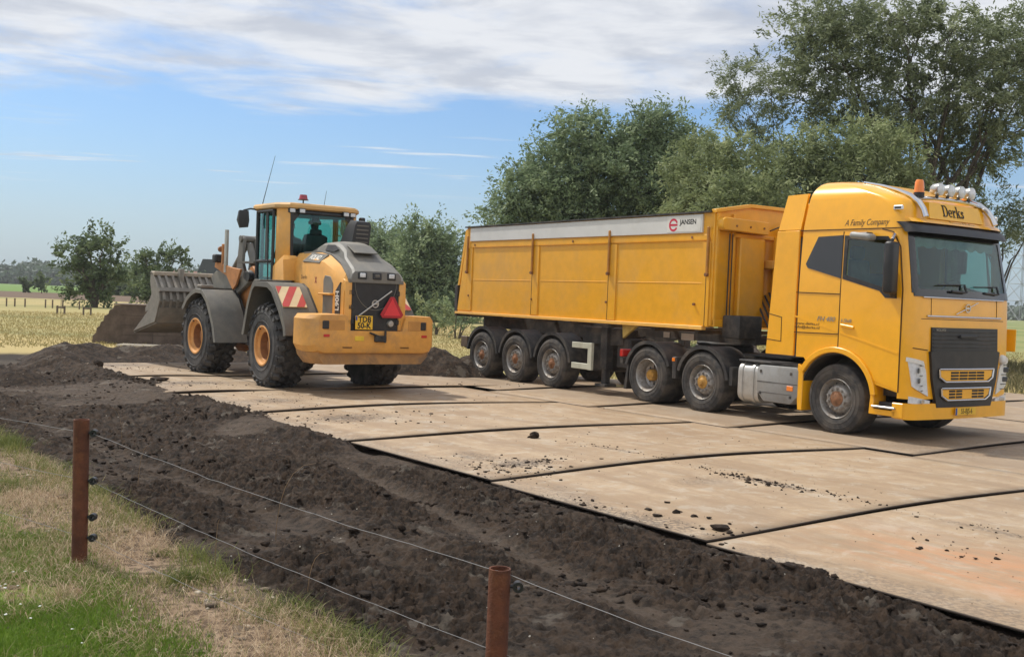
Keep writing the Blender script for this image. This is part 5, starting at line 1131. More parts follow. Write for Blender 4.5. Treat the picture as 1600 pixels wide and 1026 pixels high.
MB().prism([(-4.95, 1.40), (-4.55, 1.36), (-4.92, 1.12)], 'y', -1.14, -1.08).build('corner_gusset', mat('dull_yellow', (.45, .32, .08), .7, var=.2, dirt=.4), tr)
for y in (-1.0, 1.0):
    lg = MB().box2((-5.62, y - .09, .50), (-5.44, y + .09, 1.30), bev=.01).box2((-5.59, y - .06, .22), (-5.47, y + .06, .5), bev=.005).box2((-5.68, y - .14, .17), (-5.38, y + .14, .22)).build('landing_leg', dblk, tr); lg['label'] = 'dusty black landing leg, retracted'
m = MB(); m.tube([(-5.9, -.95, 1.2), (-5.62, -.95, .62)], .03, 8); m.tube([(-5.9, .95, 1.2), (-5.62, .95, .62)], .03, 8); m.build('leg_brace', dblk, tr)
MB().box2((-6.15, -.9, .42), (-5.72, -.2, 1.18), bev=.06, seg=2).build('air_tank', dblk, tr)
MB().box2((-5.3, -.95, .55), (-4.9, -.35, 1.10), bev=.02).box2((-6.3, -1.0, .95), (-5.1, -.5, 1.28), bev=.02).build('valve_box', dblk, tr)
m = MB(); m.box2((-6.36, -1.20, .86), (-5.76, -1.14, .97), bev=.006); m.box2((-6.36, -1.20, .46), (-5.76, -1.14, .57), bev=.006); m.box2((-5.86, -1.205, .455), (-5.74, -1.14, .975), bev=.006); m.build('side_guard', mat('pale_guard', (.50, .50, .40), .5, var=.08, dirt=.4, dirtcol=(.3, .26, .18)), tr)
for x_ in (-7.014, -8.30, -9.59):
    for s in (-1, 1):
        truck_wheel(tr, x_, s * 1.195, s, r=0.50, w=0.36, kind='trail')
        fender(tr, x_, 0.50, 0.612, 5, 172, s * 1.19, s * 0.72, dblk)
MB().box2((-10.42, -1.15, .60), (-10.28, 1.15, .74), bev=.02).build('rear_bumper', dblk, tr)
for s in (-1, 1): MB().box2((-10.50, s * 1.18, .62), (-10.24, s * 1.12, .86), bev=.01).build('tail_lamp', mat('lamp_dark%d' % s, (.12, .08, .05), .5), tr); MB().tube([(-10.3, s * .6, 1.1), (-10.35, s * .8, .7)], .04, 6).build('bumper_stay', dblk, tr)
MB().box((-4.3, -0.62, 1.22), (.16, .02, .10)).build('load_plate', mat('dull_plate', (.28, .24, .20), .7), tr); MB().box((-3.75, -.62, 1.21), (.32, .02, .12)).build('load_plate', MATS['dull_plate'], tr)
# ================================================================== wheel loader (x forward, y left, origin under the rear axle)
LX, LY, LA = -3.4581, 20.0586, 2.187
loader = empty('wheel_loader', (LX, LY, TZ), LA, 'yellow articulated wheel loader seen from behind, with a slatted bucket and a red slow-vehicle triangle', 'loader')
FB = 2.2602; _fx, _fy = -5.4682 - LX, 22.673 - LY
FLOC = (_fx * math.cos(LA) + _fy * math.sin(LA), -_fx * math.sin(LA) + _fy * math.cos(LA), 0); FROT = (0, 0, FB - LA)
lyel = mat('loader_yellow', (0.73, 0.36, 0.070), 0.45, var=0.06, dirt=0.5, dirtcol=(0.44, 0.28, 0.14), dscale=1.6, dlo=0.42, dhi=0.75, coat=0.1)
cwyel = mat('counterweight_yellow', (0.70, 0.345, 0.075), 0.55, var=0.08, dirt=0.6, dirtcol=(0.36, 0.22, 0.12), dscale=1.8, dlo=0.42, dhi=0.70)
rimy = mat('rim_ochre', (0.60, 0.29, 0.085), 0.6, var=0.12, dirt=0.55, dirtcol=(0.26, 0.15, 0.08), dscale=4)
rimd = mat('rim_inner', (0.30, 0.13, 0.05), 0.75, var=0.2, dirt=0.7, dirtcol=(0.16, 0.09, 0.05), dscale=5)
lgrey = mat('loader_grey', (0.150, 0.145, 0.130), 0.55, var=0.10, dirt=0.65, dirtcol=(0.27, 0.24, 0.19), dscale=1.6, dlo=0.4, dhi=0.72)
fgrey = mat('fender_grey', (0.115, 0.11, 0.098), 0.6, var=0.12, dirt=0.7, dirtcol=(0.20, 0.18, 0.14), dscale=2.0, dlo=0.38, dhi=0.72)
bgrey = mat('bucket_steel', (0.23, 0.21, 0.18), 0.6, var=0.15, dirt=0.7, dirtcol=(0.30, 0.25, 0.20), dscale=2.5, metal=0.2, bump=.2)
orng = mat('frame_orange', (0.46, 0.19, 0.06), 0.6, var=0.15, dirt=0.6, dirtcol=(0.24, 0.15, 0.10), dscale=4)
ltyre = mat('loader_tyre', (0.030, 0.031, 0.033), 0.8, var=0.2, dirt=0.8, dirtcol=(0.105, 0.098, 0.090), dscale=3.5, dlo=0.36, dhi=0.68, bump=0.3, bscale=40)
cabg = glass('cab_glass', (0.60, 0.90, 0.86), 0.90)
cabk = mat('cab_frame_black', (0.020, 0.021, 0.023), 0.5, var=.2, dirt=.3, dirtcol=(.09, .08, .07))

def loader_wheel(loc, side, rot=0.0, name='wheel'):
    o = empty('wheel', loc, rot); o.parent = loader; s = side; r = 0.715; w = 0.52
    P = lambda pr: [(a, b_ * s) for a, b_ in pr]
    m = MB(); m.lathe(P([(0.345, -.015), (0.355, .012), (0.42, .030), (0.55, .040), (0.62, .034), (0.675, .012), (0.705, -.02), (r, -.07), (r + .004, -w / 2), (r, -w + .07), (0.705, -w + .02), (0.66, -w - .01), (0.5, -w - .04), (0.355, -w), (0.345, -w + .03)]), 'y', n=72, closed=True)
    for q_ in (0.60, 0.45): m.lathe(P([(q_ + .008, .036), (q_, .046), (q_ - .008, .036)]), 'y', n=72)
    m.lathe(P([(0.352, .01), (0.362, .030), (0.385, .028), (0.39, .02)]), 'y', n=72)
    tyre = m.build('tyre', ltyre, o)
    m = MB(); nn = 24
    def lug(a, y, tl, wy, h, yaw, rr=r, tilt=0.0):
        r_ = bmesh.ops.create_cube(m.b, size=1.0); vs = r_['verts']
        for v in vs:
            top = v.co.z > 0; v.co = Vector((v.co.x * tl * (0.90 if top else 1.0), v.co.y * wy * (0.92 if top else 1.0), v.co.z * h))
        q = bmesh.ops.bevel(m.b, geom=list({e for v in vs for e in v.link_edges if abs(e.verts[0].co.z - e.verts[1].co.z) > h * .5}), offset=min(tl, wy) * .14, segments=1, affect='EDGES', profile=.5)
        vs = list({v for f in q['faces'] for v in f.verts} | {v for v in vs if v.is_valid}); vs = list({v2 for v in vs for f in v.link_faces for v2 in f.verts})
        M_ = Matrix.Rotation(-a + PI / 2, 4, 'Y') @ Matrix.Translation((0, y, rr + h * .35)) @ Matrix.Rotation(tilt, 4, 'X') @ Matrix.Rotation(yaw, 4, 'Z')
        bmesh.ops.transform(m.b, matrix=M_, verts=vs)
    for k in range(nn):
        a = 2 * PI * k / nn
        lug(a, s * -0.045, .108, .125, .075, s * .25, r - .012, tilt=s * -0.42)
        lug(a + PI / nn, s * (-w + .045), .108, .125, .075, -s * .25, r - .012, tilt=s * 0.42)
        lug(a + PI / nn * .9, s * -0.175, .105, .108, .066, s * .45, r - .004)
        lug(a + PI / nn * 1.9, s * (-0.345), .105, .108, .066, -s * .45, r - .004)
        
        lug(a, s * 0.012, .082, .06, .07, 0, r - .065, tilt=s * -1.15)
    m.build('tread', ltyre, o)
    m = MB(); m.lathe(P([(0.352, .020), (0.368, .034), (0.345, .040), (0.325, .028), (0.315, -.01), (0.272, -.030), (0.258, -.026), (0.250, -.040)]), 'y', n=56); rim = m.build('rim', rimy, o)
    m = MB(); m.lathe(P([(0.250, -.040), (0.243, -.12), (0.24, -.19), (0.16, -.20), (0.15, -.13), (0.10, -.12), (0.0, -.12)]), 'y', n=40)
    for k in range(12): a = k * PI / 6; m.cyl((.20 * math.cos(a), -.20 * s, .20 * math.sin(a)), (.20 * math.cos(a), -.175 * s, .20 * math.sin(a)), .013, 6)
    m.build('hub', rimd, o)
    m = MB(); m.box((.335 * math.cos(1.2), .025 * s, .335 * math.sin(1.2)), (.03, .03, .05), bev=.005); m.build('valve', cabk, rim)
    return o
hwL = 1.26
for s in (-1, 1):
    loader_wheel((0, s * (hwL - .035), .735), s)
    c_, s_ = math.cos(FROT[2]), math.sin(FROT[2]); x_, y_ = 0.0, s * (hwL - .035)
    loader_wheel((FLOC[0] + x_ * c_ - y_ * s_, FLOC[1] + x_ * s_ + y_ * c_, .735), s, FROT[2])
# rear frame, axle, belly
m = MB(); m.box2((-1.75, -.55, .75), (1.2, .55, 1.35), bev=.04).box2((.9, -.3, .55), (1.75, .3, 1.5), bev=.04).cyl((0, -.9, .735), (0, .9, .735), .17, 16).box2((-.3, -.28, .42), (.3, .28, 1.0), bev=.08); m.build('rear_frame', cabk, loader)
m = MB(); m.cyl((0, -.9, .735), (0, .9, .735), .17, 16).box2((-.3, -.28, .42), (.3, .28, 1.0), bev=.08).box2((-1.3, -.42, .55), (.9, .42, 1.5), bev=.04); m.build('front_frame', orng, loader, FLOC, FROT)
# hood
def hood_ring(x, zs_, zt, yb=0.62, yt=0.44, zb=1.25):
    return [(x, yb, zb), (x, yb, zs_ - .10), (x, yb - .03, zs_), (x, yt, zt), (x, -yt, zt), (x, -yb + .03, zs_), (x, -yb, zs_ - .10), (x, -yb, zb)]
m = MB(); m.loft([hood_ring(.24, 2.30, 2.44, yt=.48), hood_ring(-.1, 2.31, 2.455, yt=.48), hood_ring(-.7, 2.32, 2.455, yt=.46), hood_ring(-1.05, 2.27, 2.405, yt=.46), hood_ring(-1.60, 2.07, 2.21, yt=.50), hood_ring(-1.80, 1.97, 2.08, .61, .53), hood_ring(-1.87, 1.85, 1.98, .60, .53)]); hood = m.build('hood', lyel, loader, angle=20)
def cov(x, z, h1, zt, h2): return [(x, h1, z), (x, (h1 + h2) / 2, z + (zt - z) * .75), (x, h2, zt), (x, h2 * .5, zt + .015), (x, -h2 * .5, zt + .015), (x, -h2, zt), (x, -(h1 + h2) / 2, z + (zt - z) * .75), (x, -h1, z)]
m = MB(); m.loft([cov(-.02, 2.44, .40, 2.475, .34), cov(-.2, 2.44, .38, 2.57, .27), cov(-.38, 2.45, .37, 2.63, .26), cov(-.88, 2.45, .37, 2.645, .27), cov(-1.10, 2.40, .38, 2.59, .28), cov(-1.30, 2.30, .39, 2.50, .29), cov(-1.42, 2.26, .42, 2.37, .34), cov(-1.78, 2.06, .47, 2.19, .38), cov(-1.90, 1.96, .50, 2.12, .42), cov(-1.915, 1.94, .50, 2.04, .44)]); hc = m.build('hood_cover', lgrey, loader, angle=24)
MB().loft([[(.0, .50 * s_, 2.463) for s_ in (1, -1)] + [(.0, -.50, 2.40), (.0, .50, 2.40)], [(-.6, .47, 2.475), (-.6, -.47, 2.475), (-.6, -.47, 2.40), (-.6, .47, 2.40)], [(-1.1, .47, 2.41), (-1.1, -.47, 2.41), (-1.1, -.47, 2.34), (-1.1, .47, 2.34)], [(-1.5, .50, 2.275), (-1.5, -.50, 2.275), (-1.5, -.50, 2.2), (-1.5, .50, 2.2)], [(-1.80, .535, 2.09), (-1.80, -.535, 2.09), (-1.80, -.53, 2.0), (-1.80, .53, 2.0)], [(-1.905, .53, 1.99), (-1.905, -.53, 1.99), (-1.905, -.53, 1.93), (-1.905, .53, 1.93)]]).build('cover_edge', lgrey, hc, angle=24)
for s in (-1, 1): m = MB(); m.loft([[(-.62, s * .345, 2.48), (-1.0, s * .355, 2.46), (-1.14, s * .34, 2.49), (-.95, s * .30, 2.57), (-.62, s * .29, 2.59)], [(-.62, s * .378, 2.49), (-1.0, s * .385, 2.47), (-1.14, s * .37, 2.50), (-.95, s * .33, 2.58), (-.62, s * .325, 2.60)]]); m.build('hood_vent', cabk, hc)
m = MB(); m.box((-1.33, 0, 2.52), (.36, .46, .02), rot=(0, -.42, 0), bev=.008); m.build('top_screen', fgrey, hc)
for y in (-.28, 0, .28):
    l_ = MB().box((-1.915, y, 2.055), (.03, .17, .12), rot=(0, .1, 0), bev=.012).build('light_recess', cabk, hc)
    if y != 0: MB().box((-1.93, y, 2.06), (.02, .11, .075), bev=.01).build('rear_light', lensm, l_)
    else: MB().box((-1.93, y, 2.06), (.02, .09, .05), bev=.01).build('rear_camera', fgrey, l_)
m = MB(); m.box2((-1.885, -.455, 1.10), (-1.82, .455, 1.965), bev=.012); gr_ = m.build('rear_grille', cabk, loader)
m = MB()
for s in (-1, 1):
    for z_ in (1.22, 1.47, 1.72): m.box2((-1.90, s * .40, z_), (-1.80, s * .52, z_ + .09), bev=.01)
m.build('grille_notch', cabk, gr_)
m = MB(); m.tube([(-1.888, .40 * math.cos(a), 1.93 + .46 * math.sin(a)) for a in np.linspace(-PI, 0, 24)], .008, 4); m.build('grille_line', fgrey, gr_)
for s in (-1, 1): m = MB(); m.prism([(-1.90, 1.12), (-1.90, 1.95), (-1.80, 2.0), (-1.80, 1.12)], 'y', s * .455, s * .585, bev=.012); m.build('grille_post', lyel, loader)
m = MB(); m.lathe([(.050, 0), (.068, 0), (.068, .014), (.050, .014)], 'x', (-1.912, 0.01, 1.58), 26, closed=True); m.tube([(-1.91, .32, 1.37), (-1.91, -.30, 1.81)], .013, 6); m.box((-1.905, .01, 1.58), (.01, .11, .03)); m.build('emblem_bar', alu, gr_)
# side vent, step, decals on both sides
for s in (-1, 1):
    v_ = MB().prism([(-1.12, 1.32), (-1.12, 1.96), (-1.18, 2.04), (-1.40, 2.02), (-1.50, 1.90), (-1.50, 1.32)], 'y', s * .60, s * .628, bev=.006).build('side_vent', lgrey, hood)
    MB().box2((-1.54, s * .60, 1.70), (-1.06, s * .70, 1.735), bev=.01).build('step_bar', lyel, hood)
    MB().prism([(-1.60, 1.28), (-1.60, 1.78), (-1.78, 1.93), (-1.78, 1.28)], 'y', s * .60, s * .626, bev=.003).build('model_strip', cabk, hood)
lm_ = lambda xc, zc0, y=.629: (lambda co: Vector((xc - co.x, y + co.z, zc0 + co.y)))
text('lettering', 'L90H', white, 0.19, (0, 0, 0), (0, 0, 0), hood, 0.002, mapf=lambda co: Vector((-1.69 + co.y, .627 + co.z, 1.61 + co.x)), sx=.82, xoff=.004)
_n = Vector((0, .14, .15)).normalized()
dq = MB(); a_ = [(-.22, .605, 2.27), (-.90, .60, 2.24), (-1.02, .48, 2.39), (-.36, .485, 2.43)]; dq.loft([[(p[0], p[1] + .018, p[2] + .018) for p in a_], [(p[0], p[1] - .01, p[2] - .01) for p in a_]]); dp_ = dq.build('name_plate', fgrey, hood)
def vmap(co):
    u = 0.5 + co.x / .78; v = .5 + co.y / .20; A_ = Vector(a_[0]).lerp(Vector(a_[1]), u); B_ = Vector(a_[3]).lerp(Vector(a_[2]), u); p = A_.lerp(B_, v); return p + Vector((0, .021, .021)) + Vector((0, .7, .7)) * co.z
text('lettering', 'VOLVO', white, 0.14, (0, 0, 0), (0, 0, 0), dp_, 0.002, mapf=vmap, sx=1.05, xoff=.006)
text('lettering', 'Derks', mat('faded_ink', (.16, .08, .03), .6), 0.10, (0, 0, 0), (0, 0, 0), hood, 0.0005, mapf=lm_(-.30, 2.00, .6215), sx=1.1)
text('lettering', 'x', mat('faded_red', (.30, .06, .03), .6), 0.22, (0, 0, 0), (0, 0, 0), hood, 0.0005, mapf=lm_(-.80, 1.97, .6215), sx=.7, xoff=.006)
# exhaust / intake stack
m = MB(); m.loft([[(-.20, -.04, 2.50), (-.66, -.10, 2.50), (-.66, -.46, 2.50), (-.20, -.46, 2.50)], [(-.40, -.14, 2.97), (-.68, -.17, 2.97), (-.68, -.50, 2.97), (-.32, -.50, 2.97)], [(-.44, -.20, 3.08), (-.66, -.22, 3.05), (-.66, -.48, 3.05), (-.40, -.48, 3.08)]]); es = m.build('exhaust_stack', cabk, loader)
m = MB()
for k in range(6): m.box((-.675, -.31 - .004 * k, 2.60 + .075 * k), (.02, .24, .022), rot=(0, 0, 0))
m.build('louvre', fgrey, es)
# counterweight
def cwr(x, sy, zb, zlow):
    L_ = [(1.26, 1.30), (1.20, 1.375), (.62, 1.385), (.56, 1.34), (.50, 1.115), (-.50, 1.115), (-.56, 1.34), (-.62, 1.385), (-1.20, 1.375), (-1.26, 1.30), (-1.26, zb + .10), (-1.20, zb), (-1.08, zlow), (1.08, zlow), (1.20, zb), (1.26, zb + .10)]
    return [(x, a * sy if abs(a) > .7 else a, b_) for a, b_ in L_]
m = MB(); m.loft([cwr(-1.30, .97, .80, .74), cwr(-1.36, 1, .77, .71), cwr(-1.64, 1.0, .75, .70), cwr(-1.83, .95, .75, .70), cwr(-1.95, .89, .78, .74), cwr(-1.98, .86, .84, .80)]); cw = m.build('counterweight', cwyel, loader, angle=24)
cwl = MB(); cwl.loft([[(x_, y_ * k_, z_) for y_, z_ in ((1.20, zt_), (-1.20, zt_), (-1.18, zt_ - .08), (-1.06, .54), (1.06, .54), (1.18, zt_ - .08))] for x_, k_, zt_ in ((-1.30, .98, .76), (-1.60, 1.0, .76), (-1.80, .95, .74), (-1.90, .88, .745))]); cwl.build('lower_ballast', mat('dirty_shaded_ochre', (.42, .22, .075), .7, var=.15, vscale=3, dirt=.9, dirtcol=(.19, .125, .08), dscale=2.2, dlo=.36, dhi=.62), cw)  # brown holds mud dirt plus painted shade of the inward-sloping lower third
for s in (-1, 1):
    rc2 = MB().box2((-1.985, s * .60, 1.12), (-1.94, s * 1.00, 1.30), bev=.012).build('lamp_recess', mat('recess_ochre%d' % (s + 1), (.50, .24, .06), .6, var=.1), cw)
    MB().box2((-1.998, s * (.90 if s > 0 else .97), 1.14), (-1.95, s * (1.02 if s > 0 else .86), 1.28), bev=.012).build('tail_lamp', cabk, rc2)
    MB().box((-1.985, s * .94, 1.03), (.012, .11, .045), bev=.004).build('reflector', redl, cw)
    MB().box((-1.93, s * .55, .83), (.10, .22, .07), bev=.02).build('lifting_pocket', mat('pocket_brown%d' % (s + 1), (.28, .13, .05), .7), cw)
MB().box((-1.99, -.06, .985), (.10, .22, .11), bev=.015).box((-2.02, .02, 1.04), (.05, .28, .03), rot=(.35, 0, 0), bev=.008).cyl((-2.03, -.14, .92), (-2.03, -.14, 1.12), .02, 8).build('tow_hitch', cabk, cw)
MB().box((-1.983, .33, .985), (.010, .17, .08), bev=.003).build('warning_sticker', mat('sticker_yellow', (.75, .50, .04), .5, var=.1), cw)
lnp = MB().box((-1.935, .23, 1.255), (.014, .33, .235), bev=.004).build('number_plate', platem, loader); MB().box((-1.944, .378, 1.33), (.006, .03, .075)).build('plate_band', bluem, lnp)
rmp = lambda yc, zc0, x=-1.9435: (lambda co: Vector((x - co.z, yc - co.x, zc0 + co.y)))
text('lettering', 'TDB', inkm, 0.135, (0, 0, 0), (0, 0, 0), lnp, 0.001, mapf=rmp(.22, 1.305), sx=.95, xoff=.004); text('lettering', '50-K', inkm, 0.135, (0, 0, 0), (0, 0, 0), lnp, 0.001, mapf=rmp(.23, 1.20), sx=.95, xoff=.004)
def tri(h, y0, z0): return [(y0 + .10 * h, z0 + h), (y0 - .10 * h, z0 + h), (y0 - .62 * h, z0 + .16 * h), (y0 - .50 * h, z0), (y0 + .50 * h, z0), (y0 + .62 * h, z0 + .16 * h)]
tg = MB().prism(tri(.365, -.29, 1.345), 'x', -1.965, -1.955, bev=.002).build('slow_vehicle_triangle', mat('triangle_border', (.42, .02, .03), .45, var=.05), loader); tg['label'] = 'red slow-vehicle triangle'
MB().prism([(-.29, 1.68), (-.455, 1.385), (-.125, 1.385)], 'x', -1.972, -1.966).build('triangle_field', mat('signal_red', (.72, .045, .055), .4, var=.04), tg)
MB().box((-1.91, -.29, 1.50), (.10, .03, .2)).build('triangle_bracket', cabk, tg)
MB().lathe([(0, -.02), (.05, -.015), (.06, .02), (.055, .05), (0, .05)], 'x', (-1.93, -.29, 1.245), 18).build('reverse_lamp', alu, loader)
# rear fenders
fprof = [(.86, .90), (.64, 1.50), (.44, 1.82), (.32, 1.895), (-.30, 1.885), (-.52, 1.80), (-.90, 1.44), (-1.12, 1.15), (-1.17, .98)]
def strip(prof, y0, y1, th=.035):
    inn = []
    for i, p in enumerate(prof):
        a = prof[max(i - 1, 0)]; b_ = prof[min(i + 1, len(prof) - 1)]; d = Vector((b_[0] - a[0], b_[1] - a[1])).normalized(); inn.append((p[0] + -d.y * -th * -1 * -1 if False else p[0] + d.y * th, p[1] - d.x * -th * -1 if False else p[1] - (-d.x) * -th))
    return prof, inn
def fender_strip(prof, y0, y1, m_, parent, name, th=.035, lip=.10, loc=None, rot=None, cx=0, cz=.745):
    inn = []
    for p in prof:
        d = Vector((p[0] - cx, p[1] - cz)); L = d.length; inn.append((cx + d.x * (L - th) / L, cz + d.y * (L - th) / L))
    m = MB(); m.prism(prof + inn[::-1], 'y', y0, y1)
    lp = []
    for p in prof:
        d = Vector((p[0] - cx, p[1] - cz)); L = d.length; lp.append((cx + d.x * (L - lip) / L, cz + d.y * (L - lip) / L))
    s = 1 if y1 > 0 else -1
    o2 = [(p[0] * 1.0, p[1]) for p in prof]
    m.prism(o2 + lp[::-1], 'y', y1, y1 + s * .018, bev=.004)
    return m.build(name, m_, parent, loc, rot, angle=25)
chev = mat('chevron_cream', (.72, .56, .33), .5, var=.06, dirt=.3, dirtcol=(.45, .36, .25)); chr_ = mat('chevron_red', (.52, .07, .06), .5, var=.06, dirt=.3, dirtcol=(.35, .15, .1))
for s in (-1, 1):
    fd = fender_strip(fprof, s * .66, s * 1.30, fgrey, loader, 'rear_mudguard')
    MB().prism([(.44, 1.86), (.32, 1.925), (.06, 1.925), (.06, 1.90), (.32, 1.90), (.42, 1.84)], 'y', s * .70, s * 1.31, bev=.006).build('mudguard_step', lgrey, fd)
    # liner between hood and wheel
    MB().prism(fprof + [(-1.0, .8), (.8, .8)], 'y', s * .60, s * .655).build('wheel_well', cabk, loader)
    # chevron board on the rear slope
    A_ = Vector((-.545, 1.80)); B_ = Vector((-.905, 1.455)); nrm = Vector((-(A_.y - B_.y), (A_.x - B_.x))).normalized()
    def cm(u, v, lift): p = A_.lerp(B_, v) + nrm * (.012 + lift); return Vector((p.x, s * (1.27 - .45 * u), p.y))
    m = MB(); m.loft([[cm(0, 0, .01), cm(1, 0, .01), cm(1, 1, .01), cm(0, 1, .01)], [cm(0, 0, -.01), cm(1, 0, -.01), cm(1, 1, -.01), cm(0, 1, -.01)]]); cb_ = m.build('chevron_board', chev, fd)
    m = MB()
    for lo_, hi_ in ((-.62, -.30), (.02, .34), (.66, .98)):
        pts = []
        lo2, hi2 = lo_, hi_
        poly = [(lo2 + .55, 0), (hi2 + .55, 0), (hi2 - .1, 1), (lo2 - .1, 1)]
        # clip to the board
        def clip(poly, ax, val, keep):
            out_ = []
            for i in range(len(poly)):
                p, q = poly[i], poly[(i + 1) % len(poly)]; ip = (p[ax] - val) * keep >= 0; iq = (q[ax] - val) * keep >= 0
                if ip: out_.append(p)
                if ip != iq: t_ = (val - p[ax]) / (q[ax] - p[ax]); out_.append((p[0] + (q[0] - p[0]) * t_, p[1] + (q[1] - p[1]) * t_))
            return out_
        poly = clip(clip(poly, 0, 0, 1), 0, 1, -1)
        if len(poly) > 2: m.loft([[cm(u, v, .0125) for u, v in poly], [cm(u, v, .004) for u, v in poly]])
    m.build('chevron_stripe', chr_, cb_)
# front fenders
ffp = [(.62, 1.30), (.40, 1.52), (.16, 1.64), (-.05, 1.70), (-.36, 1.69), (-.62, 1.52), (-.80, 1.28), (-.98, .98), (-1.08, .66)]
for s in (-1, 1):
    ff = fender_strip(ffp, s * .62, s * 1.29, lgrey, loader, 'front_mudguard', loc=FLOC, rot=FROT, cz=.70, lip=.09)
    m = MB(); m.prism([(-.30, 1.712), (-.29, 1.712), (-.29, 1.62), (-.30, 1.62)], 'y', s * .62, s * 1.30); m.build('mudguard_seam', cabk, ff)
    MB().prism(ffp + [(-.9, .62), (.5, .7)], 'y', s * .56, s * .60).build('wheel_well', cabk, loader, FLOC, FROT)
MB().box2((.92, .62, .62), (1.12, .72, 1.25), bev=.01).box2((.92, .72, .60), (1.14, 1.0, .64), bev=.008).box2((.92, .74, .95), (1.12, .95, .98), bev=.008).build('cab_ladder', cabk, loader)
MB().tube([(1.55, .55, 1.3), (1.75, .62, 1.05), (1.9, .58, .85)], .028, 8).tube([(1.6, .50, 1.4), (1.8, .52, 1.1), (2.0, .5, .9)], .02, 8).build('hydraulic_hose', mat('hose_red', (.35, .06, .03), .6), loader)
# cab
cabp = [(.35, .70), (.62, .82), (1.46, .82), (1.80, .58), (1.80, -.58), (1.46, -.82), (.62, -.82), (.35, -.70)]
MB().prism(cabp, 'z', 1.30, 1.98, bev=.01).build('cab_base', cabk, loader)
roofp = [(.30, .68), (.56, .87), (1.60, .87), (1.98, .62), (1.98, -.62), (1.60, -.87), (.56, -.87), (.30, -.68)]
m = MB(); sc_ = lambda k, z: [(1.13 + (a - 1.13) * k, b_ * k, z) for a, b_ in roofp]; m.loft([sc_(.96, 3.255), sc_(1.0, 3.28), sc_(1.0, 3.33), sc_(.97, 3.365), sc_(.80, 3.385)]); roof = m.build('cab_roof', mat('roof_yellow', (.62, .36, .13), .6, var=.08, dirt=.6, dirtcol=(.42, .32, .2), dscale=2), loader, angle=25)
MB().prism([(a * .97 + .03, b_ * .93) for a, b_ in cabp], 'z', 3.19, 3.257).build('roof_lining', cabk, roof)
for s in (-1, 1):
    MB().prism([(.335, s * .66), (.335, s * .61), (.42, s * .63), (.60, s * .75), (.63, s * .80), (.55, s * .815)], 'z', 1.93, 3.26, bev=.012).build('rear_pillar', lyel, loader)
    MB().loft([[(.62, s * .84, 1.93), (.10, s * .84, 1.93), (.10, s * .55, 1.93), (.62, s * .55, 1.93)], [(.62, s * .84, 2.18), (.16, s * .84, 2.30), (.16, s * .55, 2.36), (.62, s * .55, 2.30)], [(.62, s * .80, 2.24), (.22, s * .80, 2.39), (.22, s * .58, 2.39), (.62, s * .58, 2.30)]]).build('side_locker', lyel, loader)
    m = MB(); m.tube([(1.80, s * .58, 1.95), (1.84, s * .56, 3.25)], .035, 8); m.tube([(1.46, s * .82, 1.55), (1.48, s * .80, 3.25)], .038, 8); m.build('front_pillar', cabk, loader)
    d_ = MB(); 
    for q0, q1 in (((.66, 1.55), (.66, 3.22)), ((.66, 3.22), (1.44, 3.22)), ((1.44, 3.22), (1.42, 1.55)), ((1.42, 1.55), (.66, 1.55)), ((.66, 2.28), (1.44, 2.28))): d_.tube([(q0[0], s * .835, q0[1]), (q1[0], s * .835, q1[1])], .032, 8)
    d_.box2((.90, s * .82, 2.30), (1.02, s * .85, 3.2), bev=.01)
    door_ = d_.build('cab_door', cabk, loader)
    MB().box2((.66, s * .822, 1.58), (1.42, s * .828, 3.2)).build('door_glass', cabg, door_)
    MB().tube([(.74, s * .88, 1.7), (.74, s * .90, 2.5), (.78, s * .88, 2.7)], .014, 6).build('grab_rail', cabk, door_)
rw = MB().box2((.338, -.60, 2.38), (.344, .60, 3.20)).build('rear_window', cabg, loader)
m = MB()
for q0, q1 in (((-.60, 2.36), (.60, 2.36)), ((.60, 2.36), (.62, 3.2)), ((-.60, 2.36), (-.62, 3.2)), ((-.6, 3.2), (.6, 3.2))): m.tube([(.345, q0[0], q0[1]), (.345, q1[0], q1[1])], .035, 8)
m.prism([(.60, 3.2), (.44, 3.2), (.60, 2.98)], 'x', .335, .352); m.prism([(-.60, 3.2), (-.44, 3.2), (-.60, 2.98)], 'x', .335, .352); m.build('window_frame', cabk, rw)
MB().box2((.32, -.62, 1.95), (.36, .62, 2.34), bev=.01).build('rear_panel', cabk, loader)
MB().box2((1.835, -.55, 2.0), (1.841, .55, 3.2)).build('windscreen', cabg, loader)
for s in (-1, 1): m = MB(); m.loft([[(1.46, s * .81, 2.0), (1.80, s * .585, 2.0), (1.80, s * .585, 3.2), (1.46, s * .81, 3.2)], [(1.46, s * .806, 2.0), (1.797, s * .580, 2.0), (1.797, s * .580, 3.2), (1.46, s * .806, 3.2)]]); m.build('corner_glass', cabg, loader)
for y, hh in ((.62, 0), (.45, 0), (-.45, 0), (-.62, 0)):
    w_ = MB().box((.285 + .06 * (abs(y) > .5), y, 3.225), (.07, .13, .09), bev=.012).build('work_light', cabk, roof); MB().box((.247 + .06 * (abs(y) > .5), y, 3.225), (.01, .105, .068), bev=.008).build('light_glass', lensm, w_)
MB().box((.40, -.86, 3.14), (.12, .10, .12), bev=.02).build('side_light', cabk, roof)
bc = MB().cyl((.50, .33, 3.37), (.50, .33, 3.45), .014, 8).cyl((.50, .33, 3.445), (.50, .33, 3.455), .10, 16).build('beacon', cabk, roof); MB().lathe([(0, 3.455), (.085, 3.455), (.065, 3.545), (0, 3.55)], 'z', (.50, .33, 0), 16).build('beacon_lens', mat('beacon_red', (.33, .03, .05), .3, coat=.4), bc)
MB().tube([(1.42, .76, 3.37), (1.20, .755, 3.75), (.90, .75, 4.26)], [.009, .006, .004], 6).build('antenna', cabk, roof)
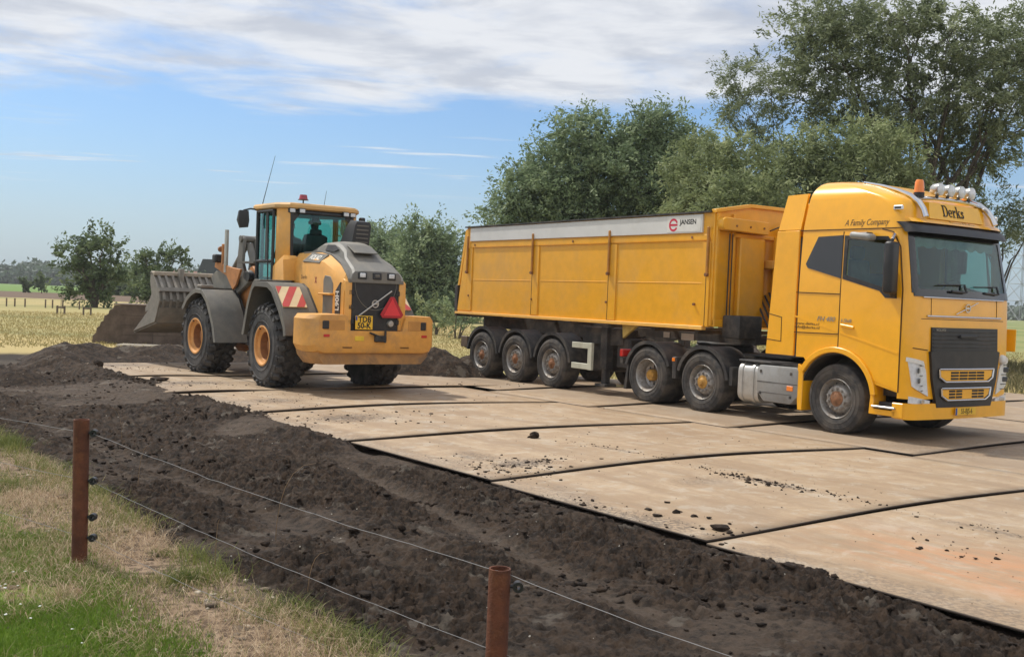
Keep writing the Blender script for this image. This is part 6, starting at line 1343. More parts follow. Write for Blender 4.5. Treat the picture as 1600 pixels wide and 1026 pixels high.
MB().tube([(.55, -.12, 3.38), (.50, -.14, 3.66)], [.006, .003], 6).build('antenna', cabk, roof)
mr = MB().loft([[(1.50, 1.00, 3.24), (1.56, 1.16, 3.24), (1.62, 1.16, 3.22), (1.60, 1.00, 3.22)], [(1.48, .99, 3.05), (1.53, 1.19, 3.05), (1.62, 1.19, 3.05), (1.60, .99, 3.05)], [(1.50, 1.0, 2.92), (1.54, 1.14, 2.90), (1.60, 1.14, 2.90), (1.58, 1.0, 2.92)]]).build('mirror', cabk, loader); MB().tube([(1.50, .80, 3.27), (1.54, .95, 3.28), (1.56, 1.08, 3.24)], .018, 6).build('mirror_arm', cabk, mr)
mr = MB().box((1.56, -1.08, 3.06), (.10, .18, .34), bev=.03).build('mirror', cabk, loader); MB().tube([(1.50, -.80, 3.27), (1.56, -1.08, 3.24)], .018, 6).build('mirror_arm', cabk, mr)
# seat, console, wheel inside the cab
st_ = MB().box((.98, -.06, 2.20), (.50, .50, .16), bev=.05, seg=2).box((.76, -.06, 2.52), (.14, .46, .60), rot=(0, -.12, 0), bev=.05, seg=2).box2((.85, -.25, 1.95), (1.1, .13, 2.15)).build('operator_seat', cabk, loader)
MB().box((.70, -.04, 2.87), (.09, .24, .12), rot=(0, -.08, 0), bev=.035, seg=2).build('headrest', cabk, st_)
MB().prism([(1.45, 1.98), (1.70, 1.98), (1.66, 2.45), (1.52, 2.50)], 'y', -.18, .18, bev=.02).build('console', dashm, loader); MB().tube([(1.42 + .06 * math.sin(a), .20 * math.cos(a), 2.52 + .17 * math.sin(a)) for a in np.linspace(0, 2 * PI, 20, endpoint=False)], .014, 6, closed=True).build('steering_wheel', cabk, loader)
# front frame tower, linkage, lift arms
F_ = dict(loc=FLOC, rot=FROT)
for s in (-1, 1):
    MB().prism([(-.95, 1.0), (-1.02, 1.5), (-.98, 2.10), (-.86, 2.20), (-.72, 2.16), (-.66, 1.90), (-.2, 1.62), (.30, 1.95), (.42, 1.90), (.05, 1.40), (-.2, 1.0)], 'y', s * .38, s * .46, bev=.012).build('tower_plate', orng, loader, **F_)
    MB().prism([(-.98, 2.05), (-.86, 2.12), (-.15, 1.80), (1.20, 1.45), (1.95, .98), (1.98, .78), (1.80, .76), (1.0, 1.12), (-.2, 1.52), (-.98, 1.88)], 'y', s * .47, s * .58, bev=.015).build('lift_arm', lgrey, loader, **F_)
    MB().cyl((-.6, s * .53, 1.0), (.5, s * .53, 1.28), .07, 12).build('lift_cylinder', orng, loader, **F_)
    MB().cyl((-.86, s * .47, 2.0), (-.86, s * .62, 2.0), .08, 16).build('pivot_pin', cabk, loader, **F_)
MB().prism([(-.10, 1.72), (.25, 2.30), (.20, 2.78), (.30, 2.86), (.42, 2.80), (.50, 2.25), (.62, 1.75), (.3, 1.5)], 'y', .10, .17, bev=.012).prism([(-.10, 1.72), (.25, 2.30), (.20, 2.78), (.30, 2.86), (.42, 2.80), (.50, 2.25), (.62, 1.75), (.3, 1.5)], 'y', -.17, -.10, bev=.012).cyl((.31, -.2, 2.78), (.31, .2, 2.78), .07, 16).build('tilt_lever', lgrey, loader, **F_)
MB().box2((-.55, -.30, 2.26), (.18, .30, 2.30)).cyl((-.40, 0, 1.55), (.27, 0, 2.66), .075, 14).cyl((-.55, .0, 1.4), (-.40, 0, 1.6), .10, 14).build('tilt_cylinder', lgrey, loader, **F_)
MB().prism([(-.30, 1.72), (-.52, 1.98), (-.30, 2.08), (.50, 2.08), (.72, 1.98), (.60, 1.72)], 'y', .60, .63, bev=.006).build('arm_shield', lgrey, loader, **F_)
MB().cyl((.36, 0, 2.70), (1.60, 0, 1.62), .06, 12).build('tilt_rod', lgrey, loader, **F_)
MB().prism([(-.55, 1.80), (-.75, 2.12), (-.30, 2.16), (.45, 2.28), (.50, 2.16), (-.1, 1.98), (-.40, 1.7)], 'y', .62, .67, bev=.008).build('lamp_bracket', orng, loader, **F_)
MB().tube([(-.02, .65, 2.05), (-.02, .65, 2.93)], .042, 12).tube([(-.02, .65, 2.85), (-.10, .66, 2.80), (-.10, .66, 2.70), (-.04, .65, 2.62)], .008, 6).build('air_pole', alu, loader, **F_)
MB().box2((.10, .60, 2.12), (.16, .68, 2.64), bev=.01).build('lamp_post', orng, loader, **F_)
wl = MB().box((.34, .66, 2.34), (.16, .22, .17), bev=.025).build('work_light', cabk, loader, **F_); MB().lathe([(0, -.03), (.06, -.02), (.06, .03), (0, .03)], 'x', (.22, .66, 2.53), 14).build('indicator', rimd, loader, **F_)
MB().box2((-.92, -.44, 1.3), (-.80, .44, 2.0), bev=.01).build('tower_crossplate', orng, loader, **F_)
MB().cyl((-.95, .50, 1.98), (-.95, .62, 1.98), .10, 18).build('work_lamp', cabk, loader, **F_)
# bucket
bside = [(2.31, 2.03), (2.33, 1.79), (2.23, 1.55), (2.34, 1.40), (2.56, 1.22), (2.55, 1.13), (2.30, 1.18), (3.29, .66), (2.01, .93), (1.90, 1.13), (1.77, 1.41), (1.85, 1.62), (2.18, 1.97)]
bs_outer = [(2.31, 2.03), (2.34, 1.79), (2.24, 1.55), (2.34, 1.38), (2.58, 1.22), (2.56, 1.12), (2.42, 1.16), (2.75, .96), (3.29, .655), (2.01, .93), (1.90, 1.13), (1.77, 1.41), (1.85, 1.62), (2.18, 1.97)]
BW = 1.33
bk = MB()
for s in (-1, 1): bk.prism(bs_outer, 'y', s * BW, s * (BW - .035), bev=.004)
def slab(p, q, th, y0=-BW + .035, y1=BW - .035, mm=None):
    d = Vector((q[0] - p[0], q[1] - p[1])).normalized(); n_ = Vector((-d.y, d.x)) * th; (mm or bk).prism([p, q, (q[0] + n_.x, q[1] + n_.y), (p[0] + n_.x, p[1] + n_.y)], 'y', y0, y1)
slab((3.30, .655), (2.01, .925), .03); slab((2.01, .93), (1.90, 1.13), .03); slab((1.90, 1.13), (1.84, 1.26), .03)
slab((1.90, 1.22), (1.84, 1.41), .03); slab((1.84, 1.40), (1.91, 1.63), .03); slab((1.91, 1.62), (2.24, 1.97), .03)
bucket = bk.build('bucket', bgrey, loader, **F_)
m = MB()
for k in range(17):
    y = -BW + .10 + k * (2 * BW - .2) / 16
    for p, q in (((1.91, 1.12), (1.86, 1.25)), ((1.855, 1.24), (1.775, 1.42)), ((1.775, 1.41), (1.85, 1.63)), ((1.85, 1.62), (2.16, 1.95))): slab(p, q, .04, y - .028, y + .028, m)
m.build('bucket_slats', bgrey, bucket)
m = MB(); m.box2((2.10, -BW, 1.93), (2.34, BW, 2.03), bev=.02); m.build('bucket_rim', mat('rim_pale', (.38, .32, .25), .6, var=.15, dirt=.4), bucket)
m = MB(); slab((1.82, 1.58), (1.86, 1.66), .06, -BW, BW, m); slab((1.775, 1.39), (1.79, 1.36), .05, -BW, BW, m); m.build('bucket_crossbar', bgrey, bucket)
m = MB()
for y in (-.62, -.42, .42, .62): m.prism([(1.78, .80), (2.05, .94), (1.80, 1.30), (1.62, 1.0)], 'y', y - .03, y + .03, bev=.006)
for y in (-.15, .15): m.prism([(1.80, 1.30), (1.52, 1.62), (1.60, 1.72), (1.85, 1.60)], 'y', y - .03, y + .03, bev=.006)
for y in (.75, -.75): m.prism([(1.98, 1.80), (2.0, 2.10), (2.12, 2.10), (2.14, 1.9)], 'y', y - .05, y + .05, bev=.006)
m.box2((1.60, -.46, 1.10), (1.74, .46, 1.72), bev=.02).box2((1.55, -.50, 1.70), (1.78, .50, 1.78), bev=.02)
m.build('bucket_bracket', bgrey, bucket)

# ================================================================== people in the loader cab
def person(x, y, zhip, label, coat, hairc, muffs=False, lean=0.0):
    c_, s_ = math.cos(LA), math.sin(LA); o = empty('person', (LX + x * c_ - y * s_, LY + x * s_ + y * c_, TZ), LA, label, 'person')
    def skin(pts, edges, rad, m_, name):
        me = bpy.data.meshes.new(name); me.from_pydata(pts, edges, []); ob = bpy.data.objects.new(name, me); COL.objects.link(ob)
        md = ob.modifiers.new('s', 'SKIN'); sv = me.skin_vertices[0].data
        for i, r_ in enumerate(rad): sv[i].radius = r_ if isinstance(r_, tuple) else (r_, r_); sv[i].use_root = (i == 0)
        md2 = ob.modifiers.new('u', 'SUBSURF'); md2.levels = 2; md2.render_levels = 2
        bpy.context.view_layer.update(); me2 = bpy.data.meshes.new_from_object(ob.evaluated_get(bpy.context.evaluated_depsgraph_get())); ob.modifiers.clear(); ob.data = me2; me2.materials.clear(); me2.materials.append(m_)
        for p in me2.polygons: p.use_smooth = True
        ob.parent = o; return ob
    z = zhip; sk = MATS.get('skin') or mat('skin', (.45, .26, .18), .55, var=.06)
    pts = [(0, 0, z), (.02, 0, z + .20), (.02 + lean, 0, z + .42), (.03 + lean, 0, z + .54), (.04 + lean, 0, z + .60), (.05 + lean, 0, z + .70), (.06 + lean, 0, z + .78)]
    ed = [(0, 1), (1, 2), (2, 3), (3, 4), (4, 5), (5, 6)]; rad = [(.17, .14), (.15, .12), (.17, .12), (.08, .07), (.062, .062), (.088, .10), (.075, .085)]
    for s in (-1, 1):
        b0 = len(pts); pts += [(.02 + lean, s * .19, z + .46), (.10, s * .24, z + .20), (.33, s * .17, z + .14), (.40, s * .15, z + .15)]; rad += [.062, .048, .036, .03]; ed += [(2, b0), (b0, b0 + 1), (b0 + 1, b0 + 2), (b0 + 2, b0 + 3)]
        for j in range(5):
            k = len(pts); dy = (j - 2) * .019; pts += [(.47 + (.012 if j == 2 else 0), s * .15 + dy, z + .15), (.50, s * .15 + dy, z + .12)]; rad += [.009, .007]; ed += [(b0 + 3, k), (k, k + 1)]
        b1 = len(pts); pts += [(.42, s * .12, z - .01), (.45, s * .12, z - .38), (.55, s * .12, z - .42)]; rad += [.075, .05, .04]; ed += [(0, b1), (b1, b1 + 1), (b1 + 1, b1 + 2)]
    skin(pts, ed, rad, coat, 'body')
    hx = .055 + lean
    hd = MB(); bmesh.ops.create_uvsphere(hd.b, u_segments=20, v_segments=14, radius=1.0)
    for v in hd.b.verts: v.co = Vector((hx + v.co.x * .098, v.co.y * .078, z + .745 + v.co.z * .122 - (.018 if v.co.x > .5 and v.co.z < -.2 else 0)))
    hd.box((hx + .105, 0, z + .735), (.03, .022, .04), bev=.008)
    for s in (-1, 1): hd.box((hx - .005, s * .08, z + .735), (.035, .018, .06), bev=.007)
    hdo = hd.build('head', sk, o, angle=80)
    m = MB(); 
    for s in (-1, 1): m.box((hx + .088, s * .030, z + .755), (.012, .024, .012), bev=.004)
    m.box((hx + .093, 0, z + .685), (.008, .045, .008)); m.build('face_features', inkm, hdo)
    hr = MB(); bmesh.ops.create_uvsphere(hr.b, u_segments=20, v_segments=14, radius=1.0)
    for v in list(hr.b.verts):
        if v.co.z < (-.15 if v.co.x < 0 else .45): hr.b.verts.remove(v)
    for v in hr.b.verts: v.co = Vector((hx - .006 + v.co.x * .105, v.co.y * .085, z + .752 + v.co.z * .128))
    hr.build('hair', hairc, o, angle=80)
    if muffs:
        m = MB(); m.tube([(hx, .10 * math.cos(a), z + .76 + .135 * math.sin(a)) for a in np.linspace(0, PI, 14)], .010, 6)
        for s in (-1, 1): m.lathe([(0, -.02 * s), (.038, -.02 * s), (.038, .02 * s), (0, .025 * s)], 'y', (hx, s * .10, z + .745), 14)
        m.build('ear_defenders', cabk, o)
dkc = mat('dark_jacket', (.030, .034, .042), .85, var=.2); dhair = mat('dark_hair', (.025, .018, .013), .8)
person(.88, -.12, 2.32, 'person in a dark jacket with ear defenders on the seat in the loader cab', dkc, dhair, True)
person(1.15, .27, 2.24, 'person in dark clothes sitting left of the driver inside the loader cab', dkc, dhair)
# ================================================================== trees and far scenery
def leafmat(name, a, b_, c_, tr_=0.3):
    m = grassmat(name, a, b_, c_); m.node_tree.nodes['Mix Shader'].inputs[0].default_value = tr_; return m
bark = mat('bark', (0.085, 0.068, 0.052), 0.9, var=0.3, vscale=4, bump=.6, bscale=14)
L_will = leafmat('willow_leaf', (0.106, 0.135, 0.069), (0.206, 0.244, 0.131), (0.362, 0.4, 0.25), .42)
L_mass = leafmat('grey_willow_leaf', (0.109, 0.157, 0.087), (0.203, 0.268, 0.145), (0.348, 0.42, 0.246), .42)
L_bush = leafmat('light_willow_leaf', (0.12, 0.15, 0.070), (0.225, 0.27, 0.125), (0.40, 0.44, 0.24), .42)
L_oak = leafmat('oak_leaf', (0.066, 0.098, 0.048), (0.12, 0.168, 0.078), (0.204, 0.252, 0.12), .42)
L_far = leafmat('far_leaf', (0.085, 0.115, 0.085), (0.125, 0.16, 0.12), (0.16, 0.2, 0.15), .1)
def leaves(pts, size, asp, m, parent, droop=0.3, seed=1, tone_base=None, name='leaves', dirs=None):
    rs = np.random.RandomState(seed); n = len(pts)
    d = rs.randn(n, 3); d[:, 2] = d[:, 2] * 0.7 - droop
    if dirs is not None: d = d * 0.75 + dirs * 1.1
    d /= np.linalg.norm(d, axis=1)[:, None]
    e = np.cross(d, rs.randn(n, 3)); e /= np.linalg.norm(e, axis=1)[:, None] + 1e-9
    L = size * (0.6 + 0.8 * rs.rand(n)); w_ = L * asp
    V = np.stack([pts - d * (L / 2)[:, None], pts + e * (w_ / 2)[:, None], pts + d * (L / 2)[:, None], pts - e * (w_ / 2)[:, None]], 1)
    F_ = np.arange(n * 4).reshape(n, 4)
    tn = rs.rand(n) if tone_base is None else np.clip(tone_base + 0.35 * (rs.rand(n) - .5), 0, 1)
    return np_obj(name, V.reshape(-1, 3), F_, m, parent, cols=tn)
def tree(name, label, cat, base_u, dist, blobs, m, lsize=0.16, asp=0.28, n_per=900, clump=0.35, droop=0.3, seed=1, trunk_r=0.25, stems=1, group=None, shell=0.55, base_v=None, limb=True, fill=1.0, twig=True):
    rs = np.random.RandomState(seed); rr = random.Random(seed)
    b0 = at(base_u, 500, dist); bx, by = b0.x, b0.y; bz = float(ground_z(np.array([bx]), np.array([by]))[0]) - 0.1
    root = empty(name, (bx, by, bz), 0, label, cat, group); O = Vector((bx, by, bz))
    P_ = []; T_ = []; D_ = []; wood = MB(); k = dist / FPX
    cs = []
    for (u, v, ru, rv) in blobs:
        dz = rr.uniform(-.5, .5) * (ru + rv) * k
        c = at(u, v, dist + dz) - O; cs.append((c, Vector((ru * k, (ru + rv) * .5 * k, rv * k))))
    lowest = min(c.z - r.z for c, r in cs); fork = max(0.4, lowest + 0.2 * (max(c.z for c, r in cs) - lowest))
    cen = sum((c for c, r in cs), Vector()) / len(cs)
    for c, r in cs:
        if limb:
            si = rr.randrange(stems); sx_ = (si - (stems - 1) / 2) * trunk_r * 2.0; zf = min(fork, c.z * .55) * rr.uniform(.75, 1.0)
            f_ = Vector((cen.x * .25 + sx_ * 1.6 + (c.x - cen.x) * .12, cen.y * .25, zf)); L_ = (c - f_).length; pts_ = [Vector((sx_, 0, 0)), Vector((sx_, 0, 0)).lerp(f_, .55), f_]
            for e_ in range(1, 6): pts_.append(f_.lerp(c, e_ / 5) + Vector((rr.uniform(-1, 1), rr.uniform(-1, 1), rr.uniform(-.6, 1))) * L_ * .05 * (1 if e_ < 5 else 0) + Vector((0, 0, L_ * .07 * math.sin(e_ / 5 * PI))))
            wood.tube(pts_, [trunk_r * q_ for q_ in (.75, .62, .42, .30, .22, .15, .09, .04)], 7)
        npx = max(60, int(n_per * 5.2 * (r.x * r.z) / (1.5 * 1.5) * fill)); ncl = max(6, int(npx / 42))
        for q in range(ncl):
            dv = rs.randn(3); dv /= np.linalg.norm(dv); rad = shell + (1.06 - shell) * rs.rand() ** .7
            if rs.rand() < .22: rad *= rs.rand()
            cc = Vector((c.x + dv[0] * r.x * rad, c.y + dv[1] * r.y * rad, c.z + dv[2] * r.z * rad))
            if cc.z < 0.15: cc.z = 0.15 + rs.rand() * .3
            if twig and q % 9 == 0 and limb:
                m1 = c.lerp(cc, .5) + Vector((rr.uniform(-.1, .1), rr.uniform(-.1, .1), rr.uniform(-.1, .15))); wood.tube([c * 1.0, m1, cc], [trunk_r * .06, trunk_r * .04, trunk_r * .015], 4, cap=False)
            kk = int(42 * (0.5 + rs.rand())); sp = clump * (0.6 + 0.8 * rs.rand())
            dr = dv * .7 + rs.randn(3) * .55 + np.array([0, 0, .35 - droop * .5]); dr /= np.linalg.norm(dr); tt = rs.rand(kk) * sp * 2.4
            g_ = rs.randn(kk, 3) * sp * .26; g_[:, 2] -= droop * (tt / sp) ** 2 * sp * .18
            P_.append(np.array([cc.x, cc.y, cc.z]) + g_ + dr * tt[:, None]); T_.append(np.full(kk, 0.12 + 0.75 * rs.rand())); D_.append(np.tile(dr, (kk, 1)))
    P_ = np.concatenate(P_); T_ = np.concatenate(T_); P_[:, 2] = np.maximum(P_[:, 2], .08)
    cr = leaves(P_, lsize, asp, m, root, droop, seed + 5, T_, 'crown', np.concatenate(D_))
    if limb: wood.build('trunk', bark, root)
    return root
# big willow behind the truck
tree('willow_tree', 'tallest willow, spreading over the truck cab and cut by the top right corner', 'tree', 1455, 42,
     [(1262, 55, 55, 50), (1300, 22, 50, 40), (1345, 60, 60, 55), (1290, 110, 60, 55), (1255, 155, 38, 30), (1340, 150, 55, 50), (1395, 30, 45, 45), (1420, 90, 40, 55), (1300, 195, 42, 22), (1400, 165, 55, 45),
      (1480, 60, 42, 50), (1530, 95, 50, 55), (1470, 140, 50, 45), (1585, 60, 45, 45), (1600, 130, 50, 50), (1540, 165, 55, 45), (1450, 205, 55, 40), (1510, 225, 55, 40), (1560, 215, 40, 35), (1490, 262, 45, 24), (1650, 170, 50, 60), (1620, 90, 50, 50), (1535, 255, 28, 20), (1375, 205, 45, 35), (1640, 40, 50, 45), (1440, 15, 30, 25), (1525, 30, 26, 24)],
     L_will, .19, .30, 950, .34, .5, 11, .26, 3, shell=.5)
tree('willow_tree', 'slim leaning willow standing alone left of the tallest one', 'tree', 1232, 43,
     [(1142, 118, 32, 26), (1188, 112, 30, 24), (1128, 150, 22, 20), (1165, 155, 38, 30), (1205, 150, 20, 32), (1175, 195, 36, 26), (1215, 200, 22, 24), (1210, 235, 30, 20), (1148, 180, 20, 18)],
     L_will, .16, .25, 1000, .30, .5, 12, .13, 1, shell=.4)
# rounded willow mass left of it
tree('willow_tree', 'broad grey-green willow left of the trees above the trailer, with lobed crown', 'tree', 905, 47,
     [(905, 215, 38, 32), (945, 235, 40, 38), (880, 250, 42, 36), (845, 275, 38, 36), (815, 305, 34, 30), (870, 305, 45, 40), (920, 290, 42, 45), (790, 335, 24, 18), (840, 340, 50, 36), (900, 350, 55, 36), (850, 400, 60, 50), (920, 410, 60, 50), (800, 395, 40, 50)],
     L_mass, .18, .38, 1700, .42, .35, 13, .24, 2, shell=.6)
tree('willow_tree', 'dense grey-green willow with two peaks between the broad one and the pale bushes', 'tree', 1000, 46,
     [(1012, 202, 26, 24), (1045, 208, 28, 26), (1000, 235, 42, 36), (1045, 245, 40, 40), (960, 265, 36, 40), (1010, 290, 50, 45), (1060, 300, 45, 45), (975, 330, 50, 40), (1035, 350, 60, 40), (1000, 410, 60, 50), (1060, 410, 50, 50)],
     L_mass, .18, .38, 1700, .42, .35, 14, .24, 2, shell=.6)
# pale feathery willows in front
tree('willow_bush', 'pale feathery willow bush rising just behind the trailer headboard', 'tree', 1130, 37,
     [(1095, 245, 40, 34), (1140, 240, 42, 32), (1075, 285, 34, 36), (1120, 290, 50, 40), (1165, 275, 40, 40), (1080, 330, 40, 36), (1150, 340, 60, 40), (1110, 390, 70, 50), (1180, 400, 60, 50)],
     L_bush, .17, .30, 1900, .34, .55, 15, .16, 3, shell=.6)
tree('willow_bush', 'pale low willow bush with whitish tips in front of the other pale bush', 'tree', 1165, 33,
     [(1125, 312, 32, 26), (1165, 300, 40, 26), (1205, 305, 30, 26), (1150, 345, 55, 36), (1205, 345, 45, 36), (1170, 400, 60, 50)],
     L_bush, .16, .30, 1900, .30, .6, 16, .12, 3, shell=.65)
tree('willow_bush', 'olive willow bush right behind the truck cab roof', 'tree', 1330, 38,
     [(1235, 250, 36, 34), (1275, 245, 40, 34), (1320, 235, 44, 34), (1365, 230, 44, 34), (1400, 250, 36, 34), (1240, 295, 40, 36), (1295, 290, 50, 40), (1350, 280, 50, 40), (1410, 290, 40, 36), (1300, 345, 70, 40), (1400, 345, 60, 40), (1300, 420, 70, 60), (1390, 420, 70, 60)],
     L_bush, .17, .30, 1900, .34, .5, 17, .18, 3, shell=.6)
tree('willow_tree', 'dark low willow seen right of the light bar on the truck', 'tree', 1545, 41,
     [(1545, 322, 30, 24), (1580, 335, 34, 28), (1560, 365, 36, 26), (1600, 375, 30, 24), (1520, 340, 26, 26), (1620, 340, 30, 30)],
     L_will, .16, .28, 700, .30, .5, 18, .14, 1, shell=.5)
# trees between loader and trailer
tree('poplar_tree', 'tall rounded tree between the loader and the trailer tail', 'tree', 672, 72,
     [(660, 372, 24, 20), (640, 395, 26, 26), (680, 390, 26, 26), (700, 405, 20, 24), (655, 420, 34, 28), (692, 432, 32, 28), (640, 450, 30, 26), (680, 462, 40, 28), (715, 450, 22, 26), (660, 490, 40, 26), (705, 490, 28, 24)],
     L_mass, .26, .42, 920, .55, .2, 21, .25, 1, shell=.6)
tree('poplar_tree', 'shorter rounded tree directly behind the loader hood', 'tree', 600, 76,
     [(590, 378, 22, 18), (575, 385, 20, 20), (612, 392, 22, 20), (590, 405, 28, 24), (620, 420, 26, 26), (585, 440, 32, 28), (618, 452, 28, 28), (600, 485, 36, 28), (555, 400, 18, 20), (560, 430, 24, 26)],
     L_mass, .26, .42, 900, .55, .2, 22, .25, 1, shell=.6)
tree('shrub', 'rounded light green shrub beside the loader counterweight', 'shrub', 680, 47,
     [(665, 478, 16, 12), (690, 482, 18, 14), (672, 498, 22, 16), (700, 500, 18, 16), (650, 500, 12, 12)], L_bush, .13, .35, 900, .22, .2, 23, .06, 2, shell=.6)
tree('shrub', 'olive shrub standing under the overhanging trailer tail', 'shrub', 715, 44,
     [(712, 470, 16, 14), (728, 490, 18, 18), (705, 505, 16, 12), (745, 500, 22, 16)], L_mass, .13, .35, 900, .22, .2, 24, .06, 2, shell=.6)
for i, (u, v, lab) in enumerate([(860, 520, 'low green shrub seen under the trailer between its wheels'), (1040, 532, 'low green shrub glimpsed under the trailer between the truck fenders'), (960, 525, 'low green shrub behind the landing legs of the trailer')]):
    tree('shrub', lab, 'shrub', u, 40, [(u - 20, v, 24, 14), (u + 15, v - 4, 26, 16), (u + 45, v + 2, 22, 13), (u - 50, v + 2, 22, 12)], L_bush, .13, .35, 800, .22, .2, 30 + i, .05, 2, shell=.5)
# field trees at the left
tree('oak_tree', 'solitary round oak in the dry field at the left, sky showing through its crown', 'tree', 147, 73,
     [(140, 380, 18, 14), (118, 388, 14, 12), (160, 382, 16, 12), (178, 395, 14, 14), (104, 400, 14, 12), (140, 402, 20, 14), (186, 412, 10, 12), (100, 420, 12, 10), (125, 422, 18, 14), (160, 420, 20, 16), (142, 440, 26, 16), (118, 448, 14, 14), (170, 445, 18, 14), (145, 458, 26, 12), (180, 430, 12, 12)],
     L_oak, .24, .5, 560, .42, .15, 41, .30, 1, shell=.4)
tree('oak_tree', 'flat-topped oak behind the raised loader bucket', 'tree', 246, 84,
     [(250, 398, 18, 9), (228, 403, 14, 9), (274, 402, 16, 9), (288, 410, 10, 8), (240, 412, 20, 10), (265, 414, 18, 9), (222, 432, 16, 14), (240, 442, 20, 16), (262, 446, 18, 14), (216, 455, 16, 12), (245, 460, 24, 12)],
     L_oak, .24, .5, 560, .42, .15, 42, .32, 1, shell=.5)
for u, v, d, lab in ((38, 447, 150, 'small young tree on the far green dike, left one'), (64, 444, 150, 'small young tree on the far green dike, right one and taller')):
    tree('young_tree', lab, 'tree', u, d, [(u, v, 5, 5), (u + 1, v - 5, 3, 4)], L_oak, .5, .5, 160, .4, .1, int(u), .1, 1)
# far wood along the horizon
def far_wood(name, segs, dist, m, label, lsize, seed, per=60):
    rs = np.random.RandomState(seed); P_ = []; T_ = []
    for u0, u1, v0, v1 in segs:
        for q in range(int((u1 - u0) / 3.2)):
            u = u0 + (u1 - u0) * rs.rand(); hh = (v1 - v0) * (0.6 + 0.55 * float(fbm(np.array([u * .06]), np.array([seed * 3.]), 1.0, 3)[0]))
            for e in range(3):
                c = at(u, v1 - hh * rs.rand() ** .7, dist + rs.randn() * dist * .03); P_.append(np.array(c) + rs.randn(per // 3, 3) * np.array([2.6, 2, 1.1]) * dist / 420); T_.append(np.full(per // 3, .2 + .6 * rs.rand()))
    o = leaves(np.concatenate(P_), lsize, .6, m, None, 0, seed, np.concatenate(T_), name); tag(o, label, 'wood', kind='stuff'); return o
far_wood('distant_wood', [(-60, 120, 419, 441), (-60, 120, 424, 441), (150, 330, 424, 446), (40, 70, 412, 432)], 520, L_far, 'distant dark wood along the left horizon', 2.4, 5, 90)
far_wood('distant_wood', [(160, 330, 428, 462), (175, 235, 425, 462), (185, 225, 418, 450)], 170, L_oak, 'nearer belt of bushes behind the two field oaks', .9, 6, 120)
far_wood('distant_wood', [(500, 780, 450, 482), (540, 760, 462, 492)], 110, L_mass, 'hedge belt behind the loader and the trailer tail', .55, 8, 200)
far_wood('distant_wood', [(1540, 1700, 484, 496), (1540, 1700, 487, 497)], 420, L_far, 'distant wood along the right horizon', 2.0, 7, 90)
# rough growth right of the truck
rs = np.random.RandomState(33); n = 16000; x = 12.5 + 16 * rs.rand(n); y = 26.5 + 16 * rs.rand(n); ac_, al_ = to_road(x, y); k = (ac_ > 18.8) | (al_ > 12.2); x, y = x[k], y[k]
nz = fbm(x, y, .5, 4, seed=91); k = nz + .25 * rs.rand(len(x)) > .55; x, y, nz = x[k], y[k], nz[k]
blades('rough_growth', np.stack([x, y, ground_z(x, y) - .02], -1), .18 + .55 * rs.rand(len(x)) * np.clip(nz, 0, 1), .03 + 0 * x, .6 + 0 * x, grassmat('reed', (.075, .080, .035), (.14, .13, .06), (.24, .20, .11)), 'rough olive growth beyond the far plates at the right', seed=34)

# ------------------------------------------------------------------ brown stacked wall behind the bucket
wallm = mat('weathered_brown', (0.095, 0.070, 0.054), .9, var=.3, vscale=3, dirt=.6, dirtcol=(.15, .115, .09), dscale=1.6, bump=.5, bscale=12)
wx, wy = gp(187, 538, -.05)
bw = empty('silage_wall', (wx, wy, -.05), 0, 'weathered brown wall with a ragged broken left end, standing behind the bucket', 'wall')
rr = random.Random(5)
jag = [(-1.02, 0), (-.98, .12), (-.99, .2), (-.86, .30), (-.84, .44), (-.74, .50), (-.70, .62), (-.60, .66), (-.58, .80), (-.44, .86), (-.40, .98), (-.28, 1.02), (-.24, 1.12), (0, 1.13), (0, 0)]
m = MB(); m.prism(jag, 'y', 0, .9, bev=.006); lw = m.build('end_wall', wallm, bw, rot=(0, 0, R(-20)))
m = MB(); m.prism([(.002, 0), (6.5, 0), (6.5, 1.15), (.002, 1.13)], 'y', 0, .7, bev=.006); m.build('side_wall', wallm, bw, rot=(0, 0, R(9)))
m = MB()
for z_ in (.28, .56, .84): m.box2((.02, -.004, z_), (6.4, .01, z_ + .012))
for x_ in (.9, 1.9, 3.1, 4.2): m.box2((x_, -.005, 0), (x_ + .012, .01, 1.12))
m.build('joint', mat('joint_dark', (.05, .038, .03), .9), bw, rot=(0, 0, R(9)))
MB().prism([(-.22, .02), (.0, -.02), (6.4, .98), (6.4, 1.3), (-.22, .9)], 'z', 1.132, 1.175, bev=.01).build('coping', mat('coping_brown', (.15, .11, .085), .85, var=.2), bw)
MB().prism([(.2, -.9), (7.0, .2), (7.0, .5), (.2, -.3)], 'z', -.12, .06, bev=.03).build('footing', mat('pale_kerb', (.33, .29, .23), .9, var=.2), bw)
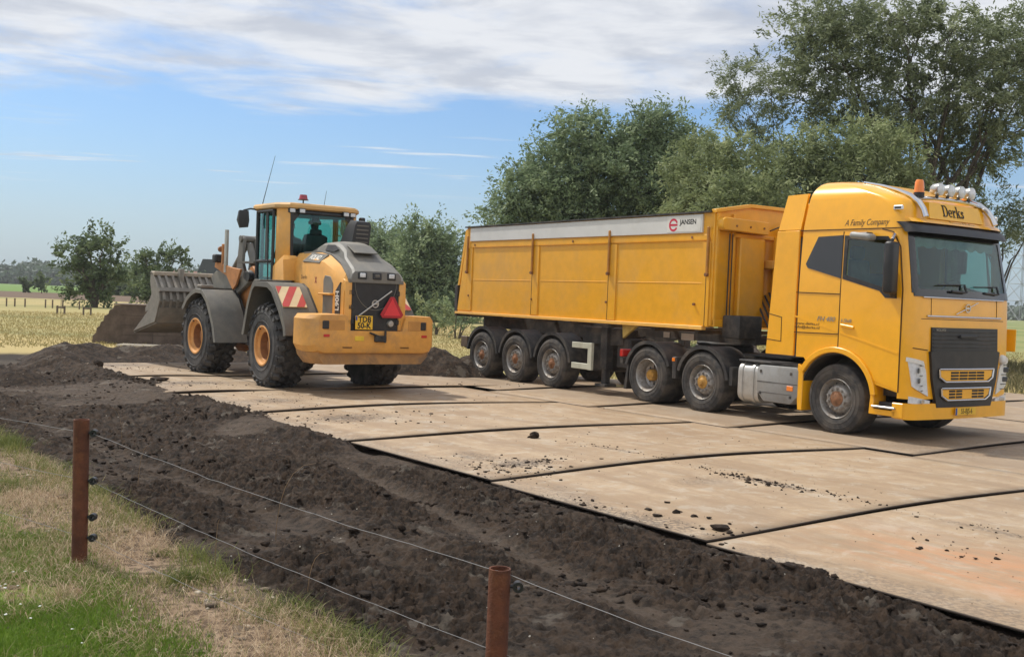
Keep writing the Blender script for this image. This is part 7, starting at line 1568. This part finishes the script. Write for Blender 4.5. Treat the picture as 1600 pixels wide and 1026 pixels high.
# ------------------------------------------------------------------ farmhouse in the distance behind the bucket
hp = at(329, 445, 200); hz_ = float(ground_z(np.array([hp.x]), np.array([hp.y]))[0])
fh = empty('farmhouse', (hp.x, hp.y, hz_), 0.15, 'distant farmhouse with a steep dark roof, just above the loader bucket', 'house')
brick = mat('house_brick', (.20, .12, .09), .9, var=.15); slate = mat('dark_roof', (.045, .045, .05), .7, var=.2); redt = mat('red_tiles', (.20, .085, .06), .8, var=.2)
H_ = 1.85 + (441 - 406) / FPX * 200 - hz_; 
MB().box2((-2, -3, 0), (2.6, 4, H_ - 3.6)).build('wall', brick, fh); MB().prism([(-2.5, H_ - 3.8), (3.0, H_ - 3.8), (2.2, H_), (-1.1, H_)], 'y', -3.4, 4.4).build('roof', slate, fh)
MB().box2((-7.5, -2.5, 0), (-2, 3, H_ - 3.4)).build('wall', brick, fh); MB().prism([(-3, H_ - 3.6), (3.5, H_ - 3.6), (.2, H_ - 2.3)], 'x', -7.8, -1.9).build('roof', redt, fh)
for y_ in (-1.2, .8): MB().box((y_, -3.03, H_ - 4.4), (.7, .06, .9)).build('window', frit, fh)
# ------------------------------------------------------------------ pylon and its lines
py_ = at(1594, 492, 380); pz = float(ground_z(np.array([py_.x]), np.array([py_.y]))[0])
pyl = empty('power_pylon', (py_.x, py_.y, pz), .3, 'pale lattice power pylon at the right edge, beyond the truck', 'pylon')
pym = mat('pylon_steel', (.30, .32, .33), .6, metal=.2, var=.05)
m = MB(); Hh = 44.0
def hwid(z): return 4.0 * (1 - z / Hh) ** 1.25 + .55
lv = [0, 7, 13, 18.5, 23, 27, 30.5, 33.5, 36.5, 39, 41.5, 44]
for a, b_ in zip(lv[:-1], lv[1:]):
    A_, B_ = hwid(a), hwid(b_); ca = [(A_, A_), (-A_, A_), (-A_, -A_), (A_, -A_)]; cb2 = [(B_, B_), (-B_, B_), (-B_, -B_), (B_, -B_)]
    for i in range(4):
        j = (i + 1) % 4; m.tube([(*ca[i], a), (*cb2[i], b_)], .13, 4); m.tube([(*ca[i], a), (*cb2[j], b_)], .07, 4); m.tube([(*ca[j], a), (*cb2[i], b_)], .07, 4); m.tube([(*cb2[i], b_), (*cb2[j], b_)], .07, 4)
m.build('lattice', pym, pyl)
for z_ in (29, 35, 41): MB().tube([(-8 + (z_ - 29) * .2, 0, z_), (0, 0, z_ + 1.3), (8 - (z_ - 29) * .2, 0, z_)], .16, 4).tube([(-8 + (z_ - 29) * .2, 0, z_), (8 - (z_ - 29) * .2, 0, z_)], .12, 4).build('cross_arm', pym, pyl)
# ------------------------------------------------------------------ little field things
oldw = mat('old_wood', (.15, .12, .09), .9, var=.25)
fx = [(10, 480), (23, 480), (39, 479), (71, 479), (82, 479), (98, 478), (124, 478)]
ff0 = None
for i, (u, v) in enumerate(fx):
    dd = 66.0; p = at(u, v, dd); z_ = float(ground_z(np.array([p.x]), np.array([p.y]))[0])
    if ff0 is None:
        ff0 = MB().cyl((0, 0, -.2), (0, 0, .52), .045, 6).build('pasture_post', oldw); o = ff0
    else: o = ff0.copy(); COL.objects.link(o)
    o.location = (p.x, p.y, z_); tag(o, 'thin wooden pasture post in the far field, ' + ['leftmost of all', 'second from the left edge', 'third from the left edge', 'fourth from the left, alone', 'fifth from the left', 'next left of the sapling guard stake', 'nearest the solitary oak'][i], 'post', 'posts of the pasture fence far left')
for u, v, lab in ((95, 490, 'small wooden sapling guard in the dry field, left one with a thin stake'), (136, 492, 'small square wooden sapling guard in the dry field, nearer the stacked wall')):
    x_, y_ = gp(u, v, -.05); z_ = float(ground_z(np.array([x_]), np.array([y_]))[0]); o = empty('sapling_guard', (x_, y_, z_), .3, lab, 'tree guard')
    for a, b_ in ((-.17, -.17), (.17, -.17), (.17, .17), (-.17, .17)): MB().box2((a - .03, b_ - .03, -.1), (a + .03, b_ + .03, .42)).build('stake', oldw, o)
    MB().box2((-.2, -.2, .30), (.2, -.17, .38)).build('rail', oldw, o); MB().box2((-.2, .17, .30), (.2, .2, .38)).build('rail', oldw, o)
    if u < 100: MB().cyl((0, 0, 0), (0, 0, .75), .015, 5).build('sapling', oldw, o)
# ------------------------------------------------------------------ summer haze: one closed box of even air
HX = 900
hb0 = MB().box2((-HX, -60, -12), (HX, 1000, 62))
hm = bpy.data.materials.new('haze_air'); hm.use_nodes = True; t = hm.node_tree; t.nodes.clear()
o_ = t.nodes.new('ShaderNodeOutputMaterial'); v_ = t.nodes.new('ShaderNodeVolumePrincipled'); v_.inputs['Density'].default_value = 0.0003; v_.inputs['Color'].default_value = (0.94, 0.97, 1.0, 1)
v_.inputs['Anisotropy'].default_value = 0.0
t.links.new(v_.outputs[0], o_.inputs['Volume'])
tag(hb0.build('haze', hm), 'thin summer haze over the fields', 'haze', kind='stuff')
